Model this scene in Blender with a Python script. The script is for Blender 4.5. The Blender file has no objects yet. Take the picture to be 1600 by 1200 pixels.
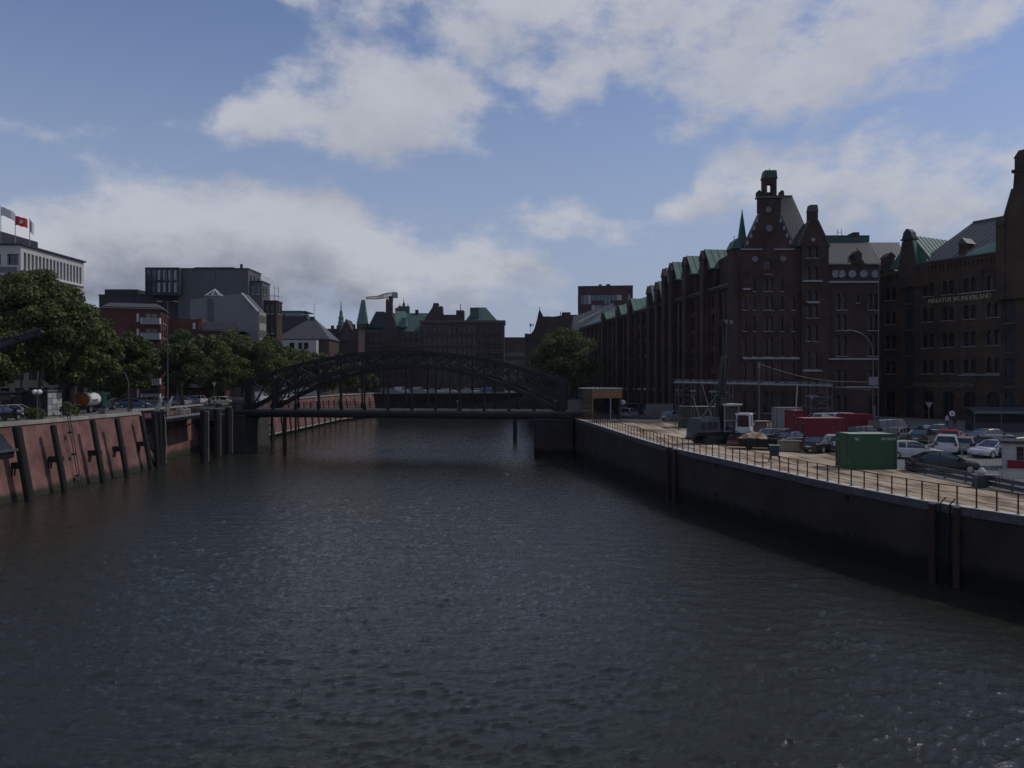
import bpy, bmesh, math, random
import numpy as np
from mathutils import Vector, Matrix, Euler
R = math.radians
rnd = random.Random(7)
scene = bpy.context.scene
COL = scene.collection

# ---------------------------------------------------------------- camera
F, CX, YH, H = 1200.0, 800.0, 595.0, 11.5      # focal length, centre and horizon of the photograph in its pixels; eye height over the water
cam_d = bpy.data.cameras.new('camera'); cam = bpy.data.objects.new('camera', cam_d); COL.objects.link(cam)
cam_d.sensor_width = 36; cam_d.lens = 36*F/1600; cam_d.clip_start = .5; cam_d.clip_end = 6000
cam.location = (0, 0, H); cam.rotation_euler = (R(90)-math.atan((600-YH)/F), 0, 0)
scene.camera = cam

# ---------------------------------------------------------------- light
SUN_EL, SUN_AZ = R(50), R(79)                   # azimuth clockwise from +Y (straight ahead): the sun stands to the right
sdir = Vector((math.sin(SUN_AZ)*math.cos(SUN_EL), math.cos(SUN_AZ)*math.cos(SUN_EL), math.sin(SUN_EL)))
sl = bpy.data.lights.new('sun', 'SUN'); sl.energy = 3.0; sl.angle = R(.53); sl.color = (1, .95, .87)
so = bpy.data.objects.new('sun', sl); COL.objects.link(so)
so.rotation_euler = sdir.to_track_quat('Z', 'Y').to_euler()
vs = scene.view_settings
vs.view_transform = 'Standard'; vs.look = 'None'; vs.gamma = 1; vs.use_curve_mapping = False
vs.exposure = -.88
SKY_STRENGTH = .15

# ---------------------------------------------------------------- sky with clouds (world directions: azimuth, elevation)
world = bpy.data.worlds.new('World'); scene.world = world; world.use_nodes = True
wt = world.node_tree; wt.nodes.clear()
def azel(px, py):
    x, z = (px-CX)/F, (YH-py)/F
    return math.atan2(x, 1), math.atan2(z, math.hypot(x, 1))
BANDS = {  # px: (upper edge, lower edge) of each bank of cloud
 'A': {-420:(380,470),-200:(325,490),0:(300,500),100:(280,510),200:(268,515),300:(278,515),380:(276,510),450:(290,510),550:(305,510),650:(338,500),720:(362,490),800:(392,475),850:(425,455),890:(470,430)},
 'B': {310:(215,180),350:(190,215),400:(118,232),450:(92,242),520:(80,246),600:(84,248),680:(112,236),740:(126,214),790:(158,192),830:(200,160)},
 'C': {410:(20,-40),470:(-60,20),560:(-90,25),640:(-100,45),720:(-100,80),800:(-100,138),870:(-100,178),940:(-100,165),985:(-100,135),1030:(-100,180),1100:(-100,192),1200:(-100,192),1300:(-100,176),1400:(-100,150),1480:(-100,132),1540:(-80,105),1600:(-70,40),1680:(-60,20)},
 'D': {780:(350,335),830:(318,368),890:(312,376),950:(322,364),985:(335,348),1010:(305,345),1060:(300,350),1100:(235,335),1150:(218,340),1250:(235,362),1300:(250,372),1340:(192,380),1400:(180,390),1480:(186,390),1560:(200,390),1650:(200,390),1900:(220,380)},
}
def ramp_of(t, lo, hi, cols):                # four curves over azimuth held in one ramp
    n = t.nodes.new('ShaderNodeValToRGB'); cr = n.color_ramp; cr.interpolation = 'EASE'
    xs = sorted({px for c in cols for px in BANDS[c]})
    def val(c, px):
        k = sorted(BANDS[c])
        if px <= k[0]: u, l = BANDS[c][k[0]]
        elif px >= k[-1]: u, l = BANDS[c][k[-1]]
        else:
            for p, q in zip(k, k[1:]):
                if p <= px <= q:
                    w = (px-p)/(q-p); u = BANDS[c][p][0]*(1-w)+BANDS[c][q][0]*w; l = BANDS[c][p][1]*(1-w)+BANDS[c][q][1]*w; break
        eu, e_l = azel(px, u)[1], azel(px, l)[1]
        return (eu+e_l)/2, (eu-e_l)/2+.25
    while len(xs) > 30: xs.pop(len(xs)//2)
    for i, px in enumerate(xs):
        pos = (azel(px, YH)[0]-lo)/(hi-lo)
        e = cr.elements[i] if i < 2 else cr.elements.new(min(1, max(0, pos)))
        if i < 2: e.position = min(1, max(0, pos))
        a, b = val(cols[0], px), val(cols[1], px)
        e.color = (a[0], a[1], b[0], b[1])
    return n
def nn(t, kind, **kw):
    n = t.nodes.new(kind)
    for k, v in kw.items():
        if k.startswith('i_'): n.inputs[int(k[2:])].default_value = v
        else: setattr(n, k, v)
    return n
grp = bpy.data.node_groups.new('cloud_density', 'ShaderNodeTree')
grp.interface.new_socket('Dir', in_out='INPUT', socket_type='NodeSocketVector')
grp.interface.new_socket('Offset', in_out='INPUT', socket_type='NodeSocketVector')
grp.interface.new_socket('Density', in_out='OUTPUT', socket_type='NodeSocketFloat')
gi, go_ = nn(grp, 'NodeGroupInput'), nn(grp, 'NodeGroupOutput'); gl = grp.links.new
add0 = nn(grp, 'ShaderNodeVectorMath', operation='ADD'); gl(gi.outputs[0], add0.inputs[0]); gl(gi.outputs[1], add0.inputs[1])
nrm = nn(grp, 'ShaderNodeVectorMath', operation='NORMALIZE'); gl(add0.outputs[0], nrm.inputs[0])
sx = nn(grp, 'ShaderNodeSeparateXYZ'); gl(nrm.outputs[0], sx.inputs[0])
at = nn(grp, 'ShaderNodeMath', operation='ARCTAN2'); gl(sx.outputs[0], at.inputs[0]); gl(sx.outputs[1], at.inputs[1])
el = nn(grp, 'ShaderNodeMath', operation='ARCSINE'); gl(sx.outputs[2], el.inputs[0])
cb = nn(grp, 'ShaderNodeCombineXYZ'); gl(at.outputs[0], cb.inputs[0]); gl(el.outputs[0], cb.inputs[1])
stretch = nn(grp, 'ShaderNodeVectorMath', operation='MULTIPLY'); stretch.inputs[1].default_value = (1, 1, 1.7); gl(nrm.outputs[0], stretch.inputs[0])
n1 = nn(grp, 'ShaderNodeTexNoise'); n1.inputs['Scale'].default_value = 5.5; n1.inputs['Detail'].default_value = 2; gl(stretch.outputs[0], n1.inputs['Vector'])
w1 = nn(grp, 'ShaderNodeVectorMath', operation='SUBTRACT'); w1.inputs[1].default_value = (.5, .5, .5); gl(n1.outputs['Color'], w1.inputs[0])
w2 = nn(grp, 'ShaderNodeVectorMath', operation='MULTIPLY_ADD'); w2.inputs[1].default_value = (.16, .10, 0); gl(w1.outputs[0], w2.inputs[0]); gl(cb.outputs[0], w2.inputs[2])
sw = nn(grp, 'ShaderNodeSeparateXYZ'); gl(w2.outputs[0], sw.inputs[0])
AZ0, AZ1 = -.85, .85
azn = nn(grp, 'ShaderNodeMapRange'); azn.inputs[1].default_value = AZ0; azn.inputs[2].default_value = AZ1; gl(sw.outputs[0], azn.inputs[0])
def mth(op, a, b=None, c=None):
    n = nn(grp, 'ShaderNodeMath', operation=op)
    for i, q in enumerate((a, b, c)):
        if q is None: continue
        if isinstance(q, (int, float)): n.inputs[i].default_value = q
        else: gl(q, n.inputs[i])
    return n.outputs[0]
best = None
CAP = {'A': .85, 'B': .75, 'C': .42, 'D': .30}
for cols in ('AB', 'CD'):
    rp = ramp_of(grp, AZ0, AZ1, cols); gl(azn.outputs[0], rp.inputs[0])
    sc_ = nn(grp, 'ShaderNodeSeparateColor'); gl(rp.outputs[0], sc_.inputs[0])
    for bi, (cen, half) in enumerate(((sc_.outputs[0], sc_.outputs[1]), (sc_.outputs[2], rp.outputs[1]))):
        dist = mth('ABSOLUTE', mth('SUBTRACT', sw.outputs[1], cen))
        fld = mth('MULTIPLY', mth('SUBTRACT', mth('SUBTRACT', half, .25), dist), 13); fld = mth('MINIMUM', fld, CAP[cols[bi]])
        best = fld if best is None else mth('SMOOTH_MAX', best, fld, .3)
# beyond the banks in view broken cloud goes on, thinned to lower the ambient light
n0 = nn(grp, 'ShaderNodeTexNoise'); n0.inputs['Scale'].default_value = 2.1; n0.inputs['Detail'].default_value = 1; gl(stretch.outputs[0], n0.inputs['Vector'])
gen = mth('MULTIPLY_ADD', n0.outputs[0], 6, -3.35)
wa = nn(grp, 'ShaderNodeMapRange', interpolation_type='SMOOTHSTEP'); gl(mth('ABSOLUTE', at.outputs[0]), wa.inputs[0]); wa.inputs[1].default_value = .64; wa.inputs[2].default_value = .8
we = nn(grp, 'ShaderNodeMapRange', interpolation_type='SMOOTHSTEP'); gl(el.outputs[0], we.inputs[0]); we.inputs[1].default_value = .46; we.inputs[2].default_value = .56
wmx = mth('MAXIMUM', wa.outputs[0], we.outputs[0])
fm = nn(grp, 'ShaderNodeMix', data_type='FLOAT'); gl(wmx, fm.inputs[0]); gl(best, fm.inputs[2]); gl(gen, fm.inputs[3])
cl = nn(grp, 'ShaderNodeClamp'); cl.inputs['Min'].default_value = -.85; cl.inputs['Max'].default_value = .9; gl(fm.outputs[0], cl.inputs['Value'])
n2 = nn(grp, 'ShaderNodeTexNoise'); n2.inputs['Scale'].default_value = 10.5; n2.inputs['Detail'].default_value = 7; n2.inputs['Roughness'].default_value = .62; gl(stretch.outputs[0], n2.inputs['Vector'])
m2 = nn(grp, 'ShaderNodeMath', operation='MULTIPLY_ADD'); m2.inputs[1].default_value = 2.3; m2.inputs[2].default_value = -1.15; gl(n2.outputs[0], m2.inputs[0])
sm = nn(grp, 'ShaderNodeMath', operation='ADD'); gl(cl.outputs[0], sm.inputs[0]); gl(m2.outputs[0], sm.inputs[1])
gl(sm.outputs[0], go_.inputs[0])

tc = nn(wt, 'ShaderNodeTexCoord'); L = wt.links.new
sky = nn(wt, 'ShaderNodeTexSky', sky_type='NISHITA'); sky.sun_disc = False; sky.sun_elevation = SUN_EL; sky.sun_rotation = SUN_AZ
sky.air_density = 1.0; sky.dust_density = .3; sky.ozone_density = 2.3; sky.altitude = 10
def dens(off):
    g = nn(wt, 'ShaderNodeGroup'); g.node_tree = grp; L(tc.outputs['Generated'], g.inputs[0]); g.inputs[1].default_value = off; return g
d0 = dens((0, 0, 0)); d1 = dens(tuple(sdir*.045 + Vector((0, 0, .03))))
cov = nn(wt, 'ShaderNodeMapRange', interpolation_type='SMOOTHSTEP'); L(d0.outputs[0], cov.inputs[0]); cov.inputs[1].default_value = -.25; cov.inputs[2].default_value = .56
shd = nn(wt, 'ShaderNodeMapRange', interpolation_type='SMOOTHSTEP'); L(d1.outputs[0], shd.inputs[0]); shd.inputs[1].default_value = -.35; shd.inputs[2].default_value = 1.25
shw = nn(wt, 'ShaderNodeMapRange'); szz = nn(wt, 'ShaderNodeSeparateXYZ'); L(tc.outputs['Generated'], szz.inputs[0]); L(szz.outputs[2], shw.inputs[0]); shw.inputs[1].default_value = .10; shw.inputs[2].default_value = .30; shw.inputs[3].default_value = 1.0; shw.inputs[4].default_value = .3
shm = nn(wt, 'ShaderNodeMath', operation='MULTIPLY'); L(shd.outputs[0], shm.inputs[0]); L(shw.outputs[0], shm.inputs[1])
ccol = nn(wt, 'ShaderNodeMix', data_type='RGBA'); ccol.inputs[6].default_value = (6.3, 6.45, 7.1, 1); ccol.inputs[7].default_value = (1.95, 2.2, 2.95, 1); L(shm.outputs[0], ccol.inputs[0])
covm = nn(wt, 'ShaderNodeMath', operation='MULTIPLY'); covm.inputs[1].default_value = .9; L(cov.outputs[0], covm.inputs[0])
# clouds thin out into the air towards the horizon
sz = nn(wt, 'ShaderNodeSeparateXYZ'); L(tc.outputs['Generated'], sz.inputs[0])
hz = nn(wt, 'ShaderNodeMapRange', interpolation_type='SMOOTHSTEP'); L(sz.outputs[2], hz.inputs[0]); hz.inputs[1].default_value = .0; hz.inputs[2].default_value = .07; hz.inputs[3].default_value = .5
cov2 = nn(wt, 'ShaderNodeMath', operation='MULTIPLY'); L(covm.outputs[0], cov2.inputs[0]); L(hz.outputs[0], cov2.inputs[1])
# grey-blue air low over the city
low = nn(wt, 'ShaderNodeMapRange', interpolation_type='SMOOTHSTEP'); L(sz.outputs[2], low.inputs[0]); low.inputs[1].default_value = .0; low.inputs[2].default_value = .48; low.inputs[3].default_value = .9; low.inputs[4].default_value = 0
air = nn(wt, 'ShaderNodeMix', data_type='RGBA'); tint = nn(wt, 'ShaderNodeVectorMath', operation='MULTIPLY'); tint.inputs[1].default_value = (1.24, 1.16, 1.26); L(sky.outputs[0], tint.inputs[0]); L(low.outputs[0], air.inputs[0]); L(tint.outputs[0], air.inputs[6]); air.inputs[7].default_value = (3.65, 4.3, 5.75, 1)
mixs = nn(wt, 'ShaderNodeMix', data_type='RGBA'); L(cov2.outputs[0], mixs.inputs[0]); L(air.outputs[2], mixs.inputs[6]); L(ccol.outputs[2], mixs.inputs[7])
bg = nn(wt, 'ShaderNodeBackground'); bg.inputs[1].default_value = SKY_STRENGTH; L(mixs.outputs[2], bg.inputs[0])
wo = nn(wt, 'ShaderNodeOutputWorld'); L(bg.outputs[0], wo.inputs[0])
world.cycles.sampling_method = 'MANUAL'; world.cycles.sample_map_resolution = 512
scene.cycles.adaptive_threshold = .025; scene.cycles.denoising_prefilter = 'NONE'; scene.cycles.max_bounces = 5; scene.cycles.diffuse_bounces = 2; scene.cycles.glossy_bounces = 3; scene.cycles.transparent_max_bounces = 8; scene.cycles.transmission_bounces = 4

# ---------------------------------------------------------------- helpers
def G(px, py, z=5.0):                       # the point of height z seen at a pixel
    d = F*(H-z)/(py-YH); return Vector(((px-CX)/F*d, d, z))
def X_(px, d): return (px-CX)/F*d
def Z_(py, d): return H-(py-YH)*d/F

class MB:
    def __init__(s): s.v = []; s.f = []; s.m = []
    def poly(s, pts, m=0):
        n = len(s.v); s.v += [tuple(p) for p in pts]; s.f.append(tuple(range(n, n+len(pts)))); s.m.append(m)
    def mesh(s, vs_, fs, m=0):
        n = len(s.v); s.v += [tuple(p) for p in vs_]
        for f in fs: s.f.append(tuple(i+n for i in f)); s.m.append(m)
    def hexa(s, p, m=0):                     # 8 points: bottom 0-3 counter-clockwise, top 4-7
        s.mesh(p, [(3,2,1,0),(4,5,6,7),(0,1,5,4),(1,2,6,5),(2,3,7,6),(3,0,4,7)], m)
    def box(s, x0, x1, y0, y1, z0, z1, m=0):
        s.hexa([(x0,y0,z0),(x1,y0,z0),(x1,y1,z0),(x0,y1,z0),(x0,y0,z1),(x1,y0,z1),(x1,y1,z1),(x0,y1,z1)], m)
    def cbox(s, c, sx, sy, sz, rz=0, m=0):   # centred on c in plan, standing on c.z
        ca, sa = math.cos(rz), math.sin(rz)
        q = [(-sx/2,-sy/2),(sx/2,-sy/2),(sx/2,sy/2),(-sx/2,sy/2)]
        b = [(c[0]+x*ca-y*sa, c[1]+x*sa+y*ca) for x, y in q]
        s.hexa([(x,y,c[2]) for x, y in b]+[(x,y,c[2]+sz) for x, y in b], m)
    def bar(s, a, b, w, h=None, m=0, up=(0,0,1)):
        a, b = Vector(a), Vector(b); h = h or w
        d = (b-a).normalized(); u = Vector(up)
        if abs(d.dot(u)) > .98: u = Vector((0,1,0))
        r = d.cross(u).normalized()*(w/2); t = r.normalized().cross(d).normalized()*(h/2)
        s.hexa([a-r-t, a+r-t, b+r-t, b-r-t, a-r+t, a+r+t, b+r+t, b-r+t], m)
    def tube(s, a, b, r0, r1=None, n=8, m=0, caps=True):
        a, b = Vector(a), Vector(b); r1 = r0 if r1 is None else r1
        d = (b-a).normalized(); u = Vector((0,0,1)) if abs(d.z) < .95 else Vector((1,0,0))
        e1 = d.cross(u).normalized(); e2 = d.cross(e1)
        k = len(s.v)
        for p, r in ((a, r0), (b, r1)):
            for i in range(n):
                t = 2*math.pi*i/n; s.v.append(tuple(p+e1*(r*math.cos(t))+e2*(r*math.sin(t))))
        for i in range(n):
            j = (i+1) % n; s.f.append((k+i, k+n+i, k+n+j, k+j)); s.m.append(m)
        if caps:
            s.f.append(tuple(k+i for i in range(n))); s.m.append(m); s.f.append(tuple(k+n+i for i in reversed(range(n)))); s.m.append(m)
    def path(s, pts, r, n=6, m=0):
        for a, b in zip(pts, pts[1:]): s.tube(a, b, r, r, n, m)
    def prism(s, poly, z0, z1, m=0):         # plan polygon, counter-clockwise
        n = len(poly); k = len(s.v)
        s.v += [(x,y,z0) for x, y in poly]+[(x,y,z1) for x, y in poly]
        s.f.append(tuple(k+n-1-i for i in range(n))); s.m.append(m); s.f.append(tuple(k+n+i for i in range(n))); s.m.append(m)
        for i in range(n):
            j = (i+1) % n; s.f.append((k+i,k+j,k+n+j,k+n+i)); s.m.append(m)
    def extr(s, prof, y0, y1, m=0):          # profile of (x, z) points, counter-clockwise seen from -Y, extruded along y
        n = len(prof); k = len(s.v)
        s.v += [(x,y0,z) for x, z in prof]+[(x,y1,z) for x, z in prof]
        s.f.append(tuple(k+i for i in range(n))); s.m.append(m); s.f.append(tuple(k+2*n-1-i for i in range(n))); s.m.append(m)
        for i in range(n):
            j = (i+1) % n; s.f.append((k+j,k+i,k+n+i,k+n+j)); s.m.append(m)
    def lathe(s, prof, c=(0,0,0), n=16, m=0):
        k = len(s.v)
        for r, z in prof:
            for i in range(n):
                t = 2*math.pi*i/n; s.v.append((c[0]+r*math.cos(t), c[1]+r*math.sin(t), c[2]+z))
        for q in range(len(prof)-1):
            for i in range(n):
                j = (i+1) % n; s.f.append((k+q*n+i,k+q*n+j,k+(q+1)*n+j,k+(q+1)*n+i)); s.m.append(m)
        s.f.append(tuple(k+i for i in reversed(range(n)))); s.m.append(m)
        s.f.append(tuple(k+(len(prof)-1)*n+i for i in range(n))); s.m.append(m)
    def data(s, name, mats, smooth=False):
        me = bpy.data.meshes.new(name); me.from_pydata(s.v, [], s.f)
        for m in (mats if isinstance(mats, (list, tuple)) else [mats]): me.materials.append(m)
        me.polygons.foreach_set('material_index', s.m)
        if smooth: me.polygons.foreach_set('use_smooth', [True]*len(s.f))
        me.update(); return me
    def build(s, name, mats, parent=None, loc=(0,0,0), rz=0, smooth=False):
        return inst(name, s.data(name, mats, smooth), parent, loc, rz)
def inst(name, me, parent=None, loc=(0,0,0), rz=0, sc=None, rot=None):
    o = bpy.data.objects.new(name, me); COL.objects.link(o); o.parent = parent
    o.location = loc; o.rotation_euler = rot or (0, 0, rz)
    if sc: o.scale = sc
    return o
def tag(o, label, cat, group=None):
    o['label'] = label; o['category'] = cat
    if group: o['group'] = group
    return o
def thing(name, label, cat, loc=(0,0,0), rz=0, group=None):
    return tag(inst(name, None, None, loc, rz), label, cat, group)
def struct(o, kind='structure'): o['kind'] = kind; return o
def copy_tree(o, parent=None):
    c = o.copy(); COL.objects.link(c); c.parent = parent
    for ch in o.children: copy_tree(ch, c)
    return c
def lerp(a, b, t): return a+(b-a)*t

# ---------------------------------------------------------------- materials
MATS = {}
def M(name, col, rough=.75, metal=0, var=.22, vs_=1.5, fine=14, bump=0, spec=.35, coat=0):
    if name in MATS: return MATS[name]
    m = bpy.data.materials.new(name); m.use_nodes = True; t = m.node_tree; b = t.nodes['Principled BSDF']
    b.inputs['Roughness'].default_value = rough; b.inputs['Metallic'].default_value = metal; b.inputs['Specular IOR Level'].default_value = spec
    b.inputs['Coat Weight'].default_value = coat
    tc_ = nn(t, 'ShaderNodeTexCoord'); k = t.links.new
    if var > 0:
        a1 = nn(t, 'ShaderNodeTexNoise'); a1.inputs['Scale'].default_value = vs_; a1.inputs['Detail'].default_value = 5; k(tc_.outputs['Object'], a1.inputs['Vector'])
        a2 = nn(t, 'ShaderNodeTexNoise'); a2.inputs['Scale'].default_value = fine; a2.inputs['Detail'].default_value = 3; k(tc_.outputs['Object'], a2.inputs['Vector'])
        ad = nn(t, 'ShaderNodeMath', operation='ADD'); k(a1.outputs[0], ad.inputs[0]); k(a2.outputs[0], ad.inputs[1])
        mr = nn(t, 'ShaderNodeMapRange'); k(ad.outputs[0], mr.inputs[0]); mr.inputs[1].default_value = .65; mr.inputs[2].default_value = 1.35; mr.inputs[3].default_value = 1-var; mr.inputs[4].default_value = 1+var
        vm = nn(t, 'ShaderNodeVectorMath', operation='SCALE'); vm.inputs[0].default_value = col; k(mr.outputs[0], vm.inputs['Scale']); k(vm.outputs[0], b.inputs['Base Color'])
        if bump:
            bp = nn(t, 'ShaderNodeBump'); bp.inputs['Strength'].default_value = bump; bp.inputs['Distance'].default_value = .05; k(a2.outputs[0], bp.inputs['Height']); k(bp.outputs[0], b.inputs['Normal'])
    else: b.inputs['Base Color'].default_value = (*col, 1)
    MATS[name] = m; return m
def Mbrick(name, c1, c2, mortar, sc=1.0, var=.3, slime=None):
    m = bpy.data.materials.new(name); m.use_nodes = True; t = m.node_tree; b = t.nodes['Principled BSDF']; k = t.links.new
    b.inputs['Roughness'].default_value = .85; b.inputs['Specular IOR Level'].default_value = .25
    tc_ = nn(t, 'ShaderNodeTexCoord'); s = nn(t, 'ShaderNodeSeparateXYZ'); k(tc_.outputs['Object'], s.inputs[0])
    a = nn(t, 'ShaderNodeMath', operation='ADD'); k(s.outputs[0], a.inputs[0]); k(s.outputs[1], a.inputs[1])
    c = nn(t, 'ShaderNodeCombineXYZ'); k(a.outputs[0], c.inputs[0]); k(s.outputs[2], c.inputs[1])
    br = nn(t, 'ShaderNodeTexBrick'); k(c.outputs[0], br.inputs['Vector'])
    br.inputs['Color1'].default_value = (*c1, 1); br.inputs['Color2'].default_value = (*c2, 1); br.inputs['Mortar'].default_value = (*mortar, 1)
    br.inputs['Scale'].default_value = 1/sc; br.inputs['Brick Width'].default_value = .27; br.inputs['Row Height'].default_value = .09; br.inputs['Mortar Size'].default_value = .012
    n = nn(t, 'ShaderNodeTexNoise'); n.inputs['Scale'].default_value = .35; n.inputs['Detail'].default_value = 7; n.inputs['Roughness'].default_value = .62; k(tc_.outputs['Object'], n.inputs['Vector'])
    mr = nn(t, 'ShaderNodeMapRange'); k(n.outputs[0], mr.inputs[0]); mr.inputs[1].default_value = .3; mr.inputs[2].default_value = .7; mr.inputs[3].default_value = 1-var; mr.inputs[4].default_value = 1+var
    vm = nn(t, 'ShaderNodeVectorMath', operation='SCALE'); k(br.outputs[0], vm.inputs[0]); k(mr.outputs[0], vm.inputs['Scale'])
    out = vm.outputs[0]
    if slime:
        n3 = nn(t, 'ShaderNodeTexNoise'); n3.inputs['Scale'].default_value = .8; n3.inputs['Detail'].default_value = 4; k(tc_.outputs['Object'], n3.inputs['Vector'])
        zz = nn(t, 'ShaderNodeMath', operation='MULTIPLY_ADD'); zz.inputs[1].default_value = 1.1; k(n3.outputs[0], zz.inputs[0]); k(s.outputs[2], zz.inputs[2])
        r2 = nn(t, 'ShaderNodeMapRange', interpolation_type='SMOOTHSTEP'); k(zz.outputs[0], r2.inputs[0]); r2.inputs[1].default_value = slime[0]; r2.inputs[2].default_value = slime[1]
        mx = nn(t, 'ShaderNodeMix', data_type='RGBA'); k(r2.outputs[0], mx.inputs[0]); mx.inputs[6].default_value = (*slime[2], 1); k(out, mx.inputs[7]); out = mx.outputs[2]
    k(out, b.inputs['Base Color'])
    bp = nn(t, 'ShaderNodeBump'); bp.inputs['Strength'].default_value = .5; bp.inputs['Distance'].default_value = .02; k(br.outputs['Fac'], bp.inputs['Height']); bp.invert = True; k(bp.outputs[0], b.inputs['Normal'])
    MATS[name] = m; return m
# ---------------------------------------------------------------- common materials
brick_dark = Mbrick('brick_warehouse', (.074,.038,.030), (.053,.030,.026), (.045,.035,.032), var=.45)
brick_brown = Mbrick('brick_brown', (.088,.053,.034), (.064,.042,.029), (.052,.042,.035), var=.45)
brick_far = Mbrick('brick_far', (.072,.042,.036), (.055,.035,.031), (.05,.038,.034), 2, var=.4)
brick_red = Mbrick('brick_red', (.115,.030,.025), (.09,.025,.022), (.08,.05,.045))
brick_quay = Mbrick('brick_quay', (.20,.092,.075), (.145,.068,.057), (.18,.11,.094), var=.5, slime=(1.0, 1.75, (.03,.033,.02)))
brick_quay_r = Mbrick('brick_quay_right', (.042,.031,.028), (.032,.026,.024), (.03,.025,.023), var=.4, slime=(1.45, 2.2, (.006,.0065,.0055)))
copper = M('copper_patina', (.072,.148,.12), .6, 0, .3, .7, 5)
copper_dk = M('copper_dark', (.04,.085,.07), .6, 0, .3, .7, 5)
slate = M('slate', (.062,.061,.061), .55, 0, .2, 1, 9, spec=.5)
slate_dk = M('slate_dark', (.028,.029,.032), .6, 0, .25, 1, 9)
sandstone = M('pale_stone', (.30,.275,.24), .8, 0, .15, 1, 6)
concrete = M('concrete', (.24,.235,.22), .85, 0, .2, .6, 8, bump=.3)
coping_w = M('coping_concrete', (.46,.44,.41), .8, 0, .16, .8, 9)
iron = M('bridge_iron', (.007,.0085,.011), .5, .1, .3, 1, 8)
steel_dk = M('dark_steel', (.016,.018,.021), .5, .3, .25, 1, 8)
steel = M('galvanised_steel', (.26,.265,.27), .5, .4, .15, 1, 8)
steel_dull = M('dull_steel', (.10,.103,.108), .55, .3, .2, 1, 8)
rust = M('rusty_steel', (.045,.02,.014), .8, .1, .45, 1.5, 7)
timber = M('wet_timber', (.009,.008,.0075), .7, 0, .4, 1.5, 8, bump=.4)
timber_lt = M('weathered_timber', (.085,.072,.058), .8, 0, .3, 1.5, 8)
white = M('white_paint', (.62,.61,.59), .5, 0, .08, 1, 5)
offwhite = M('dirty_white', (.40,.39,.36), .6, 0, .14, .7, 5)
grey_m = M('grey_render', (.105,.105,.11), .85, 0, .12, .3, 4)
grey_lt = M('light_grey_render', (.19,.193,.2), .85, 0, .1, .3, 4)
grey_dk = M('dark_cladding', (.04,.04,.044), .7, 0, .12, .3, 4)
rubber = M('tyre_rubber', (.018,.018,.018), .85, 0, .15)
def Mglass(name, col, rough=.06, spec=.8):
    m = bpy.data.materials.new(name); m.use_nodes = True; t = m.node_tree; b = t.nodes['Principled BSDF']
    b.inputs['Base Color'].default_value = (*col, 1); b.inputs['Roughness'].default_value = rough; b.inputs['Specular IOR Level'].default_value = spec
    n = nn(t, 'ShaderNodeTexNoise'); n.inputs['Scale'].default_value = .7; tc_ = nn(t, 'ShaderNodeTexCoord'); t.links.new(tc_.outputs['Object'], n.inputs['Vector'])
    bp = nn(t, 'ShaderNodeBump'); bp.inputs['Strength'].default_value = .08; bp.inputs['Distance'].default_value = .1; t.links.new(n.outputs[0], bp.inputs['Height']); t.links.new(bp.outputs[0], b.inputs['Normal'])
    return m
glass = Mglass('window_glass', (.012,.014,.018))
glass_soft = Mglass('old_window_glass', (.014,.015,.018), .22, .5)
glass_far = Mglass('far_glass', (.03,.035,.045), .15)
frame_dk = M('window_frame_dark', (.05,.055,.055), .6, 0, .1)
frame_lt = M('window_frame_light', (.45,.45,.43), .6, 0, .1)
asphalt = M('asphalt', (.06,.06,.063), .9, 0, .25, .4, 9)
asphalt_pale = M('parking_asphalt', (.14,.138,.132), .9, 0, .2, .25, 9)
paving = M('paving', (.15,.14,.125), .9, 0, .2, .5, 7)
grass_m = M('grass', (.05,.085,.03), .95, 0, .4, .6, 9)

def Mground():
    m = bpy.data.materials.new('sandy_ground'); m.use_nodes = True; t = m.node_tree; b = t.nodes['Principled BSDF']; k = t.links.new
    b.inputs['Roughness'].default_value = .95; b.inputs['Specular IOR Level'].default_value = .15
    tc_ = nn(t, 'ShaderNodeTexCoord')
    a = nn(t, 'ShaderNodeTexNoise'); a.inputs['Scale'].default_value = .22; a.inputs['Detail'].default_value = 8; a.inputs['Roughness'].default_value = .65; k(tc_.outputs['Object'], a.inputs['Vector'])
    mp = nn(t, 'ShaderNodeMapping'); mp.inputs['Scale'].default_value = (1.6, .16, 1); mp.inputs['Rotation'].default_value = (0,0,R(-8)); k(tc_.outputs['Object'], mp.inputs['Vector'])
    w = nn(t, 'ShaderNodeTexNoise'); w.inputs['Scale'].default_value = 1.0; w.inputs['Detail'].default_value = 5; k(mp.outputs[0], w.inputs['Vector'])
    ad = nn(t, 'ShaderNodeMath', operation='ADD'); k(a.outputs[0], ad.inputs[0]); k(w.outputs[0], ad.inputs[1])
    cr = nn(t, 'ShaderNodeValToRGB'); k(ad.outputs[0], cr.inputs[0])
    e = cr.color_ramp.elements; e[0].position = .41; e[0].color = (.17,.115,.075,1); e[1].position = .60; e[1].color = (.46,.375,.28,1)
    mid = cr.color_ramp.elements.new(.50); mid.color = (.35,.265,.185,1)
    mr = nn(t, 'ShaderNodeMapRange'); k(ad.outputs[0], mr.inputs[0]); mr.inputs[1].default_value = 0; mr.inputs[2].default_value = 2
    k(mr.outputs[0], cr.inputs[0])
    k(cr.outputs[0], b.inputs['Base Color'])
    bp = nn(t, 'ShaderNodeBump'); bp.inputs['Strength'].default_value = .6; bp.inputs['Distance'].default_value = .12; k(ad.outputs[0], bp.inputs['Height']); k(bp.outputs[0], b.inputs['Normal'])
    return m
sand = Mground()

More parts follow.
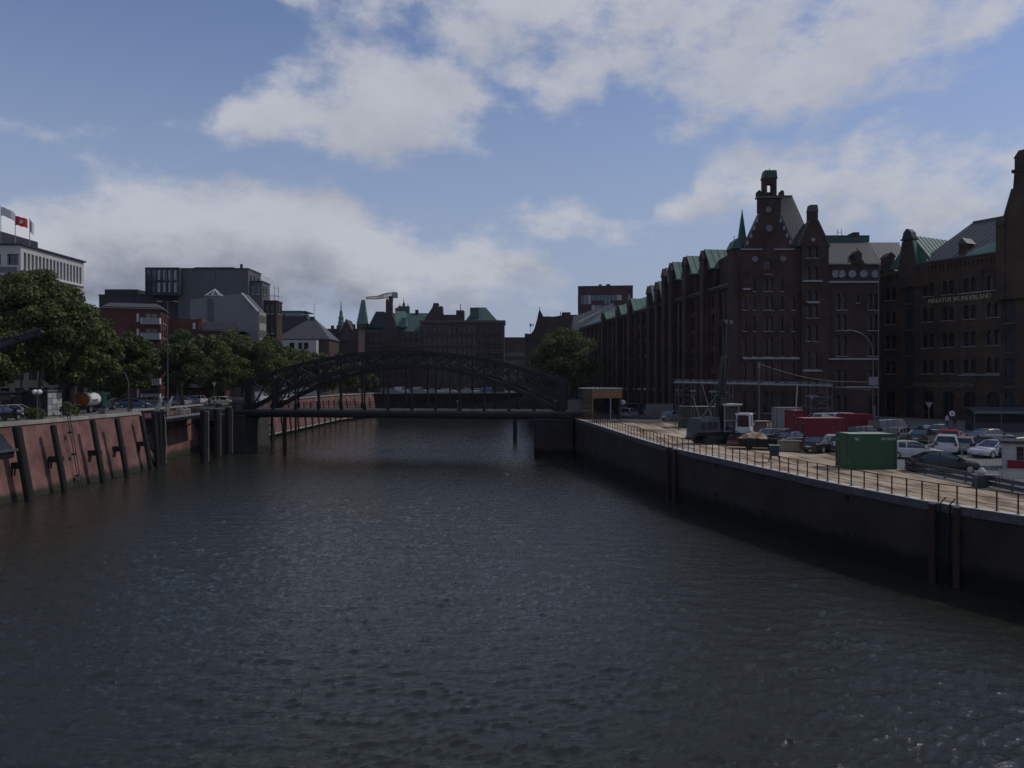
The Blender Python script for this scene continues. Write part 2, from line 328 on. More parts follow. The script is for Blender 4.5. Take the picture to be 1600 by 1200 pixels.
# ---------------------------------------------------------------- water
def Mwater():
    m = bpy.data.materials.new('harbour_water'); m.use_nodes = True; t = m.node_tree; b = t.nodes['Principled BSDF']; k = t.links.new
    b.inputs['Base Color'].default_value = (.022,.024,.017,1); b.inputs['Roughness'].default_value = .06; b.inputs['IOR'].default_value = 1.33; b.inputs['Specular IOR Level'].default_value = .5
    tc_ = nn(t, 'ShaderNodeTexCoord')
    mp = nn(t, 'ShaderNodeMapping'); mp.inputs['Scale'].default_value = (.3, 1.5, 1); mp.inputs['Rotation'].default_value = (0,0,R(7)); k(tc_.outputs['Object'], mp.inputs['Vector'])
    n1 = nn(t, 'ShaderNodeTexNoise'); n1.inputs['Scale'].default_value = 1.5; n1.inputs['Detail'].default_value = 7; n1.inputs['Roughness'].default_value = .68; k(mp.outputs[0], n1.inputs['Vector'])
    bp = nn(t, 'ShaderNodeBump'); bp.inputs['Strength'].default_value = .6; bp.inputs['Distance'].default_value = .13; k(n1.outputs[0], bp.inputs['Height']); k(bp.outputs[0], b.inputs['Normal'])
    return m
water_m = Mwater()
def wave_tile(n, size, wind, lmin, lmax, seed, rms, slope=3.1):
    g = np.random.default_rng(seed)
    kx = 2*np.pi*np.fft.fftfreq(n, size/n); KX, KY = np.meshgrid(kx, kx, indexing='ij')
    K = np.hypot(KX, KY); K[0,0] = 1
    c = (KX*wind[0]+KY*wind[1])/K
    S = np.where((K > 2*np.pi/lmax) & (K < 2*np.pi/lmin), K**-slope*(.012+c**8), 0)
    S *= np.exp(-(2*np.pi/lmax/K)**2)
    A = np.sqrt(S)*(g.normal(size=(n,n))+1j*g.normal(size=(n,n)))
    h = np.fft.ifft2(A).real; k_ = rms/h.std()
    return h*k_, np.fft.ifft2(1j*KX/K*A).real*k_, np.fft.ifft2(1j*KY/K*A).real*k_
def sample(t, size, x, y):
    n = t.shape[0]; u = (x/size*n) % n; v = (y/size*n) % n
    i = np.floor(u).astype(int); j = np.floor(v).astype(int); fu, fv = u-i, v-j; i %= n; j %= n; i2, j2 = (i+1) % n, (j+1) % n
    return t[i,j]*(1-fu)*(1-fv)+t[i2,j]*fu*(1-fv)+t[i,j2]*(1-fu)*fv+t[i2,j2]*fu*fv
def build_water():
    T1 = wave_tile(1024, 71.0, (.16,.987), .28, 2.6, 3, .023); T2 = wave_tile(512, 27.3, (-.2,.98), .2, .9, 5, .0205, 2.1)
    rows = [4.0]; 
    while rows[-1] < 275: rows.append(rows[-1]*1.0046+.01)
    rows = np.array(rows); u = np.linspace(-1, 1, 560)
    Y = np.repeat(rows[:,None], len(u), 1); half = np.minimum(Y*.70+9, 75)
    X = u[None,:]*half
    wob = np.sin(X*.11+1)*np.cos(Y*.07)*2
    gust = .8+.3*np.sin(X*.09+.3)*np.sin(Y*.06+1.2)+.18*np.sin(X*.031-Y*.043+2)
    u1, v1, u2, v2 = X+wob, Y, X*.97+Y*.24, Y*.97-X*.24
    fade = np.clip(1.15-Y/150, .3, 1)*gust
    Z = (sample(T1[0], 71.0, u1, v1) + sample(T2[0], 27.3, u2, v2))*fade
    ch = 1.15*np.clip(1.3-Y/90, 0, 1)*fade            # crests pulled together, troughs widened
    X = X + ch*(sample(T1[1], 71.0, u1, v1)+sample(T2[1], 27.3, u2, v2)); Y = Y + ch*(sample(T1[2], 71.0, u1, v1)+sample(T2[2], 27.3, u2, v2))
    v = np.stack([X, Y, Z], -1).reshape(-1, 3); nr, nc = Y.shape
    idx = np.arange(nr*nc).reshape(nr, nc)
    f = np.stack([idx[:-1,:-1], idx[:-1,1:], idx[1:,1:], idx[1:,:-1]], -1).reshape(-1, 4)
    me = bpy.data.meshes.new('water'); me.vertices.add(len(v)); me.vertices.foreach_set('co', v.astype(np.float32).ravel())
    me.loops.add(f.size); me.loops.foreach_set('vertex_index', f.astype(np.int32).ravel())
    me.polygons.add(len(f)); me.polygons.foreach_set('loop_start', np.arange(0, f.size, 4, dtype=np.int32)); me.polygons.foreach_set('loop_total', np.full(len(f), 4, np.int32))
    me.polygons.foreach_set('use_smooth', np.ones(len(f), bool)); me.update(); me.materials.append(water_m)
    struct(inst('water', me))
    m = MB(); m.box(-3000, 3000, -600, 5000, -2.2, -.7); struct(m.build('river_bed', M('mud', (.05,.045,.03), .9)))
build_water()

# ---------------------------------------------------------------- ground
def sstep(a, b, x): t = min(1, max(0, (x-a)/(b-a))); return t*t*(3-2*t)
def gz(y): return 4.5+.5*min(1, max(0, (y-44)/30.4))+.85*sstep(72, 116, y)
QR = [(44.5,4),(33.4,26),(26.4,39.6),(24.1,44.2),(21.5,51.5),(15.4,74.4),(9.8,111.5),(9.3,119.5)]     # right quay, near to far
def qx(y):
    for (x0,y0),(x1,y1) in zip(QR, QR[1:]):
        if y0 <= y <= y1: return lerp(x0, x1, (y-y0)/(y1-y0))
    return 9.3 if y > 100 else 52
m = MB()
ys = [4, 15, 26, 33, 39.6, 44.2, 47.5, 51.5, 56, 62, 68, 74.4, 80, 87, 95, 103, 111.5, 119.5]
nx = 14
def bx_(y): return max(29.6, 31.6-(y-44)*.15) if y > 40 else max(qx(y)+5, 32.2)
grid = []
for y in ys:
    grid.append([(lerp(qx(y)+.45, bx_(y), i/nx), y, gz(y)+.0) for i in range(nx+1)])
for a, b in zip(grid, grid[1:]):
    for i in range(nx): m.poly([a[i], a[i+1], b[i+1], b[i]])
struct(m.build('sandy_quay_ground', sand))
m = MB()
for a, b in zip(ys, ys[1:]):
    xa, xb = bx_(a), bx_(b)
    m.poly([(xa,a,gz(a)+.004),(120,a,gz(a)+.004),(120,b,gz(b)+.004),(xb,b,gz(b)+.004)])
struct(m.build('car_park', asphalt_pale))
m = MB()
m.poly([(120,-60,4.9),(4000,-60,4.9),(4000,5000,5.8),(120,119.5,5.8)])
m.poly([(9.3,119.5,5.85),(120,119.5,5.85),(4000,5000,5.85),(10,5000,5.85)])
struct(m.build('ground', paving))
m = MB(); m.poly([(11,130,5.9),(21.5,130,5.9),(14,300,5.9),(11,300,5.9)]); struct(m.build('road', asphalt))
# left bank
LT = 7.45
QLT = [(-52,-20),(-49.1,40),(-48.9,72),(-48.9,101.5),(-51.6,103.2),(-52.6,130),(-50.5,150),(-50.5,215),(-44.5,246)]
m = MB()
pl = [(-51.5,-20),(-49.2,40),(-49.1,72),(-49.1,101.9),(-52.2,103.8),(-53.0,130),(-51,150),(-51,215),(-45,246.6)]
for a, b in zip(pl, pl[1:]): m.poly([(a[0],a[1],LT-.12),(b[0],b[1],LT-.12),(-75,b[1],LT-.12),(-75,a[1],LT-.12)])
m.poly([(-45,246.6,LT-.12),(-45,252,LT-.12),(-75,252,LT-.12),(-75,246.6,LT-.12)])
struct(m.build('promenade', paving))
m = MB(); m.poly([(-75,-60,LT-.13),(-75,5000,LT-.13),(-4000,5000,LT-.13),(-4000,-60,LT-.13)]); struct(m.build('street', asphalt))
m = MB(); m.poly([(-45,272.4,7.2),(12,272.4,7.2),(12,5000,7.2),(-75,5000,7.2),(-75,252,7.2)]); struct(m.build('far_quay_ground', asphalt))
# ================================================================ right quay wall
def seg_pts(line, step, d0=0):
    """points every `step` metres along a plan polyline, with heading"""
    out = []; need = d0
    for (x0,y0),(x1,y1) in zip(line, line[1:]):
        l = math.hypot(x1-x0, y1-y0); 
        while need <= l:
            t = need/l; out.append((lerp(x0,x1,t), lerp(y0,y1,t), math.atan2(y1-y0, x1-x0))); need += step
        need -= l
    return out
coping_face = M('shaded_concrete', (.075,.075,.078), .9, 0, .35, .9, 5)  # coping sides: shade put into the colour, tops stay pale
rq = thing('quay_wall', 'long dark brick quay wall with pale coping along the right bank', 'quay wall', (22,42,0))
o0 = Vector((22,42,0))
m = MB()
line = QR[1:]
REC = [((22.6,41.2),1.15), ((15.4,74.4),.9)]              # ladder recesses between steel posts
for (x0,y0),(x1,y1) in zip(line, line[1:]):
    n = max(1, int(math.hypot(x1-x0,y1-y0)/6))
    for i in range(n):
        ax, ay, bx, by = lerp(x0,x1,i/n), lerp(y0,y1,i/n), lerp(x0,x1,(i+1)/n), lerp(y0,y1,(i+1)/n)
        za, zb = gz(ay)-.45, gz(by)-.45
        m.poly([(ax-22,ay-42,-1.5),(ax-22,ay-42,za),(bx-22,by-42,zb),(bx-22,by-42,-1.5)])
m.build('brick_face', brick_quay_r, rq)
pts = seg_pts(line, 3.0)
for a, b in zip(pts, pts[1:]):
    za, zb = gz(a[1]), gz(b[1]); dx, dy = b[0]-a[0], b[1]-a[1]; l = math.hypot(dx,dy); nx_, ny_ = -dy/l, dx/l     # to the water side
    g = .012
    ax, ay, bx, by = a[0]+dx/l*g, a[1]+dy/l*g, b[0]-dx/l*g, b[1]-dy/l*g
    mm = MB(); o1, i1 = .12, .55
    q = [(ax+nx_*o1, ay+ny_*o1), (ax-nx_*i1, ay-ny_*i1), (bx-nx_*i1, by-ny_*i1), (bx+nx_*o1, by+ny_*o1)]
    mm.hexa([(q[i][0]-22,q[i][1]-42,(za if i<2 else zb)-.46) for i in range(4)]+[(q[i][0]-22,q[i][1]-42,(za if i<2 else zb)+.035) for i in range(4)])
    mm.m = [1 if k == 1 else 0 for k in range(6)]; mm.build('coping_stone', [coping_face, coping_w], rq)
# steel fender posts with a ladder between, twice
for (cx_, cy_, wdt) in ((24.5,43.3,.72),(15.5,74.0,.9)):
    a = math.atan2(4.6, -2.3) if cy_ < 60 else math.atan2(111.5-74.4, 9.8-15.4)
    ux, uy = math.cos(a), math.sin(a); nx_, ny_ = -uy, ux
    if nx_ > 0: nx_, ny_ = -nx_, -ny_
    for k in (-1, 1):
        mm = MB(); px_, py_ = cx_+ux*k*wdt+nx_*.16, cy_+uy*k*wdt+ny_*.16
        zt_ = gz(py_)-.02; mm.tube((px_-22,py_-42,-1.4),(px_-22,py_-42,zt_),.19,.19,10); mm.tube((px_-22,py_-42,zt_),(px_-22,py_-42,zt_+.1),.22,.20,10,1)
        mm.build('fender_post', [rust, steel], rq)
    mm = MB()
    for k in (-.28, .28):
        p = (cx_+ux*k+nx_*.12-22, cy_+uy*k+ny_*.12-42)
        mm.bar((*p,-.6),(*p,gz(cy_)+.05),.06); mm.bar((*p,gz(cy_)+.05),(p[0]-nx_*.5,p[1]-ny_*.5,gz(cy_)+.35),.05)
    for i in range(16):
        z = -.3+i*.3; mm.bar((cx_-ux*.28+nx_*.12-22,cy_-uy*.28+ny_*.12-42,z),(cx_+ux*.28+nx_*.12-22,cy_+uy*.28+ny_*.12-42,z),.035)
    mm.build('ladder', steel_dk, rq)
drain = MB(); drain.tube((0,0,0),(.0,.06,0),.17,.17,12); dme = drain.data('drain_hole', M('drain_dark', (.008,.008,.009), .9, 0, 0))
for px, py in ((1120,729),(1120,773),(1193,747),(1193,800),(1325,778),(1325,836),(902,683)):
    k = (px-CX)/F; best = None
    for (x0,y0),(x1,y1) in zip(line, line[1:]):
        t = (k*y0-x0)/((x1-x0)-k*(y1-y0)) if abs((x1-x0)-k*(y1-y0)) > 1e-6 else -1
        if 0 <= t <= 1: best = (lerp(x0,x1,t), lerp(y0,y1,t), math.atan2(y1-y0,x1-x0))
    if best:
        inst('drain_hole', dme, rq, (best[0]-22-.05, best[1]-42, Z_(py,best[1])), best[2])

rail = thing('quay_railing', 'rusty brown post and rail fence along the right quay edge', 'railing', (22,42,5))
rl = [(x+.24 if y < 50 else x+.2, y) for x, y in QR[1:]]
pts = seg_pts(rl, 1.1, .4)
pm = MB(); pm.box(-.03,.03,-.03,.03,.0,1.1); pm.box(-.09,.09,-.09,.09,-.01,.02); pme = pm.data('post', rust)
for x, y, a in pts:
    z = gz(y)
    inst('post', pme, rail, (x-22, y-42, z-5+.035), a)
for h, w in ((1.1,.045),(.72,.025),(.36,.025)):
    mm = MB()
    for a, b in zip(pts, pts[1:]): mm.bar((a[0]-22,a[1]-42,gz(a[1])-5+h),(b[0]-22,b[1]-42,gz(b[1])-5+h),w)
    mm.build('rail', rust, rail)

# ================================================================ left quay wall
lq = thing('quay_wall', 'sunlit red brick quay wall leaning back on the left bank', 'quay wall', (-48,80,0))
lb = [(-50.5,-20),(-47.4,40),(-47.1,72),(-47.1,101.0)]; lt = QLT[:4]
def wall_strip(m, base, top, zt, o, mi=0):
    for (b0, b1), (t0, t1) in zip(zip(base, base[1:]), zip(top, top[1:])):
        n = max(1, int(abs(b1[1]-b0[1])/8))
        for i in range(n):
            f0, f1 = i/n, (i+1)/n
            p = lambda q0, q1, f, z: (lerp(q0[0],q1[0],f)-o[0], lerp(q0[1],q1[1],f)-o[1], z)
            m.poly([p(b0,b1,f0,-1.5), p(b0,b1,f1,-1.5), p(t0,t1,f1,zt), p(t0,t1,f0,zt)], mi)
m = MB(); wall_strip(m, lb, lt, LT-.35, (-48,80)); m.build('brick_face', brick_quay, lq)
m = MB(); m.poly([(.9,21.0,-1.5),(-4.2,23.0,-1.5),(-4.2,23.2,LT-.35),(-.6,21.5,LT-.35)]); m.build('return_face', brick_quay, lq)
pts = seg_pts([(x+.02,y) for x, y in lt], 1.25, 36)
cme = MB(); cme.box(-.47,.14,.012,1.238,-.36,.0); cmes = [cme.data('coping_stone', sandstone)]
for q in range(3):
    c_ = M('coping_tone_%d' % q, (.25+.05*q,.225+.045*q,.195+.035*q), .85, 0, .15, 1, 6); cmes.append(cme.data('coping_stone', c_))
for x, y, a in pts:
    if y > 100.6: break
    inst('coping_stone', cmes[rnd.randrange(4)], lq, (x+48, y-80, LT), a-R(90))
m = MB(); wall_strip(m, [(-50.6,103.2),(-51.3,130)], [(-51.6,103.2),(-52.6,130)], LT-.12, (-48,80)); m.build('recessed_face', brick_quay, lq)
m = MB(); m.bar((-3.4,23.3,LT),(-4.6,50,LT),.6,.24); m.build('kerb', sandstone, lq)
# wall beyond the bridge
lq2 = thing('quay_wall', 'red brick quay wall on the left bank beyond the arched bridge', 'quay wall', (-48,180,0))
b2 = [(-49.4,131),(-48.5,150),(-48.5,215),(-43,246)]; t2 = [(-50.6,131),(-50,150),(-50,215),(-44.5,246)]
m = MB(); wall_strip(m, b2, t2, LT-.1, (-48,180)); m.poly([(5,66,-1.5),(-25,72,-1.5),(-25,72.3,LT-.1),(3.5,66.3,LT-.1)]); m.build('brick_face', brick_quay, lq2)
m = MB()
for a, b in zip(t2, t2[1:]): m.bar((a[0]+48,a[1]-180,LT+.02),(b[0]+48,b[1]-180,LT+.02),.55,.26)
m.build('coping', sandstone, lq2)
m = MB()
for a, b in zip(b2, b2[1:]): m.bar((a[0]+48.1,a[1]-180,.75),(b[0]+48.1,b[1]-180,.75),.5,.25)
m.build('foot_ledge', sandstone, lq2)
pile2 = MB(); pile2.tube((.5,0,-1.4),(-.3,0,6.4),.2,.17,8)
p2 = pile2.data('fender_pile', timber)
for i, y in enumerate(range(136, 244, 6)):
    bx = -48.0 if y < 215 else lerp(-48, -42.6, (y-215)/31)
    o = inst('fender_pile', p2, None, (bx, y, 0)); tag(o, '%s fender pile from the bridge along the far red quay wall' % ['first','second','third','fourth','fifth','sixth','seventh','eighth','ninth','tenth','eleventh','twelfth','thirteenth','fourteenth','fifteenth','sixteenth','seventeenth','eighteenth'][i], 'pile', 'fender piles beyond the bridge')
# far quay
fq = thing('quay_wall', 'dark quay wall closing the canal behind the bridge', 'quay wall', (-20,272,0))
m = MB(); m.poly([(-60,-20,-1.5),(-25,0,-1.5),(32,0,-1.5),(32,.4,7.15),(-25,.4,7.15),(-60,-20,7.15)]); m.build('brick_face', brick_far, fq)
m = MB(); m.box(-25,32,-.1,.6,7.15,7.45); m.build('coping', concrete, fq)
m = MB()
for x in np.arange(-25,32,2): m.bar((x,.3,7.45),(x,.3,8.5),.05)
for z in (7.95,8.5): m.bar((-25,.3,z),(32,.3,z),.05)
m.build('railing', steel_dull, fq)
rq2 = thing('quay_wall', 'dark quay wall on the right bank beyond the bridge', 'quay wall', (10,140,0))
m = MB(); m.poly([(-.4,-9,-1.5),(-.2,-9,5.9),(.4,131,5.9),(.2,131,-1.5)]); m.build('brick_face', brick_far, rq2)
m = MB(); m.bar((0,-9,5.95),(.6,131,5.95),.5,.25); m.build('coping', concrete, rq2)

# ================================================================ left fender piles
PL = [((47.8,783),(34.7,666),.41),((103,769),(82,665),.3),((163,755),(144,657),.3),((200,746),(179,654),.3),((237,735),(220,650),.29)]
wh = ['thick leftmost fender pile beside the dark mooring bracket', 'second leaning fender pile from the left on the brick quay', 'leaning fender pile right beside the steel ladder',
      'fourth leaning fender pile from the left on the brick quay', 'leaning fender pile next to the cluster of mooring posts']
for i, ((bx,by),(tx,ty),r) in enumerate(PL):
    b = G(bx, by, 0); t = thing('fender_pile', wh[i], 'pile', (b.x, b.y, 0), 0, 'leaning fender piles on the left quay')
    top = Vector((-1.35, 0, Z_(ty, b.y)))
    m = MB(); m.tube((.15,0,-1.4), top, r*1.08, r, 12); m.build('trunk', timber, t, smooth=False)
    m = MB(); m.tube(top, top+Vector((-.01,0,.06)), r*.98, r*.7, 12); m.build('cap', steel_dk, t)
    m = MB(); z = 3.4; m.box(-1.75,-.75,-.28,.28,z-.3,z+.3); m.bar((-1.6,-.2,z-.25),(-1.7,-.2,z-1.0),.12); m.bar((-1.6,.2,z-.25),(-1.7,.2,z-1.0),.12); m.build('wall_bracket', steel_dk, t)
    m = MB(); m.box(-.95,-.45,-.4,.4,z-.26,z+.26); m.build('fender_pad', rubber, t)
# steel ladder
a, b = G(129,658,LT), G(157,752,0)
t = thing('quay_ladder', 'thin steel ladder running down the red brick quay wall', 'ladder', (-47.2,83.5,0))
m = MB()
for k in (-.22,.22):
    m.bar((.35,k,-.6),(-1.0,k,LT+.15),.06); m.path([(-1.0,k,LT+.15),(-1.25,k,LT+1.0),(-1.7,k,LT+1.0),(-1.75,k,LT)], .03)
m.build('stile', steel_dk, t)
rm = MB(); rm.bar((0,-.22,0),(0,.22,0),.04); rme = rm.data('rung', steel_dull)
for i in range(24):
    f = (i+.5)/24; inst('rung', rme, t, (lerp(.35,-1.0,f), 0, lerp(-.4,LT+.1,f)))
m = MB()
for f in (.2,.5,.8): m.box(lerp(.35,-1,f)-.25, lerp(.35,-1,f), -.3,.3, lerp(-.4,LT,f)-.1, lerp(-.4,LT,f)+.1)
m.build('stand_off', steel_dk, t)
# mooring bracket at the very left
t = thing('mooring_bracket', 'dark steel mooring bracket on the quay beside the thickest pile', 'bracket', (-48,71.6,0))
m = MB()
m.extr([(-1.0,6.6),(-.1,4.3),(1.4,4.3),(1.5,5.0),(.2,6.6)], -3.2, .2)
m.bar((-.6,-2.6,4.3),(-.2,-.4,1.8),.3); m.bar((1.2,-2.6,4.3),(-.1,-1.2,1.5),.3)
m.build('body', steel_dk, t)
m = MB(); m.bar((1.3,-8,5.05),(1.5,.5,5.05),.3,.2); m.build('beam', steel_dull, t)
m = MB(); m.box(-.2,.3,-.5,.2,4.9,5.2); m.build('block', offwhite, t)
# cluster of mooring posts beside the recess
for i, (px, lab) in enumerate(((241,'left post of the dark mooring cluster at the end of the brick wall'),(249,'middle post of the dark mooring cluster at the end of the brick wall'),(256,'right post of the dark mooring cluster, a rope hanging from it'))):
    b = G(px, 731-i*1.5, 0); t = thing('mooring_post', lab, 'post', b, 0, 'mooring post cluster')
    m = MB(); m.tube((.5*(1-i),.3*i,-1.4),(0,0,7.3),.36,.32,10); m.build('trunk', timber, t)
    m = MB(); m.tube((0,0,7.0),(0,0,7.36),.36,.36,10); m.build('cap', steel_dk, t)
    if i == 2: m = MB(); m.path([(.2,-.3,7.0),(.42,-.35,5.5),(.38,-.35,4.2),(.6,-.4,2.5),(.45,-.4,.4)], .03); m.build('rope', offwhite, t)
# flight of steps in the recess
t = thing('quay_steps', 'steep iron steps beside the mooring cluster', 'stairs', (-47.3,102.2,0))
m = MB()
for i in range(20): m.box(-2.9+i*.14,-2.55+i*.14,-.5,.6,LT-.4-i*.37,LT-.33-i*.37)
m.build('tread', steel_dull, t)
m = MB(); m.bar((-2.9,-.55,LT-.2),(0,-.55,.2),.08,.2); m.bar((-2.9,.65,LT-.2),(0,.65,.2),.08,.2); m.build('stringer', steel_dk, t)
# tall dolphins by the bridge
for i, (px, by, ty, r, lab) in enumerate(((319,724,643,.55,'dark mooring dolphin nearest the camera left of the bridge'),(339,715,640,.5,'middle one of the three dark dolphins left of the bridge'),(357,710,637,.55,'dolphin next to the stone bridge abutment'))):
    b = G(px, by, 0); t = thing('mooring_dolphin', lab, 'dolphin', b, 0, 'dolphins in front of the bridge abutment')
    m = MB(); zt = Z_(ty, b.y)
    m.tube((0,0,-1.4),(0,0,zt),r,r,14); m.build('tube', timber, t)
    m = MB(); m.tube((0,0,zt),(0,0,zt+.12),r*1.06,r*.9,14); m.build('cap', steel_dk, t)
    m = MB(); m.box(r*.75,r*.75+.22,-.18,.18,.2,zt-.2); m.build('rubbing_strip', timber_lt, t)
    m = MB()
    for z in (1.8, 4.2): m.tube((0,0,z),(0,0,z+.18),r*1.05,r*1.05,14)
    m.build('band', rust, t)
# landing platform with railing and gangway fins
t = thing('landing_platform', 'railed steel landing platform hanging over the left quay recess', 'platform', (-50,114,0))
z = 6.3
m = MB(); m.prism([(-1.6,-9),(2.7,-9),(1.6,9),(-2.6,9)], z-.45, z); m.build('deck', steel_dk, t)
m = MB()
for y in np.arange(-9,9.1,1.5): m.bar((lerp(2.6,1.5,(y+9)/18),y,z),(lerp(2.6,1.5,(y+9)/18),y,z+1.1),.05)
for x in np.arange(-1.4,2.7,1.0): m.bar((x,-8.9,z),(x,-8.9,z+1.1),.05)
for h in (.4,.75,1.1): m.bar((2.6,-9,z+h),(1.5,9,z+h),.04); m.bar((-1.4,-8.9,z+h),(2.6,-8.9,z+h),.04)
m.build('railing', steel_dull, t)
m = MB()
for y in np.arange(-8.5,9,.8): m.box(lerp(2.7,1.6,(y+9)/18)-.02,lerp(2.7,1.6,(y+9)/18)+.03,y-.3,y+.3,z-.02,z+.3)
m.build('toe_board', grey_lt, t)
m = MB()
for y in (-6,0,6): m.bar((2.0,y,z-.4),(-1.5,y,z-2.2),.18)
m.build('brace', steel_dk, t)
for i, (px, lab) in enumerate(((248,'left one of two pale green gangway fins above the brick wall'),(263,'right one of two pale green gangway fins on the landing platform'))):
    p = Vector((X_(px,106), 106, LT-.15)); t = thing('gangway_fin', lab, 'fin', p, 0, 'gangway fins')
    m = MB(); m.extr([(-.75,0),(.05,0),(.65,2.15),(.52,2.15)], -.07, .07); m.build('plate', M('pale_green_paint', (.48,.52,.42), .6), t)
    m = MB(); m.bar((.05,.09,0),(.65,.09,2.15),.06); m.build('stiffener', steel_dull, t)
t = thing('ferry_gangway', 'steel gangway with white bench frames on the landing platform', 'gangway', (-50.2,117.5,6.3))
m = MB(); m.box(-1.0,.8,-1.2,1.2,.02,.12); m.build('floor_plate', steel_dull, t)
m = MB()
for y in (-.9,.9): m.bar((-.7,y,.1),(-.7,y,1.3),.08); m.bar((.5,y,.1),(.5,y,.9),.08); m.bar((-.7,y,.85),(.5,y,.85),.08); m.bar((-.7,y,1.3),(.5,y,.9),.06)
m.build('frame', white, t)
m = MB(); m.box(-.7,.5,-.9,.9,.82,.9); m.build('plank', offwhite, t)
# ================================================================ arched iron bridge
BA, BB = Vector((-42.6,125.2,0)), Vector((7.2,117.3,0))          # front truss line at the two ends
bu = (BB-BA); BL = bu.length; bu.normalize(); brz = math.atan2(bu.y, bu.x)
br = thing('arch_bridge', 'dark iron truss arch bridge spanning the canal', 'bridge', BA, brz)
DZ = 6.75; WID = 9.5; NP = 13
def zu(t): return 16.0-4.5*t*t
def zl(t): return 13.95-7.1*t*t
def xs(i): return BL*i/NP
for yy in (0, WID):
    for fn, w, h, nm in ((zu,.6,.62,'upper_chord'),(zl,.65,.66,'lower_chord')):
        m = MB(); K = 40
        P = [(BL*i/K, yy, fn(2*i/K-1)) for i in range(K+1)]
        for a, b in zip(P, P[1:]):
            dx = Vector(b)-Vector(a); e = dx.normalized()*.04; m.bar(Vector(a)-e, Vector(b)+e, w, h)
        m.build(nm, iron, br)
    for i in range(1, NP):
        t = 2*i/NP-1
        m = MB(); m.bar((xs(i),yy,zl(t)-.1),(xs(i),yy,zu(t)+.1),.26); m.build('web_post', iron, br)
        m = MB(); m.bar((xs(i),yy,DZ-.2),(xs(i),yy,zl(t)),.24); m.box(xs(i)-.25,xs(i)+.25,yy-.1,yy+.1,DZ,DZ+.9); m.build('hanger', iron, br)
    for i in range(NP):
        t0, t1 = 2*i/NP-1, 2*(i+1)/NP-1
        m = MB(); m.bar((xs(i),yy,zl(t0)),(xs(i+1),yy,zu(t1)),.22); m.bar((xs(i),yy+.05,zu(t0)),(xs(i+1),yy+.05,zl(t1)),.22)
        m.build('diagonal', iron, br)
    for s, nm in ((0,'portal_post'),(BL,'portal_post')):
        m = MB(); sg = -1 if s == 0 else 1
        m.box(s-.75 if s == 0 else s-.35, s+.35 if s == 0 else s+.75, yy-.6, yy+.6, DZ-.3, 11.4)
        m.box(s-.95 if s == 0 else s-.55, s+.55 if s == 0 else s+.95, yy-.8, yy+.8, DZ-.3, DZ+.8); m.box(s-.9 if s == 0 else s-.5, s+.5 if s == 0 else s+.9, yy-.75, yy+.75, 11.3, 11.75)
        m.build(nm, iron, br)
for i in range(3, NP-2):
    t = 2*i/NP-1
    m = MB(); m.bar((xs(i),0,zu(t)),(xs(i),WID,zu(t)),.25); m.build('wind_brace', iron, br)
m = MB(); m.box(-3, BL+6, -1.5, WID+1.5, DZ-.25, DZ); m.build('roadway', asphalt, br)
for yy in (-1.5, 0, WID, WID+1.5):
    m = MB(); m.box(-3, BL+4, yy-.12, yy+.12, DZ-1.15 if 0 <= yy <= WID else DZ-.75, DZ-.26); m.build('girder', iron, br)
for i in range(NP+1):
    m = MB(); m.box(xs(i)-.12, xs(i)+.12, -1.38, WID+1.38, DZ-1.0, DZ-.3); m.build('cross_beam', iron, br)
for yy, lab in ((-1.42,0),(WID+1.42,1)):
    m = MB(); m.bar((-3,yy,DZ+1.1),(BL+4,yy,DZ+1.1),.09,.07); m.bar((-3,yy,DZ+.15),(BL+4,yy,DZ+.15),.06); m.bar((-3,yy,DZ+.9),(BL+4,yy,DZ+.9),.04); m.build('handrail', iron, br)
    m = MB()
    for x in np.arange(-3, BL+4, .32 if lab == 0 else .6): m.bar((x,yy,DZ+.1),(x,yy,DZ+1.1),.03)
    m.build('baluster', iron, br)
m = MB(); m.box(-3, BL+4, -1.56, -1.5, DZ-.02, DZ+.1); m.build('edge_strip', steel_dull, br)
def bl(x, y, z=0): return Vector((BA.x+bu.x*x-bu.y*y, BA.y+bu.y*x+bu.x*y, z))
# left abutment, stone with a round bollard tower
ab = thing('bridge_abutment', 'stone bridge abutment with ledge at the left end of the arch', 'abutment', bl(-2.2,1,0), brz)
stone_dk = M('dark_stone', (.045,.043,.041), .9, 0, .35, .7, 6, bump=.5)
for k in range(7):
    z0 = -1.4+k*1.05; n = 4
    for j in range(n):
        m = MB(); off = .55 if k % 2 else 0
        x0 = -3.0+j*1.35+off*.4; m.box(x0+.02, min(x0+1.33, 1.9), -2.3-rnd.random()*.06, -1.2, z0+.02, z0+1.03); m.build('stone_block', stone_dk, ab)
m = MB(); m.box(-3.0,1.75,-2.15,2.2,-1.4,5.9); m.box(-6.0,-2.0,2.2,14,-1.4,5.9); m.build('core', stone_dk, ab)
m = MB(); m.box(-3.4,2.1,-2.6,2.2,5.95,6.2); m.build('ledge', sandstone, ab)
tw = thing('stone_bollard', 'squat round stone bollard standing on the left abutment', 'bollard', bl(-2.0,-.3,6.2))
m = MB(); m.lathe([(1.0,0),(1.0,.15),(.93,.2),(.93,1.9),(1.02,2.0),(1.0,2.25),(.8,2.5),(.4,2.62),(.02,2.64)], n=20); m.build('drum', M('weathered_stone', (.11,.108,.097), .9, 0, .3, 1, 6, bump=.4), tw, smooth=False)
m = MB()
for z in (.55,1.0,1.45): m.lathe([(.955,z),(.965,z+.03),(.955,z+.06)], n=20)
m.build('joint_ring', stone_dk, tw)
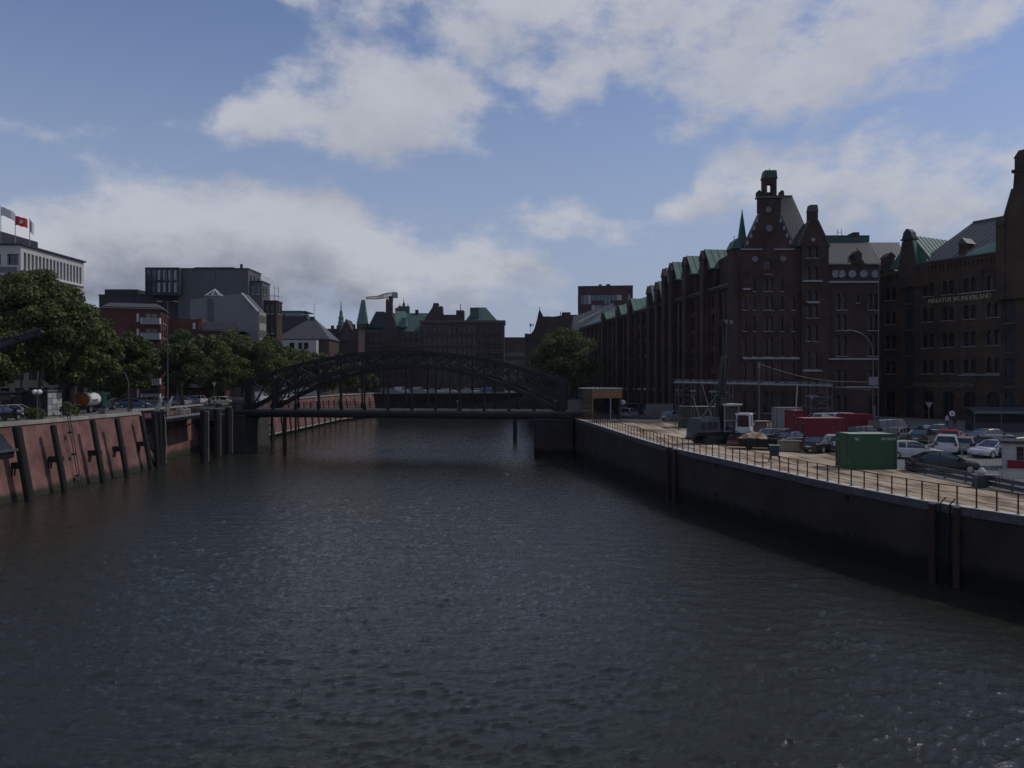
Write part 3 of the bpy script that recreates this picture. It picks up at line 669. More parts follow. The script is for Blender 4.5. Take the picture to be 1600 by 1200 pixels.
# right pier
rp = thing('bridge_pier', 'dark brick pier carrying the right end of the arch', 'pier', bl(BL,0,0), brz)
m = MB(); m.box(-3.6,2.2,-2.0,12,-1.4,5.55); m.build('shaft', brick_quay_r, rp)
m = MB(); m.box(-3.9,2.5,-2.3,12.2,5.56,5.75); m.build('cap_stone', stone_dk, rp)
m = MB(); m.box(-4.4,-3.6,-1.6,-.6,4.6,5.5); m.build('bearing', iron, rp)
# timber guide piles under the bridge
GP = [((445,707),655,.3,'guide pile standing clear in the water under the left half of the bridge'),((425,692),655,.28,'guide pile behind the front one with a slanting brace, left under the bridge'),((462,680),655,.25,'slim guide pile close to the far brick wall under the bridge'),((805,690),655,.42,'single thick guide pile seen under the right end of the bridge')]
for i, ((px,py),ty,r,lab) in enumerate(GP):
    b = G(px,py,0); t = thing('guide_pile', lab, 'pile', b, 0, 'guide piles under the bridge')
    m = MB(); m.tube((0,0,-1.4),(0,0,Z_(ty-4,b.y)),r,r*.95,10); m.build('trunk', timber, t)
    m = MB(); m.tube((0,0,.9),(0,0,1.1),r*1.05,r*1.05,10); m.build('band', rust, t)
    if i in (1,): 
        m = MB(); m.bar((0,-.2,3.6),(-3.4,-.8,.2),.25); m.bar((.1,-.2,2.2),(-4.2,-2.6,-.3),.25); m.build('brace', timber, t)
    if i == 3:
        m = MB(); m.box(-2.6,.3,-.2,.2,4.9,5.2); m.build('walkway_stub', iron, t)
# ================================================================ facade kit (local: x along the wall, -y outwards, z up)
def facade(mb, x0, x1, z0, z1, ops, y=0, dep=.35, mi=0):
    xs_ = sorted({x0, x1, *[o[0] for o in ops], *[o[1] for o in ops]}); zs_ = sorted({z0, z1, *[o[2] for o in ops], *[o[3] for o in ops]})
    for a, b in zip(zs_, zs_[1:]):
        zc = (a+b)/2; run = None
        for c, d in zip(xs_, xs_[1:]):
            xc = (c+d)/2
            hole = any(o[0] < xc < o[1] and o[2] < zc < o[3] for o in ops)
            if not hole: run = (run[0] if run else c, d)
            if hole or d == xs_[-1]:
                if run: mb.poly([(run[0],y,a),(run[1],y,a),(run[1],y,b),(run[0],y,b)], mi); run = None
    for o in ops:
        a, b, c, d = o[:4]; r = o[4] if len(o) > 4 else 0; e = y+dep
        mb.poly([(a,y,c),(a,e,c),(a,e,d),(a,y,d)], mi); mb.poly([(b,e,c),(b,y,c),(b,y,d),(b,e,d)], mi)
        mb.poly([(a,e,c),(a,y,c),(b,y,c),(b,e,c)], mi)
        if r <= 0: mb.poly([(a,y,d),(a,e,d),(b,e,d),(b,y,d)], mi)
        else:
            N = 6; arc = [((a+b)/2-(b-a)/2*math.cos(math.pi*i/N), d-r+r*math.sin(math.pi*i/N)) for i in range(N+1)]
            mb.poly([(a,y,d)]+[(p[0],y,p[1]) for p in arc[:N//2+1]][::1][::-1] if False else [(a,y,d)]+[(x,y,z) for x, z in arc[:N//2+1]], mi)
            mb.poly([(b,y,d)]+[(x,y,z) for x, z in arc[N//2:]], mi)
            for p, q in zip(arc, arc[1:]): mb.poly([(p[0],y,p[1]),(p[0],e,p[1]),(q[0],e,q[1]),(q[0],y,q[1])], mi)
_wc = {}
def window_mesh(w, h, nx_=2, nz=3, fm=None, gm=None, fw=.06):
    key = (round(w,2), round(h,2), nx_, nz, (fm or frame_dk).name, (gm or glass_soft).name)
    if key not in _wc:
        m = MB(); m.poly([(-w/2,.05,0),(w/2,.05,0),(w/2,.05,h),(-w/2,.05,h)], 1)
        for i in range(nx_+1): x = -w/2+w*i/nx_; t = fw if i in (0,nx_) else fw*.6; m.box(x-t/2,x+t/2,0,.045,0,h)
        for i in range(nz+1): z = h*i/nz; t = fw if i in (0,nz) else fw*.6; m.box(-w/2,w/2,.002,.043,z-t/2,z+t/2)
        _wc[key] = m.data('window', [fm or frame_dk, gm or glass_soft])
    return _wc[key]
_sc = {}
def sill_mesh(w, mat, dp=.22, h=.14):
    key = (round(w,2), mat.name, dp, h)
    if key not in _sc: m = MB(); m.hexa([(-w/2,-dp,-h),(w/2,-dp,-h),(w/2,.32,-h),(-w/2,.32,-h),(-w/2,-dp,-h*.35),(w/2,-dp,-h*.35),(w/2,.32,.02),(-w/2,.32,.02)]); _sc[key] = m.data('sill', mat)
    return _sc[key]
def put_windows(root, ops, y=0, dep=.35, nx_=2, nz=3, sill=None, fm=None, gm=None, sw=.12, sdp=.22):
    for o in ops:
        w, h = o[1]-o[0], o[3]-o[2]
        wn = inst('window', window_mesh(w, h, nx_, nz, fm, gm), root, ((o[0]+o[1])/2, y+dep-.06, o[2]))
        if sill: inst('sill', sill_mesh(w+sw, sill, sdp), wn, (0, -dep+.06, 0))
def seams(m, a, b, c, d, n, w=.06, h=.07, mi=0):
    """standing seams on a roof plane a-b (eave) to d-c (ridge)"""
    a, b, c, d = map(Vector, (a,b,c,d))
    for i in range(n+1):
        t = i/n; m.bar(a.lerp(b,t)+Vector((0,0,h*.4)), d.lerp(c,t)+Vector((0,0,h*.4)), w, h, mi)
def text_part(body, parent, loc, size, width, mat, name='lettering', ext=.05, rot=(R(90),0,0)):
    c = bpy.data.curves.new(name, 'FONT'); c.body = body; c.size = size; c.extrude = ext; c.align_x = 'CENTER'; c.align_y = 'BOTTOM_BASELINE'; c.resolution_u = 2
    tmp = bpy.data.objects.new(name, c); COL.objects.link(tmp); bpy.context.view_layer.update()
    me = bpy.data.meshes.new_from_object(tmp.evaluated_get(bpy.context.evaluated_depsgraph_get())); wx = tmp.dimensions.x
    bpy.data.objects.remove(tmp); me.materials.clear(); me.materials.append(mat)
    o = inst(name, me, parent, loc); o.rotation_euler = rot; o.scale = (width/max(wx,.01), 1, 1); return o
sill_g = M('sill_stone', (.26,.255,.265), .6, 0, .12, 1, 6)

# ================================================================ corner warehouse with the tall gable
TD = 110.0; TX = X_(1145,TD); TB = 5.6
def lx(px): return X_(px,TD)-TX
def lz(py): return Z_(py,TD)-TB
def op(pxa, pxb, pya, pyb, r=0): return (lx(pxa), lx(pxb), lz(pyb), lz(pya), r)
tw = thing('warehouse', 'dark brick corner warehouse with tall stepped gable and turret', 'warehouse', (TX,TD,TB))
rows1 = [(455,20,.5),(484,21,.35),(517,22,.35),(557,30,.4),(597,30,.35),(645,34,.5)]
ops1, sills1 = [], []
for yb, h, r in rows1:
    for a, b in ((1160,1166),(1176,1180.5),(1192.5,1199),(1201,1207.5),(1219.5,1224),(1236,1242)):
        if yb == 455 and a in (1160,1236): continue
        ops1.append(op(a, b, yb-h, yb, r))
ops1.append(op(1194,1206,405,428,.55))
m = MB(); facade(m, lx(1150), lx(1253), -1, lz(391), ops1); m.build('wall', brick_dark, tw)
put_windows(tw, ops1, sill=sill_g)
# stepped gable
gp = [(1150,391),(1253,391),(1238.7,383),(1217.5,336),(1220,332),(1220,309),(1184.7,309),(1184.7,332),(1187,336),(1161.5,389)]
m = MB(); m.extr([(lx(a),lz(b)) for a,b in gp], -.05, .75); m.build('gable', brick_dark, tw)
m = MB()
for (a,b),(c,d) in (((1161.5,390),(1186,336)),((1218,336),(1239,384))): m.bar((lx(a),.35,lz(b)+.1),(lx(c),.35,lz(d)+.1),1.0,.22)
m.box(lx(1182.5),lx(1222.3),-.25,.95,lz(310),lz(307)); m.build('gable_coping', slate, tw)
for px in (1183,1218.5):
    m = MB(); m.extr([(lx(px),lz(307)),(lx(px+6),lz(307)),(lx(px+6),lz(300)),(lx(px+3),lz(297)),(lx(px),lz(300))], -.1,.8); m.build('pinnacle', brick_dark, tw)
m = MB(); m.box(lx(1192),lx(1197.5),-.2,.9,lz(307),lz(279)); m.box(lx(1206),lx(1212.5),-.2,.9,lz(307),lz(279)); m.box(lx(1197.5),lx(1206),.2,.9,lz(307),lz(300)); m.box(lx(1197.5),lx(1206),-.2,.9,lz(288),lz(279))
m.box(lx(1191),lx(1213.5),-.3,1.0,lz(280),lz(278)); m.build('bell_turret', brick_dark, tw)
m = MB(); m.extr([(lx(1191.5),lz(278)),(lx(1213),lz(278)),(lx(1212),lz(267)),(lx(1194),lz(267))], -.3, 1.0); m.build('turret_cap', copper_dk, tw)
m = MB(); m.bar((lx(1203),.3,lz(267)),(lx(1203),.3,lz(262)),.06); m.build('finial', steel_dk, tw)
for px, py, r in ((1200,328,.42),(1201,357,.5),(1179,405,.45),(1223,404,.45)):
    m = MB(); m.tube((0,-.02,0),(0,-.14,0),r,r,14); m.build('round_panel', M('medallion', (.15,.14,.145), .8), tw, (lx(px),-.04,lz(py)))
for px, py in ((1173,372),(1177.5,360),(1182,348),(1167,383),(1219,348),(1224,360),(1229,371),(1234,382)):
    m = MB(); m.box(-.14,.14,-.14,-.02,0,.55); m.build('corbel', sill_g, tw, (lx(px),-.04,lz(py)))
for a,b in ((1156,1190),(1208,1240)):
    m = MB(); m.box(lx(a),lx(b),-.3,-.05,lz(391),lz(389)); m.build('ledge', sill_g, tw)
# pavilion roof behind the gable
m = MB(); A=(lx(1164),.76,lz(391)); B=(lx(1278),.76,lz(391)); C=(lx(1278),14,lz(391)); Dd=(X_(1178,124)-TX,14,lz(391)); e=(X_(1198,116.5)-TX,6.5,Z_(307,116.5)-TB); f=(X_(1237,116.5)-TX,6.5,Z_(307,116.5)-TB)
m.poly([A,B,f,e]); m.poly([B,C,f]); m.poly([C,Dd,e,f]); m.poly([Dd,A,e]); seams(m,A,B,f,e,24,.06,.06)
m.bar(e,f,.3,.25); m.build('roof', slate, tw)
# green spire at the left corner
m = MB(); cx_, cz = lx(1166), lz(392)
m.mesh([(cx_-.95,1.2,cz),(cx_+.95,1.2,cz),(cx_+.95,3.1,cz),(cx_-.95,3.1,cz),(cx_-.45,1.7,cz+2.6),(cx_+.45,1.7,cz+2.6),(cx_+.45,2.6,cz+2.6),(cx_-.45,2.6,cz+2.6),(cx_+.02,2.15,lz(320))],
       [(0,1,5,4),(1,2,6,5),(2,3,7,6),(3,0,4,7),(4,5,8),(5,6,8),(6,7,8),(7,4,8)]); m.build('spire', copper_dk, tw)
m = MB(); m.box(lx(1145),lx(1158),.3,3,lz(400),lz(388)); m.extr([(lx(1142.5),lz(388)),(lx(1158),lz(388)),(lx(1155),lz(373)),(lx(1150),lz(373))], 0, 3.2, 1); m.bar((lx(1150),1,lz(373)),(lx(1150),1,lz(366)),.07); m.build('corner_turret', [brick_dark, copper_dk], tw)
m = MB(); m.box(lx(1145),lx(1152),-.35,3,-1,lz(400)); m.build('corner_pier', brick_dark, tw)
# middle bay
ops2 = []
for yb, h, r in ((404,17,.3),(439,21,.4),(471,16,.4),(497,20,.3),(533,24,.35),(577,28,.4),(618,24,.4),(655,22,.3)):
    for a, b in ((1256,1263.5),(1267.5,1275)): ops2.append(op(a, b, yb-h, yb, r))
m = MB(); facade(m, lx(1250), lx(1292), -1, lz(386), ops2, y=-.6); m.poly([(lx(1250),1.0,-1),(lx(1250),-.6,-1),(lx(1250),-.6,lz(386)),(lx(1250),1.0,lz(386))]); m.poly([(lx(1292),-.6,-1),(lx(1292),4,-1),(lx(1292),4,lz(386)),(lx(1292),-.6,lz(386))]); m.build('bay_wall', brick_dark, tw)
put_windows(tw, ops2, y=-.6, sill=sill_g, sdp=.3)
for a, b, py in ((1251,1281,440),(1251,1281,579),(1258,1276,473)):
    m = MB(); m.box(lx(a),lx(b),-.95,-.6,lz(py)-.15,lz(py)+.1); m.build('ledge', sill_g, tw)
m = MB(); m.extr([(lx(1243),lz(386)),(lx(1293),lz(387)),(lx(1274.5),lz(347)),(lx(1261.5),lz(347))], -.65, .1); m.build('bay_gable', brick_dark, tw)
m = MB(); m.bar((lx(1293.5),-.3,lz(387)),(lx(1274.5),-.3,lz(346)),.9,.2); m.bar((lx(1242.5),-.3,lz(386)),(lx(1261.5),-.3,lz(346)),.9,.2); m.build('gable_coping', slate, tw)
m = MB(); m.box(lx(1261),lx(1274.5),-.75,.3,lz(348),lz(332)); m.extr([(lx(1260.5),lz(332)),(lx(1275),lz(332)),(lx(1273.5),lz(322)),(lx(1262.5),lz(322))], -.8,.35,1); m.build('bay_turret', [brick_dark, slate], tw)
m = MB(); m.extr([(lx(1243),lz(386)),(lx(1293),lz(387)),(lx(1268),lz(344))], .12, 9); m.build('bay_roof', slate_dk, tw)
m = MB(); m.tube((0,0,0),(0,-.1,0),.28,.28,12); m.build('round_panel', sill_g, tw, (lx(1267),-.66,lz(376)))
# right wing
ops3 = [op(1336,1342,462,473,.2)]
for yb, h, r in ((484,25,.4),(516,24,.3),(556,32,.4),(604,26,.4),(650,32,.5)):
    for a, b in ((1305,1312.5),(1315,1322.5),(1355,1362),(1364.5,1371.5)): ops3.append(op(a, b, yb-h, yb, r))
m = MB(); facade(m, lx(1292), lx(1374), -1, lz(413), ops3); m.poly([(lx(1374),0,-1),(lx(1374),18,-1),(lx(1374),18,lz(413)),(lx(1374),0,lz(413))]); m.build('wing_wall', brick_dark, tw)
put_windows(tw, ops3, sill=sill_g, sdp=.3)
for a, b, py in ((1292,1371,441),(1279,1371,561),(1160,1249,560),(1320,1371,605),(1160,1172,452)):
    m = MB(); m.box(lx(a),lx(b),-.32,-.0,lz(py)-.12,lz(py)+.14); m.build('ledge', sill_g, tw)
for px in (1305,1314.5,1331,1349,1367):
    m = MB(); m.tube((0,.02,0),(0,-.1,0),.55,.55,16); m.build('round_panel', M('round_shutter', (.20,.20,.215), .6), tw, (lx(px),-.0,lz(428)))
for a,b in ((1292,1328),(1351,1374)):
    m = MB(); m.box(lx(a),lx(b),-.3,.05,lz(413.5),lz(411)); m.build('gutter', steel, tw)
m = MB(); a=(lx(1292),0,lz(411)); b=(lx(1374.3),0,lz(411)); c=(lx(1385),6,Z_(378,116)-TB); d=(lx(1296),6,Z_(378,116)-TB); m.poly([a,b,c,d]); seams(m,a,b,c,d,22,.05,.05); m.build('wing_roof', slate, tw)
m = MB(); zp = Z_(378.5,116)-TB; m.box(lx(1290),lx(1388),5.9,9,zp,zp+.9); m.box(lx(1290),lx(1388),5.8,9.1,zp+.9,zp+1.0); m.build('roof_parapet', copper_dk, tw)
m = MB()
for px in (1336.5,1343.5): m.bar((lx(px),6.2,zp+1),(lx(px),6.2,zp+2.0),.06)
m.bar((lx(1336.5),6.2,zp+1.5),(lx(1343.5),6.2,zp+1.5),.05); m.build('aerial_frame', steel_dull, tw)
m = MB(); m.box(lx(1362),lx(1372),6,8,zp+.9,zp+1.5); m.build('chimney', brick_dark, tw)
for px in (1340,):
    m = MB(); m.box(lx(px-5.5),lx(px+5.5),-.2,1.6,lz(413),lz(398)); m.box(lx(px-8.5),lx(px+8.5),-.15,1.2,lz(414),lz(407)); m.extr([(lx(px-6.3),lz(398)),(lx(px+6.3),lz(398)),(lx(px),lz(391))], -.25, 1.8); m.bar((lx(px),.2,lz(392)),(lx(px),.2,lz(386)),.07); m.build('dormer', brick_dark, tw)
m = MB(); m.bar((lx(1371.5),-.12,-.5),(lx(1371.5),-.12,lz(416)),.14); m.build('downpipe', grey_m, tw)
# roof of the rear wing, seen above the neighbour's eaves
rx0, rx1, rx2 = X_(1366,130)-TX, X_(1418,130)-TX, X_(1404,136)-TX; rze, rzr = Z_(424,130)-TB, Z_(379,136)-TB
m = MB(); m.box(rx0,rx1,20,32,-1,rze); m.build('rear_wing_wall', brick_dark, tw)
m = MB(); a=(rx0,19.8,rze); b=(rx1,19.8,rze); c=(rx2,26,rzr); d=(rx0,26,rzr); m.poly([a,b,c,d]); m.poly([b,(rx1,32,rze),c]); m.poly([d,c,(rx1,32,rze),(rx0,32,rze)]); seams(m,a,b,c,d,14,.05,.05); m.build('rear_wing_roof', slate, tw)
m = MB(); xd = X_(1390,129)-TX; m.box(xd-.6,xd+.6,18.6,21,rze-1,rze+2.2); m.extr([(xd-.8,rze+2.2),(xd+.8,rze+2.2),(xd,rze+3.0)], 18.4, 21.2); m.build('rear_dormer', brick_dark, tw)
# raised lettering band, too worn to read, left plain
m = MB(); m.box(lx(1168),lx(1232),-.06,.0,lz(433),lz(420)); m.build('name_band', brick_dark, tw)
m = MB(); m.poly([(lx(1150),14,-1),(lx(1150),.7,-1),(lx(1150),.7,lz(391)),(lx(1150),14,lz(391))]); m.build('side_wall', brick_dark, tw)

# ================================================================ long row of warehouses along the quay
RP0, RP1 = Vector((18.3,205,0)), Vector((32.1,112,0)); ru = (RP1-RP0); RL = ru.length; ru.normalize()
row = thing('warehouse', 'long dark brick warehouse row with green copper dormers receding along the canal', 'warehouse', (RP0.x,RP0.y,5.85), math.atan2(ru.y, ru.x))
RW = 25.6-5.85
def sd(d): return (205-d)/abs(ru.y)
ops = []; bays = int(RL/4.0); bw = RL/bays
storeys = [(.4,3.4,.5),(4.4,6.9,.35),(7.8,10.2,.35),(11.0,13.3,.35),(14.0,16.1,.35),(16.9,18.8,.3)]
for i in range(bays):
    for k in (.30,.70):
        xc = (i+k)*bw
        for z0, z1, r in storeys:
            if xc > 6: ops.append((xc-.5, xc+.5, z0, z1, r))
m = MB(); facade(m, 0, RL, -1, RW, ops, dep=.45); m.poly([(RL,0,-1),(RL,12,-1),(RL,12,RW),(RL,0,RW)]); m.poly([(0,12,-1),(0,0,-1),(0,0,RW),(0,12,RW)]); m.build('wall', brick_dark, row)
put_windows(row, [o for o in ops], dep=.45)
for i in range(bays+1):
    m = MB(); m.box(i*bw-.32, i*bw+.32, -.45, .0, -1, RW-.6); m.box(i*bw-.42, i*bw+.42, -.6, 0, 12.9, 13.3); m.build('pilaster', brick_dark, row)
for z in (3.85, RW-.5):
    m = MB(); m.box(0, RL, -.5 if z > 5 else -.2, 0, z, z+.3); m.build('cornice', sill_g if z < 5 else brick_dark, row)
m = MB(); a,b,c,d = (0,-.3,RW),(RL,-.3,RW),(RL,9,RW+5.5),(0,9,RW+5.5); m.poly([a,b,c,d]); m.poly([d,c,(RL,18,RW),(0,18,RW)]); m.build('roof', copper_dk, row)
m = MB(); m.box(0,RL,-.55,-.3,RW-.05,RW+.12); m.build('gutter', steel_dull, row)
DORM = [(121,32.2,2.6),(128.5,32.4,2.6),(135,32.4,2.2),(138.6,31.9,1.6),(142.5,30.0,2.0),(147,29.8,2.0),(159.5,28.6,2.4),(168,28.0,2.0),(180,27.6,2.0)]
for d, zt, hw in DORM:
    s = sd(d); zt -= 5.85; ze = max(RW+.3, zt-3.3)
    m = MB(); m.box(s-.75, s+.75, -1.0, .3, -1, zt-1.7); m.extr([(s-1.0,zt-1.7),(s+1.0,zt-1.7),(s,zt-.2)], -1.1, .3); m.build('hoist_pier', brick_dark, row)
    m = MB(); m.box(s-hw+.2, s+hw-.2, .25, 8, RW-1, ze); m.build('dormer_wall', brick_dark, row)
    m = MB()
    m.poly([(s-hw,-.5,ze-.1),(s,-.5,zt),(s,9,zt),(s-hw,9,ze-.1)][::-1]); m.poly([(s+hw,-.5,ze-.1),(s+hw,9,ze-.1),(s,9,zt),(s,-.5,zt)][::-1])
    m.poly([(s-hw,-.3,ze-.1),(s+hw,-.3,ze-.1),(s,-.3,zt-.05)]); m.poly([(s+hw,9,ze-.1),(s-hw,9,ze-.1),(s,9,zt)])
    seams(m,(s+hw,-.5,ze-.1),(s+hw,9,ze-.1),(s,9,zt),(s,-.5,zt),9,.06,.08); seams(m,(s-hw,-.5,ze-.1),(s-hw,9,ze-.1),(s,9,zt),(s,-.5,zt),9,.06,.08)
    m.build('dormer_roof', copper, row)
    m = MB(); m.box(s+hw-.05,s+hw+.12,-.5,9,ze-.2,ze); m.build('dormer_gutter', copper, row)
m = MB(); m.bar((RL-2.2,-.3,0),(RL-2.2,-.3,RW-1),.15); m.bar((RL-20,-.55,0),(RL-20,-.55,RW-1),.15); m.build('downpipe', steel_dull, row)

# ================================================================ brown warehouse with the lettering
MP = Vector((58.5,122,5.6)); mu = Vector((10.2,-19,0)).normalized(); ML = 36.0
mw = thing('warehouse', 'brown brick warehouse with MINIATUR WUNDERLAND lettering and slate roof', 'warehouse', MP, math.atan2(mu.y, mu.x))
def ms(px): k = (px-CX)/F; return 21.57*(122*k-58.5)/(10.2+19*k)
def md(px): return 122-19*ms(px)/21.57
def mz(px, py): return Z_(py, md(px))-5.6
bz = [(20.55,2.1),(18.6,0)]
rowsz = [(18.55,20.6,.4),(14.75,16.75,.45),(10.85,12.95,.45),(7.0,9.0,.4)]
ops, load = [], []
cols = [ms(1391), ms(1450), ms(1481), ms(1515), ms(1552), 21.5+4.6, 21.5+7.8, 21.5+11]
for xc in cols:
    for z0, z1, r in rowsz:
        for k in (-.52,.52): ops.append((xc+k-.36, xc+k+.36, z0, z1, r))
doors = [(xc-.85, xc+.85, .1, 4.4, .7) for xc in cols]
lx1, lx2 = ms(1420.5), ms(1578)
for xc in (lx1, lx2, 21.5+2.0):
    for z0, z1 in ((.1,4.3),(5.2,9.0),(9.9,13.0),(13.9,16.9),(17.9,20.8)): load.append((xc-.72, xc+.72, z0, z1, .3))
EZ = 29.2-5.6
m = MB(); facade(m, 0, ML, -1, EZ-.6, ops+doors+load, dep=.4); m.poly([(0,12,-1),(0,0,-1),(0,0,EZ-.6),(0,12,EZ-.6)]); m.build('wall', brick_brown, mw)
put_windows(mw, ops, dep=.4, nx_=1, nz=4, sill=sill_g, sdp=.28); put_windows(mw, doors, dep=.4, nx_=2, nz=4)
green_door = M('loading_hatch', (.02,.03,.036), .6, 0, .2)
for o in load:
    mm = MB(); mm.box(o[0],o[1],.26,.34,o[2],o[3]); mm.box((o[0]+o[1])/2-.03,(o[0]+o[1])/2+.03,.2,.27,o[2],o[3]); mm.bar((o[0],.24,o[2]+1.0),(o[1],.24,o[2]+1.0),.05); mm.build('loading_hatch', green_door, mw)
    mm = MB(); mm.box(o[0]-.1,o[1]+.1,-.25,.1,o[2]-.35,o[2]-.06); mm.build('hatch_sill', M('hatch_sill', (.075,.07,.076), .8), mw)
# vertical joints and lesenes
for xc in [0, (ms(1391)+lx1)/2+.25, (lx1+ms(1450))/2, ms(1466), ms(1498), ms(1533), (ms(1552)+lx2)/2]:
    mm = MB(); mm.box(xc-.16, xc+.16, -.16, 0, -1, EZ-2.2); mm.build('lesene', brick_brown, mw)
mm = MB(); facade(mm, lx1+1.6, ML, EZ-.6, EZ, [], y=-.35); mm.box(lx1+1.6,ML,-.36,.1,EZ-.55,EZ); mm.box(0,lx1-1.4,-.36,.1,EZ-1.2,EZ-.7); mm.build('cornice', brick_brown, mw)
cb_ = MB(); cb_.hexa([(-.16,-.02,-.9),(.16,-.02,-.9),(.16,.0,-.9),(-.16,0,-.9),(-.16,-.3,0),(.16,-.3,0),(.16,0,0),(-.16,0,0)]); cbm = cb_.data('corbel', brick_brown)
x = .3
while x < ML-.5:
    if not (lx1-1.5 < x < lx1+1.6) and not (lx2-1.2 < x < lx2+5): inst('corbel', cbm, mw, (x, 0, EZ-.6 if x > lx1 else EZ-1.25))
    x += .62
for a, b, z in ((ms(1497),ms(1563),18.45),(ms(1497),ms(1563),6.75)):
    mm = MB(); mm.box(a,b,-.2,-.0,z-.12,z+.04); mm.build('string_course', sill_g, mw)
for a, b, z in ((0,ML,13.2),(0,ML,17.3),(0,ML,5.9)):
    mm = MB(); mm.box(a,b,-.08,0,z,z+.22); mm.build('string_course', brick_brown, mw)
# roof
sl0 = lx1+1.6
mm = MB(); a,b,c,d = (sl0,-.4,EZ),(ML,-.4,EZ),(ML,8,EZ+6.4),(sl0+3.4,8,EZ+6.4); mm.poly([a,b,c,d]); mm.poly([(sl0,-.4,EZ),d,c,(ML,17,EZ),(sl0,17,EZ)]); seams(mm,a,b,c,d,30,.05,.05); mm.bar(d,c,.4,.3); mm.build('roof', slate, mw)
mm = MB(); mm.box(sl0,ML,-.6,-.35,EZ-.1,EZ+.1); mm.build('gutter', steel_dull, mw)
mm = MB(); p0 = sl0+7.2; mm.poly([(p0,-.38,EZ+.12),(lx2-1.4,-.38,EZ+.12),(lx2-1.4,2.6,EZ+2.4),(p0,1.2,EZ+1.15)]); seams(mm,(p0,-.38,EZ+.12),(lx2-1.4,-.38,EZ+.12),(lx2-1.4,2.6,EZ+2.4),(p0,1.2,EZ+1.15),12,.05,.06); mm.build('copper_apron', copper, mw)
mm = MB(); mm.box(p0-1.3,p0-.2,.3,2.2,EZ-.2,EZ+2.0); mm.extr([(p0-1.5,EZ+2.0),(p0,EZ+2.0),(p0-.75,EZ+2.9)], .1, 2.4, 1); mm.build('dormer', [brick_brown, slate], mw)
# cross gable over the first loading bay
gz0, gx = EZ-2.4, lx1
mm = MB(); mm.extr([(gx-1.5,gz0-1),(gx+1.5,gz0-1),(gx+1.5,gz0+2.2),(gx+.9,gz0+4.6),(gx+.7,gz0+6.4),(gx-.7,gz0+6.4),(gx-.9,gz0+4.6),(gx-1.5,gz0+2.2)], -.45, .5); mm.build('gable', brick_brown, mw)
mm = MB(); mm.extr([(gx-.85,gz0+6.4),(gx+.85,gz0+6.4),(gx+.6,gz0+7.4),(gx+.15,gz0+7.9),(gx-.15,gz0+7.9),(gx-.6,gz0+7.4)], -.6, .6); mm.box(gx-1.0,gx+1.0,-.7,.7,gz0+6.2,gz0+6.45); mm.build('gable_crown', slate_dk, mw)
mm = MB(); mm.poly([(gx-1.6,.4,gz0+2.4),(gx-.8,.4,gz0+6.1),(gx-.8,.52,gz0+6.1),(gx-1.6,.52,gz0+2.4)]); mm.bar((gx+1.6,-.05,gz0+2.2),(gx+.8,-.05,gz0+6.1),.9,.18); mm.bar((gx-1.6,-.05,gz0+2.2),(gx-.8,-.05,gz0+6.1),.9,.18); mm.build('gable_coping', copper, mw)
mm = MB(); a,b,c,d = (gx+3.6,.5,EZ-.1),(gx+3.6,14,EZ-.1),(gx,14,EZ+4.6),(gx,.5,EZ+4.6); mm.poly([a,b,c,d]); mm.poly([(gx-3.6,14,EZ-.1),(gx-3.6,.5,EZ-.1),(gx,.5,EZ+4.6),(gx,14,EZ+4.6)]); mm.poly([(gx-3.6,.5,EZ-.1),(gx+3.6,.5,EZ-.1),(gx,.5,EZ+4.6)])
seams(mm,a,b,c,d,13,.07,.1); seams(mm,(gx-3.6,.5,EZ-.1),(gx-3.6,14,EZ-.1),(gx,14,EZ+4.6),(gx,.5,EZ+4.6),13,.07,.1); mm.build('cross_roof', copper, mw)
mm = MB(); mm.box(gx+1.5,gx+3.2,-.3,.6,gz0-1,gz0+2.0); mm.extr([(gx+1.4,gz0+2),(gx+3.3,gz0+2),(gx+2.9,gz0+2.9),(gx+1.8,gz0+2.9)], -.4,.7,1); mm.build('gable_shoulder', [brick_brown, copper_dk], mw)
# large gable at the right edge
gx = lx2+1.9; hw = 3.2
mm = MB(); mm.box(gx-hw,gx+hw,-.7,0,17,EZ+1.2); mm.extr([(gx-hw,EZ+1.2),(gx+hw,EZ+1.2),(gx+1.2,EZ+8.2),(gx+1.0,EZ+10.8),(gx-1.0,EZ+10.8),(gx-1.2,EZ+8.2)], -.7, .6); mm.build('gable', brick_brown, mw)
mm = MB(); mm.box(gx-.95,gx+.95,-.8,.8,EZ+10.7,EZ+12.2); mm.extr([(gx-1.05,EZ+12.2),(gx+1.05,EZ+12.2),(gx+.4,EZ+13.1),(gx-.4,EZ+13.1)], -.9,.9); mm.box(gx-1.3,gx+1.3,-.9,.9,EZ+10.3,EZ+10.7); mm.build('gable_turret', brick_brown, mw)
mm = MB(); mm.box(gx-hw-.1,gx-hw+1.0,-.95,-.7,17,EZ+3.6); mm.poly([(gx-hw-.15,-1.0,EZ+3.6),(gx-hw+1.05,-1.0,EZ+3.6),(gx-hw+1.05,-.6,EZ+4.8),(gx-hw-.15,-.6,EZ+4.8)]); mm.build('buttress', brick_brown, mw)
mm = MB(); mm.bar((gx-hw-.1,-.1,EZ+1.2),(gx-1.25,-.1,EZ+8.2),1.5,.2); mm.bar((gx+hw+.1,-.1,EZ+1.2),(gx+1.25,-.1,EZ+8.2),1.5,.2); mm.build('gable_coping', copper_dk, mw)
letter = M('sign_letters', (.42,.36,.24), .5, 0, .05)
text_part('MINIATUR WUNDERLAND', mw, ((ms(1451)+ms(1549))/2, -.12, 17.42), .98, ms(1549)-ms(1451), letter)
text_part('HAMBURG DUNGEON', mw, ((ms(1428)+ms(1521))/2, -.12, 4.95), 1.0, ms(1521)-ms(1428), M('dull_letters', (.15,.125,.10), .6, 0, .05))
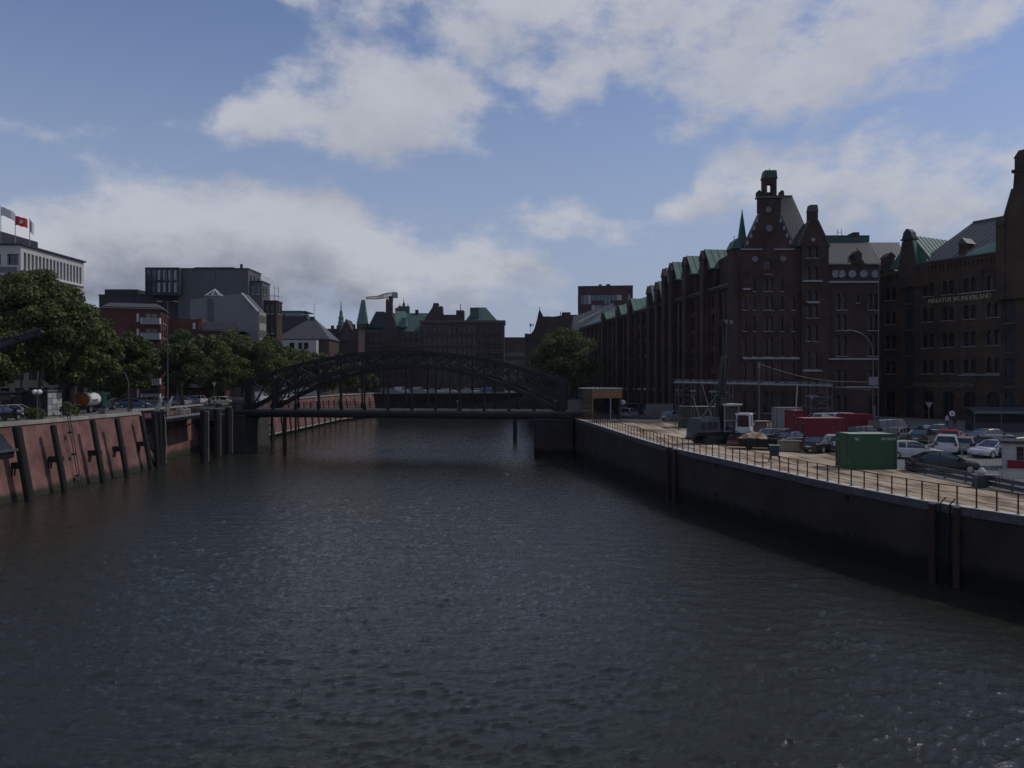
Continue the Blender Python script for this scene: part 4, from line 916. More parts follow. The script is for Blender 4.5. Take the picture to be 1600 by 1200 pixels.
# ================================================================ further buildings
def grid_ops(x0, x1, z0, z1, nx_, nz, w, h, r=0, skip=()):
    return [(x0+(x1-x0)*(i+.5)/nx_-w/2, x0+(x1-x0)*(i+.5)/nx_+w/2, z0+(z1-z0)*(j+.5)/nz-h/2, z0+(z1-z0)*(j+.5)/nz+h/2, r) for i in range(nx_) for j in range(nz) if (i,j) not in skip]
def box_house(root, x0, x1, y0, y1, z0, z1, mat, fops=(), sops=(), name='wall', roof=None, dep=.25, fm=None, gm=None, sill=None, nx_=2, nz=2):
    """front (towards -y) and right side (towards +x) with openings; local to the root"""
    m = MB(); facade(m, x0, x1, z0, z1, list(fops), y=y0, dep=dep); m.poly([(x0,y1,z0),(x0,y0,z0),(x0,y0,z1),(x0,y1,z1)]); m.poly([(x1,y1,z0),(x0,y1,z0),(x0,y1,z1),(x1,y1,z1)])
    m.build(name, mat, root)
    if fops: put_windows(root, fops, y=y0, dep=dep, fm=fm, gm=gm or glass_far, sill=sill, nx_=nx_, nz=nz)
    sroot = None
    m = MB(); facade(m, 0, y1-y0, z0, z1, list(sops), dep=dep); s = m.build('side_wall', mat, root, (x1,y0,0), R(90))
    for o in sops:
        w, h = o[1]-o[0], o[3]-o[2]; q = inst('window', window_mesh(w,h,nx_,nz,fm,gm or glass_far), root, (x1-dep+.06, y0+(o[0]+o[1])/2, o[2]), R(90))
        if sill: inst('sill', sill_mesh(w+.12, sill), q, (0, -dep+.06, 0))
    m = MB(); m.box(x0-.12,x1+.12,y0-.12,y1+.12,z1,z1+.3) if roof is None else None
    if roof is None: m.build('roof', slate_dk, root)
def root_px(name, label, cat, px, d, z=7.3, group=None): return thing(name, label, cat, (X_(px,d), d, z), 0, group)

# ---- white office block with the flags
office_w = M('office_white', (.46,.45,.42), .6, 0, .1, .5, 4)
of = thing('office_block', 'white office block with row of tall narrow windows and flags on the roof', 'building', (-112,140,7.3))
T = 36.2-7.3
sl_ = [(.9+i*1.13, .9+i*1.13+.72, T-4.6, T-1.15) for i in range(17)]
fo = [(4+i*3.2, 4+i*3.2+2.1, T-3.6, T-1.6) for i in range(6)]
box_house(of, 0, 22.5, 0, 20.6, 0, T-.01, office_w, fo, sl_, dep=.5, gm=glass)
m = MB(); m.box(-.3,22.9,-.3,20.9,T,T+.3); m.build('roof_edge', slate_dk, of)
m = MB(); m.box(22.5,22.8,0,20.6,T-5.1,T-4.75); m.build('ledge', white, of)
m = MB(); m.box(1,17,3,14,T+.3,T+3.1); m.build('penthouse', slate_dk, of)
m = MB(); m.box(-.1,22.5,-1.2,-1.12,T-5.2,T-4.1); m.build('balcony_glass', glass_far, of)
m = MB(); m.box(-.1,22.6,-1.3,-.02,T-5.6,T-5.2); m.build('balcony_slab', offwhite, of)
low = [(.8+i*2.2, 2.2+i*2.2, z, z+1.9) for i in range(9) for z in (4,8,12,16,20)]
m = MB(); m.box(22.5,31,-32,6,0,5.2); m.build('podium', grey_dk, of)
def flag(px, ytop, ybase, d, mat, label, emblem=None, w=2.3, h=1.7, sag=.5):
    t = thing('flag_pole', label, 'flag', (X_(px,d), d, Z_(ybase,d)), 0, 'flags on the office roof')
    L_ = (ybase-ytop)*d/F
    m = MB(); m.tube((0,0,0),(0,0,L_),.07,.05,8); m.tube((0,0,L_),(0,0,L_+.12),.09,.03,8); m.build('pole', steel, t)
    m = MB(); N = 10; K = 5
    def p(i, j): u = i/N; return (w*u*.95, .28*math.sin(u*7)*u, L_-.25-h*(1-j/K)-sag*u*u*1.2+.08*math.sin(u*9))
    for i in range(N):
        for j in range(K): m.poly([p(i,j),p(i+1,j),p(i+1,j+1),p(i,j+1)])
    m.build('flag_cloth', mat, t, smooth=True)
    if emblem:
        m = MB()
        for dy in (-.02,.02):
            e = lambda x0,x1,z0,z1: m.hexa([(x0,dy+.28*math.sin(x0/w*7)*x0/w-.012,L_-.25-h+z0-sag*.25),(x1,dy+.28*math.sin(x1/w*7)*x1/w-.012,L_-.25-h+z0-sag*.3),(x1,dy+.28*math.sin(x1/w*7)*x1/w+.012,L_-.25-h+z0-sag*.3),(x0,dy+.28*math.sin(x0/w*7)*x0/w+.012,L_-.25-h+z0-sag*.25),
                (x0,dy+.28*math.sin(x0/w*7)*x0/w-.012,L_-.25-h+z1-sag*.25),(x1,dy+.28*math.sin(x1/w*7)*x1/w-.012,L_-.25-h+z1-sag*.3),(x1,dy+.28*math.sin(x1/w*7)*x1/w+.012,L_-.25-h+z1-sag*.3),(x0,dy+.28*math.sin(x0/w*7)*x0/w+.012,L_-.25-h+z1-sag*.25)])
            e(.75,1.55,.5,.95); e(.75,.9,.95,1.15); e(1.05,1.25,.95,1.3); e(1.4,1.55,.95,1.15)
        m.build('emblem', white, t)
flag(2,322,383,143, white, 'white flag at the left edge of the office roof', None, 2.6, 1.6, .9)
flag(24.5,336,383,143, M('flag_red', (.55,.03,.03), .8, 0, .1), 'red flag with white castle emblem on the office roof', True)
flag(47,342,386,144, white, 'limp white flag on the right pole of the office roof', None, .75, 2.3, .6)

# ---- red apartment house with white balconies
ld = thing('dark_fill_building', 'low dark building added behind the trees left of the red apartment house', 'building', (-84,86,7.3))  # added to fill the gap under the trees with darkness
box_house(ld, 0, 11, 0, 46, 0, 7.5, grey_dk, grid_ops(.5,10.5,.6,6.8,4,2,1.6,1.8), grid_ops(.5,45.5,.4,7.0,14,2,2.0,2.2), gm=glass)
def balcony(root, x, y, z, w, d=1.3, front=grey_lt, side=white):
    m = MB(); m.box(x-w/2,x+w/2,y-d,y,z-.15,z); slab = m.build('balcony_slab', concrete, root)
    m = MB(); m.box(x-w/2,x+w/2,y-d,y-d+.08,z,z+1.05); m.build('balcony_front', front, slab)  # grey puts the shade of the white fronts into the colour
    for s in (-1,1): m = MB(); m.box(x+s*w/2-.06,x+s*w/2+.06,y-d-.02,y,z,z+1.07); m.build('balcony_side', side, slab)
ap = root_px('apartment_house', 'dark red brick apartment house with white stacked balconies behind the trees', 'house', 158, 140)
d = 140; W = (247-158)*d/F; T = Z_(481,d)-7.3; xb = (213-158)*d/F; ap.rotation_euler[2] = R(17)
fo = []
for k in range(6):
    z = T-2.6-k*2.8; fo += [(xb+1.0,xb+1.9,z,z+1.75),(xb+2.05,xb+2.95,z,z+1.75)]
box_house(ap, 0, W-.4, 0, 12, 0, T, brick_red, fo, [(1.5+i*3,2.7+i*3,T-2.4-k*2.8,T-.9-k*2.8) for i in range(3) for k in range(6)], fm=frame_lt, sill=white)
m = MB(); m.mesh([(-.3,-.3,T),(W,-.3,T),(W,12.3,T),(-.3,12.3,T),(1.2,1.2,T+1.1),(W-1.2,1.2,T+1.1),(W-1.2,11,T+1.1),(1.2,11,T+1.1)], [(0,1,5,4),(1,2,6,5),(2,3,7,6),(3,0,4,7),(4,5,6,7)]); m.build('mansard_roof', slate, ap)
for k in range(6): balcony(ap, xb+2.0, -.0, T-2.75-k*2.8, 3.1)
for k in range(6):
    m = MB(); m.box(xb-.5,xb-.1,-.12,0,T-2.4-k*2.8,T-.9-k*2.8); m.build('stair_window', frame_lt, ap)
ap2 = root_px('apartment_house', 'lower red brick apartment house with pairs of white balconies behind the street lamp', 'house', 258, 150)
d = 150; W = (345-258)*d/F; T = Z_(516,d)-7.3; ap2.rotation_euler[2] = R(14)
bx = [2.6,4.5,6.5,8.9]
fo = [(x-.55,x+.55,z+.05,z+2.0) for x in bx for z in (.3,3.1,5.9,8.7,11.5)]
box_house(ap2, 0, W, 0, 11, 0, T, brick_red, fo, fm=frame_lt, sill=white)
m = MB(); m.mesh([((312-258)*d/F,-.3,T),(W+4,-.3,T),(W+4,11,T),((312-258)*d/F,11,T),((314-258)*d/F,1.5,T+1.9),(W+2,1.5,T+1.9),(W+2,9,T+1.9),((314-258)*d/F,9,T+1.9)], [(0,1,5,4),(1,2,6,5),(2,3,7,6),(3,0,4,7),(4,5,6,7)]); m.build('mansard_roof', slate_dk, ap2)
m = MB(); m.box(.2,(306-258)*d/F,.5,9,T,T+2.3); m.build('stair_head', brick_red, ap2)
m = MB(); m.box((306-258)*d/F+.01,(312-258)*d/F,.3,9,T,T+2.5); m.build('chimney', Mbrick('brick_orange', (.18,.06,.045),(.15,.05,.04),(.1,.07,.06)), ap2)
m = MB(); m.box((298-258)*d/F,(302-258)*d/F,.42,.5,T+.3,T+1.6); m.build('window', frame_lt, ap2)
for x in bx[:3]:
    for k in range(5): balcony(ap2, x, 0, .2+k*2.8, 1.7)
# ---- long dark block, glass cube, grey block
dk = root_px('office_block', 'long low dark clad office block left of the glass cube', 'building', 155, 180)
d = 180; W = (300-155)*d/F; T = Z_(462,d)-7.3
box_house(dk, 0, W, 0, 14, 0, T, grey_dk, grid_ops(1,9,T-9,T-1.5,5,3,1.0,1.3), dep=.15)
m = MB(); m.box(.8,(212-155)*d/F,1,9,T+.3,T+1.6); m.build('plant_room', slate_dk, dk)
gc = root_px('glass_cube', 'dark blue glazed two storey cube on top of the dark office block', 'building', 228, 176, Z_(461,176))
d = 176; W = (279-228)*d/F; Hh = (461-418)*d/F
blue_frame = M('blue_steel', (.012,.03,.055), .4, .3, .1)
curtain = M('curtain', (.30,.32,.34), .9, 0, .1)
for i in range(6):
    for j in range(2):
        x0, x1 = W*(i)/6, W*(i+1)/6; z0, z1 = .3+(Hh-.6)*j/2, .3+(Hh-.6)*(j+1)/2
        m = MB(); m.box(x0+.1,x1-.1,.1,.16,z0+.12,z1-.12); m.build('pane', glass_far if (i+j) % 3 else glass, gc)
        if i > 1:
            m = MB(); q = .25+.5*rnd.random(); m.box(x0+.2,x0+.2+(x1-x0-.4)*q,.02,.08,z0+.35,z1-.3); m.build('blind', curtain, gc)
m = MB(); m.box(0,W,.2,9,0,Hh); m.build('core', grey_dk, gc)
m = MB(); m.box(-.1,W+.1,-.12,.22,0,.3); m.box(-.1,W+.1,-.12,.22,Hh-.3,Hh); m.box(-.1,W+.1,-.1,.2,Hh/2-.12,Hh/2+.12)
for i in range(7): m.box(W*i/6-.09,W*i/6+.09,-.1,.21,.3,Hh-.3)
m.build('frame', blue_frame, gc)
gb = root_px('office_block', 'tall grey rendered block with stepped terraces behind the pale gabled house', 'building', 279, 178)
d = 178; u = d/F; T = Z_(421,d)-7.3; w1 = (388-279)*u
box_house(gb, 0, w1, 0, 9, 0, T, grey_m, (), [(1+i*2.6,2.3+i*2.6,T-3.2-k*4,T-1.2-k*4) for i in range(3) for k in range(4)], fm=frame_lt)
m = MB(); m.box(5,12,2,8,T+.3,T+.8); m.extr([(2,T+.3),(7,T+.3),(5.8,T+.8),(3,T+.8)],2,6); m.build('roof_plant', slate_dk, gb)
m = MB(); m.box((373-279)*u,(376-279)*u,1,1.6,T+.3,T+1.4); m.build('chimney', slate_dk, gb)
m = MB(); m.box((332-279)*u,(335-279)*u,-.25,0,T-9,T); m.build('pilaster', grey_m, gb)
px0 = 388
for (pa, pb, py, dy) in ((388,408,440,1.0),(408,428,470,2.0)):
    x0, x1 = (pa-279)*u, (pb-279)*u; t_ = Z_(py,d)-7.3
    fo = [(x0+.5,x0+1.2,z,z+2) for z in np.arange(t_-2.8,8,-4.6)]+[(x0+1.7,x0+2.4,z,z+2) for z in np.arange(t_-2.8,8,-4.6)]
    box_house(gb, x0+.01, x1, dy, 6.5, 0, t_, brick_far if pa > 400 else grey_m, fo, [(.6,1.5,t_-2.8,t_-.9),(2.4,3.3,t_-2.8,t_-.9)], name='terrace_wall', fm=frame_lt, sill=white)
    m = MB()
    for x in np.arange(x0+.2,x1,.7): m.bar((x,dy-.05,t_+.3),(x,dy-.05,t_+1.4),.05)
    m.bar((x0,dy-.05,t_+1.4),(x1,dy-.05,t_+1.4),.06); m.bar((x1,dy,t_+1.4),(x1,6.4,t_+1.4),.06); m.build('terrace_railing', steel_dull, gb)
m = MB(); xr = (423-279)*u
for x in (xr, xr+.9): m.bar((x,3,T-9),(x,3,T-3.5),.08)
for z in (T-8,T-6,T-4): m.bar((xr,3,z),(xr+.9,3,z),.07)
m.build('ladder_frame', steel_dk, gb)
gh = root_px('gabled_house', 'pale grey windowless gable wall with beige street front in front of grey block', 'house', 297, 165)
d = 165; u = d/F; z0 = Z_(520,d)-9
prof = [(0,0),((392-297)*u,0),((403-297)*u,0),((403-297)*u,Z_(487,d)-7.3),((378-297)*u,Z_(459,d)-7.3),(0,Z_(468,d)-7.3)]
m = MB(); m.extr(prof, 0, 4.5); m.build('gable_wall', grey_lt, gh)
m = MB(); m.bar(((378-297)*u,-.1,Z_(458,d)-7.3),((404-297)*u,-.1,Z_(487,d)-7.3),.5,.25); m.build('verge', white, gh)
m = MB(); m.poly([((378-297)*u,0,Z_(458.5,d)-7.2),((404-297)*u,0,Z_(487,d)-7.2),((404-297)*u,4.6,Z_(487,d)-7.2),((378-297)*u,4.6,Z_(458.5,d)-7.2)]); m.build('roof', slate, gh)
m = MB(); m.box((325-297)*u,(333-297)*u,-.3,0,0,Z_(466,d)-7.3); m.build('flue_strip', grey_m, gh)
beige = M('beige_plaster', (.30,.27,.215), .8)
m = MB(); m.box((403-297)*u+.02,(405.5-297)*u,.1,4.5,0,Z_(487,d)-7.3); m.build('street_front', beige, gh)
for k in range(3):
    for i in range(4):
        m = MB(); m.box((405.5-297)*u,(405.5-297)*u+.06,.3+i*1.05,.95+i*1.05,Z_(492,d)-7.3-1.6-k*3.2,Z_(492,d)-7.3-k*3.2); m.build('window', frame_dk, gh)
sk = root_px('glass_pyramid', 'small white framed glass pyramid rooflight above the pale gable', 'rooflight', 336, 171, Z_(463,171))
m = MB()
for a in ((-1.6,-1.6),(1.6,-1.6),(1.6,1.6),(-1.6,1.6)): m.bar((a[0],a[1],0),(0,0,1.6),.12)
for a, b in (((-1.6,-1.6),(1.6,-1.6)),((1.6,-1.6),(1.6,1.6)),((1.6,1.6),(-1.6,1.6)),((-1.6,1.6),(-1.6,-1.6))): m.bar((*a,.05),(*b,.05),.12); m.bar(((a[0]+b[0])/2,(a[1]+b[1])/2,0),(0,0,1.6),.08)
m.build('frame', white, sk)
for a, b in (((-1.6,-1.6),(1.6,-1.6)),((1.6,-1.6),(1.6,1.6)),((1.6,1.6),(-1.6,1.6)),((-1.6,1.6),(-1.6,-1.6))):
    m = MB(); m.poly([(a[0]*.97,a[1]*.97,.03),(b[0]*.97,b[1]*.97,.03),(0,0,1.52)]); m.build('pane', glass_far, sk)
m = MB(); m.box(-1.8,1.8,-1.8,1.8,-3,0); m.build('kerb', grey_m, sk)
# ---- hipped house, white cube, brick gable house
hh = root_px('hipped_house', 'house with big grey hipped roof and white block beside the canal trees', 'house', 432, 245)
d = 245; u = d/F; T = Z_(530,d)-7.3; W = (514-432)*u
box_house(hh, 0, W, 0, 14, 0, T, brick_brown, grid_ops(9.5,W-.5,2,T-1,3,2,1.1,1.6), ())
m = MB(); R0 = (482-432)*u; m.mesh([(-.5,-.5,T),(W+.5,-.5,T),(W+.5,14.5,T),(-.5,14.5,T),(R0-.6,5,Z_(495,d)-7.3),(R0+.6,5,Z_(495,d)-7.3)], [(0,1,5,4),(1,2,5),(2,3,4,5),(3,0,4)]); m.build('hipped_roof', slate, hh)
m = MB(); m.box(R0-.6,R0+.6,4.4,5.6,Z_(497,d)-7.3,Z_(493,d)-7.3); m.build('ridge_vent', slate_dk, hh)
m = MB(); m.bar((R0+.6,5,Z_(494,d)-7.3),(R0+.6,5,Z_(472,d)-7.3),.08)
for k in (.3,.5,.7): m.bar((R0-.1,5,Z_(494-22*k-5,d)-7.3),(R0+1.1,5,Z_(494-22*k-5,d)-7.3),.05)
m.build('aerial', steel_dull, hh)
m = MB(); m.box((504-432)*u,(510-432)*u,-.2,.6,T+.05,T+1.3); m.build('roof_window', steel, hh)
wb = root_px('white_annexe', 'white flat roofed annexe with three dark windows under the hipped roof', 'house', 440, 241)
d = 241; u = d/F; T = Z_(531,d)-7.3
box_house(wb, 0, (494-440)*u, 0, 3.4, 0, T, offwhite, [((466-440)*u,(472-440)*u,T-2.9,T-.9),((474.5-440)*u,(482-440)*u,T-2.9,T-.9),((452-440)*u,(460-440)*u,T-2.9,T-.9)], gm=glass)
m = MB(); m.extr([(2.0,0),(2.6,0),(2.6,3.6),(2,3.6)], 0, .01); 
ln = root_px('roof_hall', 'dark sloping hall roof with green ridge left of the hipped house', 'building', 428, 262)
d = 262; u = d/F
m = MB(); m.extr([(0,0),(16,0),(16,Z_(535,d)-7.3),(11,Z_(494,d)-7.3),(2.5,Z_(494,d)-7.3),(0,Z_(515,d)-7.3)], 0, 12); m.build('hall', slate_dk, ln)
m = MB(); m.box(2,3.6,2,4,Z_(496,d)-7.3,Z_(490,d)-7.3); m.build('vent', copper_dk, ln); m = MB(); m.box(9.6,11,2,4,Z_(496,d)-7.3,Z_(491,d)-7.3); m.build('vent', copper_dk, ln)
fg = root_px('glass_office', 'distant pale glass office with terraced top floors', 'building', 425, 300)
d = 300; u = d/F
m = MB(); m.box(0,13.2,0,12,0,Z_(492,d)-7.3); m.build('storey', grey_lt, fg)
m = MB(); m.box(0,11.2,1,11,Z_(492,d)-7.3,Z_(485,d)-7.3); m.build('terrace_floor', M('greenish_glass', (.20,.26,.26), .3, 0, .1), fg)
for z in (487,497,503): m = MB(); m.box(-.1,13.4,-.2,12,Z_(z,d)-7.3,Z_(z,d)-7); m.build('band', steel_dull, fg)
bgh = root_px('gabled_house', 'small red brick house with steep white edged gable left of the green spire', 'house', 510, 272)
d = 272; u = d/F; T = Z_(515,d)-7.3
box_house(bgh, 0, (560-510)*u, 0, 12, 0, T, brick_far, grid_ops(.5,9.5,2,T,5,3,.9,1.5), fm=frame_lt)
gx0, gx1 = (532-510)*u, (552-510)*u
m = MB(); m.extr([(gx0,T-4),(gx1,T-4),(gx1,T-.5),((gx0+gx1)/2,Z_(499,d)-7.3),(gx0,T-.5)], -.5, 8); m.build('gable', brick_far, bgh)
for a in (gx0,gx1): m = MB(); m.bar((a,-.6,T-.5),((gx0+gx1)/2,-.6,Z_(498.5,d)-7.3),.25,.2); m.build('gable_edge', sandstone, bgh)
m = MB(); m.box((gx0+gx1)/2-.6,(gx0+gx1)/2+.6,-.55,-.45,T-4,T+.5); m.build('loading_hatch', frame_dk, bgh)
for px in (514,523,541,548): m = MB(); m.box((px-510)*u-.5,(px-510)*u+.5,5,6,T,Z_(507 if px < 530 else 505,d)-7.3); m.build('chimney', brick_far, bgh)
# ---- church spires and crane far behind
sp = root_px('church_spire', 'slender green baroque church spire far behind the gabled house', 'spire', 533, 420)
d = 420; zz = lambda py: Z_(py,d)-7.3
m = MB(); m.box(-1.5,1.5,-1.5,1.5,0,zz(512)); m.build('tower', brick_far, sp)
m = MB(); m.lathe([(2.0,zz(512)),(2.0,zz(508)),(1.7,zz(507)),(1.7,zz(503)),(1.3,zz(500)),(1.5,zz(497)),(1.1,zz(494)),(.8,zz(491)),(.9,zz(488)),(.35,zz(484)),(.12,zz(470))], n=10); m.build('helmet', copper_dk, sp)
ts = root_px('church_tower', 'three small dark pinnacles of a church tower above the green roofs', 'tower', 631, 480)
d = 480
m = MB(); m.box(-3.5,3.5,-2,2,0,zz(489)+4); m.build('tower', slate_dk, ts)
for px, py in ((625,473),(631,465),(637.5,473)):
    x = (px-631)*d/F; m = MB(); h0 = Z_(487,d)-7.3; h1 = Z_(py,d)-7.3
    m.lathe([(.8,h0),(.7,h0+(h1-h0)*.3),(1.0,h0+(h1-h0)*.4),(.8,h0+(h1-h0)*.55),(.25,h0+(h1-h0)*.7),(.05,h1)], (x,0,0), 8); m.build('pinnacle', slate_dk, ts)
cr = root_px('tower_crane', 'white tower crane jib showing above the far warehouse', 'crane', 611, 340)
d = 340; zz = lambda py: Z_(py,d)-7.3; xx = lambda px: (px-611)*d/F
m = MB()
for a in ((-.7,-.7),(.7,-.7),(.7,.7),(-.7,.7)): m.bar((*a,0),(*a,zz(468)),.16)
for i in range(24):
    z = zz(468)*i/24; m.bar((-.7,-.7,z),(.7,-.7,z+zz(468)/24),.1); m.bar((.7,-.7,z),(.7,.7,z+zz(468)/24),.1)
m.build('mast', steel_dk, cr)
m = MB(); pal = M('crane_paint', (.42,.38,.33), .6)
P = [(xx(572),zz(464.5)),(xx(590),zz(463)),(xx(602),zz(459)),(xx(612),zz(457.5)),(xx(620),zz(457))]; Q = [(xx(572),zz(467)),(xx(590),zz(467)),(xx(598),zz(466)),(xx(612),zz(464)),(xx(620),zz(463))]
for y in (-.6,.6):
    for A_ in (P,Q):
        for a, b in zip(A_, A_[1:]): m.bar((a[0],y,a[1]),(b[0],y,b[1]),.28)
    for i in range(26):
        t = i/26; q = lambda L_, t: (np.interp(t,[0,.36,.6,.83,1],[p[0] for p in L_]), y, np.interp(t,[0,.36,.6,.83,1],[p[1] for p in L_]))
        m.bar(q(P,t), q(Q,min(1,t+1/26)), .16)
m.build('jib', pal, cr)
m = MB(); m.box(xx(613),xx(621.5),-.9,.9,zz(465.5),zz(457.5)); m.build('counterweight', M('dirty_concrete', (.30,.27,.24), .8), cr)
m = MB(); m.box(-.9,.9,-.9,.9,zz(470),zz(463)); m.bar((xx(615),0,zz(457)),(xx(615),0,zz(453)),.12); m.build('slewing_unit', steel_dk, cr)

# ================================================================ far warehouses closing the view
fw = root_px('warehouse', 'far brick warehouse with green copper roofs and pointed corner spire', 'warehouse', 557, 292, 7.2)
d = 292; u = d/F; fx = lambda px: (px-557)*u; fz = lambda py: Z_(py,d)-7.2
ops = [(x-.55,x+.55,z,z+2.2,.4) for x in np.arange(2.2,fx(656),2.15) for z in (fz(606),fz(590),fz(574),fz(558),fz(542),fz(528))]
m = MB(); facade(m, 0, fx(657), 0, fz(517), ops, dep=.3); m.build('wall', brick_far, fw); put_windows(fw, ops, dep=.3)
for py in (519,541,571): m = MB(); m.box(0,fx(657),-.3,0,fz(py)-.2,fz(py)+.2); m.build('string_course', M('dull_stone', (.09,.078,.07), .8), fw)
m = MB(); a,b,c,e = (fx(572),-.3,fz(518)),(fx(668),-.3,fz(518)),(fx(668),9,fz(486)),(fx(580),9,fz(486)); m.poly([a,b,c,e]); m.poly([a,e,(fx(572),12,fz(518))]); seams(m,a,b,c,e,26,.1,.1); m.build('roof', copper_dk, fw)
m = MB(); m.extr([(fx(575),fz(512)),(fx(606),fz(512)),(fx(601),fz(487)),(fx(588),fz(487))], -.6, 6); m.build('mansard', slate_dk, fw)
m = MB(); m.lathe([(2.4,0),(2.4,fz(506))], (fx(566),1.5,0), 8); m.build('corner_tower', brick_far, fw)
m = MB(); m.mesh([(fx(557.5),-.6,fz(506)),(fx(573.5),-.6,fz(506)),(fx(573.5),3.4,fz(506)),(fx(557.5),3.4,fz(506)),(fx(564),1.1,fz(468)),(fx(569),1.1,fz(468)),(fx(569),2.0,fz(468)),(fx(564),2.0,fz(468))], [(0,1,5,4),(1,2,6,5),(2,3,7,6),(3,0,4,7),(4,5,6,7)]); m.build('corner_spire', copper, fw)
m = MB(); m.extr([(fx(596),fz(540)),(fx(624),fz(540)),(fx(624),fz(520)),(fx(617),fz(500)),(fx(613),fz(492)),(fx(613),fz(470)),(fx(603.5),fz(470)),(fx(603.5),fz(492)),(fx(601),fz(505))], -1.0, 1.2); m.build('gable_tower', brick_far, fw)
m = MB(); m.box(fx(604),fx(606.5),-.8,.8,fz(470),fz(467)); m.box(fx(610),fx(612.5),-.8,.8,fz(470),fz(467)); m.build('gable_pinnacle', brick_far, fw)
m = MB(); a,b,c,e = (fx(616),-1.2,fz(510)),(fx(636),-1.2,fz(510)),(fx(630),6,fz(484)),(fx(614),6,fz(484)); m.poly([a,b,c,e]); m.poly([b,(fx(636),6,fz(510)),c]); m.build('bright_dormer_roof', copper, fw)
m = MB(); m.extr([(fx(626),fz(512)),(fx(634),fz(512)),(fx(636),fz(497)),(fx(628),fz(497))], -1.4, 2); m.build('dormer', copper, fw)
for px, py in ((647,481),(615,478)): m = MB(); m.box(fx(px)-.6,fx(px)+.6,8,9.4,fz(488),fz(py)); m.build('chimney', brick_far, fw)
fb = root_px('warehouse', 'far flat corniced brick warehouse with zigzag fire stairs behind the bridge', 'warehouse', 657, 286, 7.2)
d = 286; u = d/F; fx = lambda px: (px-657)*u; fz = lambda py: Z_(py,d)-7.2
ops = [(x-.5,x+.5,z,z+2.6,.4) for x in np.arange(1.6,fx(748),1.85) for z in (fz(610),fz(592),fz(574),fz(556),fz(538),fz(520))]
m = MB(); facade(m, 0, fx(788), 0, fz(504), ops, dep=.3); m.poly([(fx(788),0,0),(fx(788),16,0),(fx(788),16,fz(504)),(fx(788),0,fz(504))]); m.poly([(0,16,0),(0,0,0),(0,0,fz(504)),(0,16,fz(504))]); m.build('wall', brick_far, fb); put_windows(fb, ops, dep=.3)
m = MB(); m.box(-.4,fx(788)+.4,-.5,16,fz(504),fz(500.5)); m.build('cornice', M('dull_stone', (.09,.078,.07)), fb)
m = MB(); m.box(0,fx(788),-.25,0,fz(540),fz(538.6)); m.build('string_course', M('dull_stone', (.09,.078,.07)), fb)
m = MB(); m.extr([(fx(661),fz(501)),(fx(700),fz(501)),(fx(691),fz(488)),(fx(690.5),fz(478)),(fx(687),fz(478)),(fx(684),fz(481)),(fx(684),fz(473)),(fx(677),fz(473)),(fx(675),fz(480))], 1, 6); m.build('gable', brick_far, fb)
m = MB(); m.box(fx(694),fx(712),2,8,fz(501),fz(491)); m.build('roof_box', brick_far, fb); m = MB(); m.box(fx(712),fx(724),2,8,fz(501),fz(484)); m.bar((fx(718.5),4,fz(484)),(fx(718.5),4,fz(473)),.25); m.build('stair_head', brick_far, fb)
m = MB(); m.mesh([(fx(727),1,fz(500.5)),(fx(777),1,fz(500.5)),(fx(777),14,fz(500.5)),(fx(727),14,fz(500.5)),(fx(742),6,fz(478)),(fx(758),6,fz(478))],[(0,1,5,4),(1,2,5),(2,3,4,5),(3,0,4)]); m.build('hipped_roof', copper_dk, fb)
m = MB(); m.box(fx(734),fx(748),1.5,5,fz(497),fz(480)); m.build('roof_dormer', copper_dk, fb)
m = MB()
for k in range(7):
    z = fz(612)+k*(fz(506)-fz(612))/7; dz = (fz(506)-fz(612))/7
    m.box(fx(752),fx(786),-1.6,-.4,z,z+.12); m.bar((fx(752),-1.6,z+1.1),(fx(786),-1.6,z+1.1),.1)
    a, b = (fx(754),fx(762)) if k % 2 else (fx(762),fx(754)); m.bar((a,-1.8,z),(b,-1.8,z+dz),.5,.15)
for px in (752,768,786): m.bar((fx(px),-1.5,0),(fx(px),-1.5,fz(506)),.14)
m.build('fire_stairs', steel_dull, fb)
lw = root_px('office_block', 'low distant block with rows of small windows between the warehouses', 'building', 786, 340, 7)
d = 340; u = d/F
box_house(lw, 0, (850-786)*u, 0, 14, 0, Z_(528,d)-7, brick_far, grid_ops(.5,11,4,18,9,4,.7,1.5), fm=frame_lt, dep=.2)
# ---- right background: gabled block and brick cube
gr = root_px('warehouse', 'brick warehouse with curved gable behind the round tree', 'warehouse', 820, 232, 6)
d = 232; u = d/F; fx = lambda px: (px-820)*u; fz = lambda py: Z_(py,d)-6
box_house(gr, 0, fx(935), 0, 14, 0, fz(530), brick_far, [(x-.5,x+.5,z,z+2.3,.4) for x in np.arange(1.5,fx(930),2.0) for z in (2,6,10)], dep=.3)
pr = [(fx(820),fz(531)),(fx(930),fz(531)),(fx(930),fz(495)),(fx(915),fz(492)),(fx(885),fz(492)),(fx(850),fz(497)),(fx(845.5),fz(488)),(fx(843),fz(483)),(fx(841.5),fz(488)),(fx(839),fz(500)),(fx(834),fz(516)),(fx(829),fz(522)),(fx(820),fz(521))]
m = MB(); m.extr(pr, -.4, 1.2); m.build('gable', brick_far, gr)
m = MB(); m.bar((fx(843),.3,fz(484)),(fx(843),.3,fz(479)),.15); m.build('finial', steel_dk, gr)
m = MB(); m.poly([(fx(845),1.2,fz(505)),(fx(935),1.2,fz(512)),(fx(935),9,fz(486)),(fx(850),9,fz(492))]); m.build('roof', slate, gr)
m = MB(); m.box(fx(846),fx(862),3,8,fz(502),fz(493)); m.build('copper_dormer', copper_dk, gr); m = MB(); m.box(fx(880),fx(893),4,8,fz(500),fz(486)); m.bar((fx(877),4,fz(492)),(fx(877),4,fz(485)),.2); m.build('chimney', brick_far, gr)
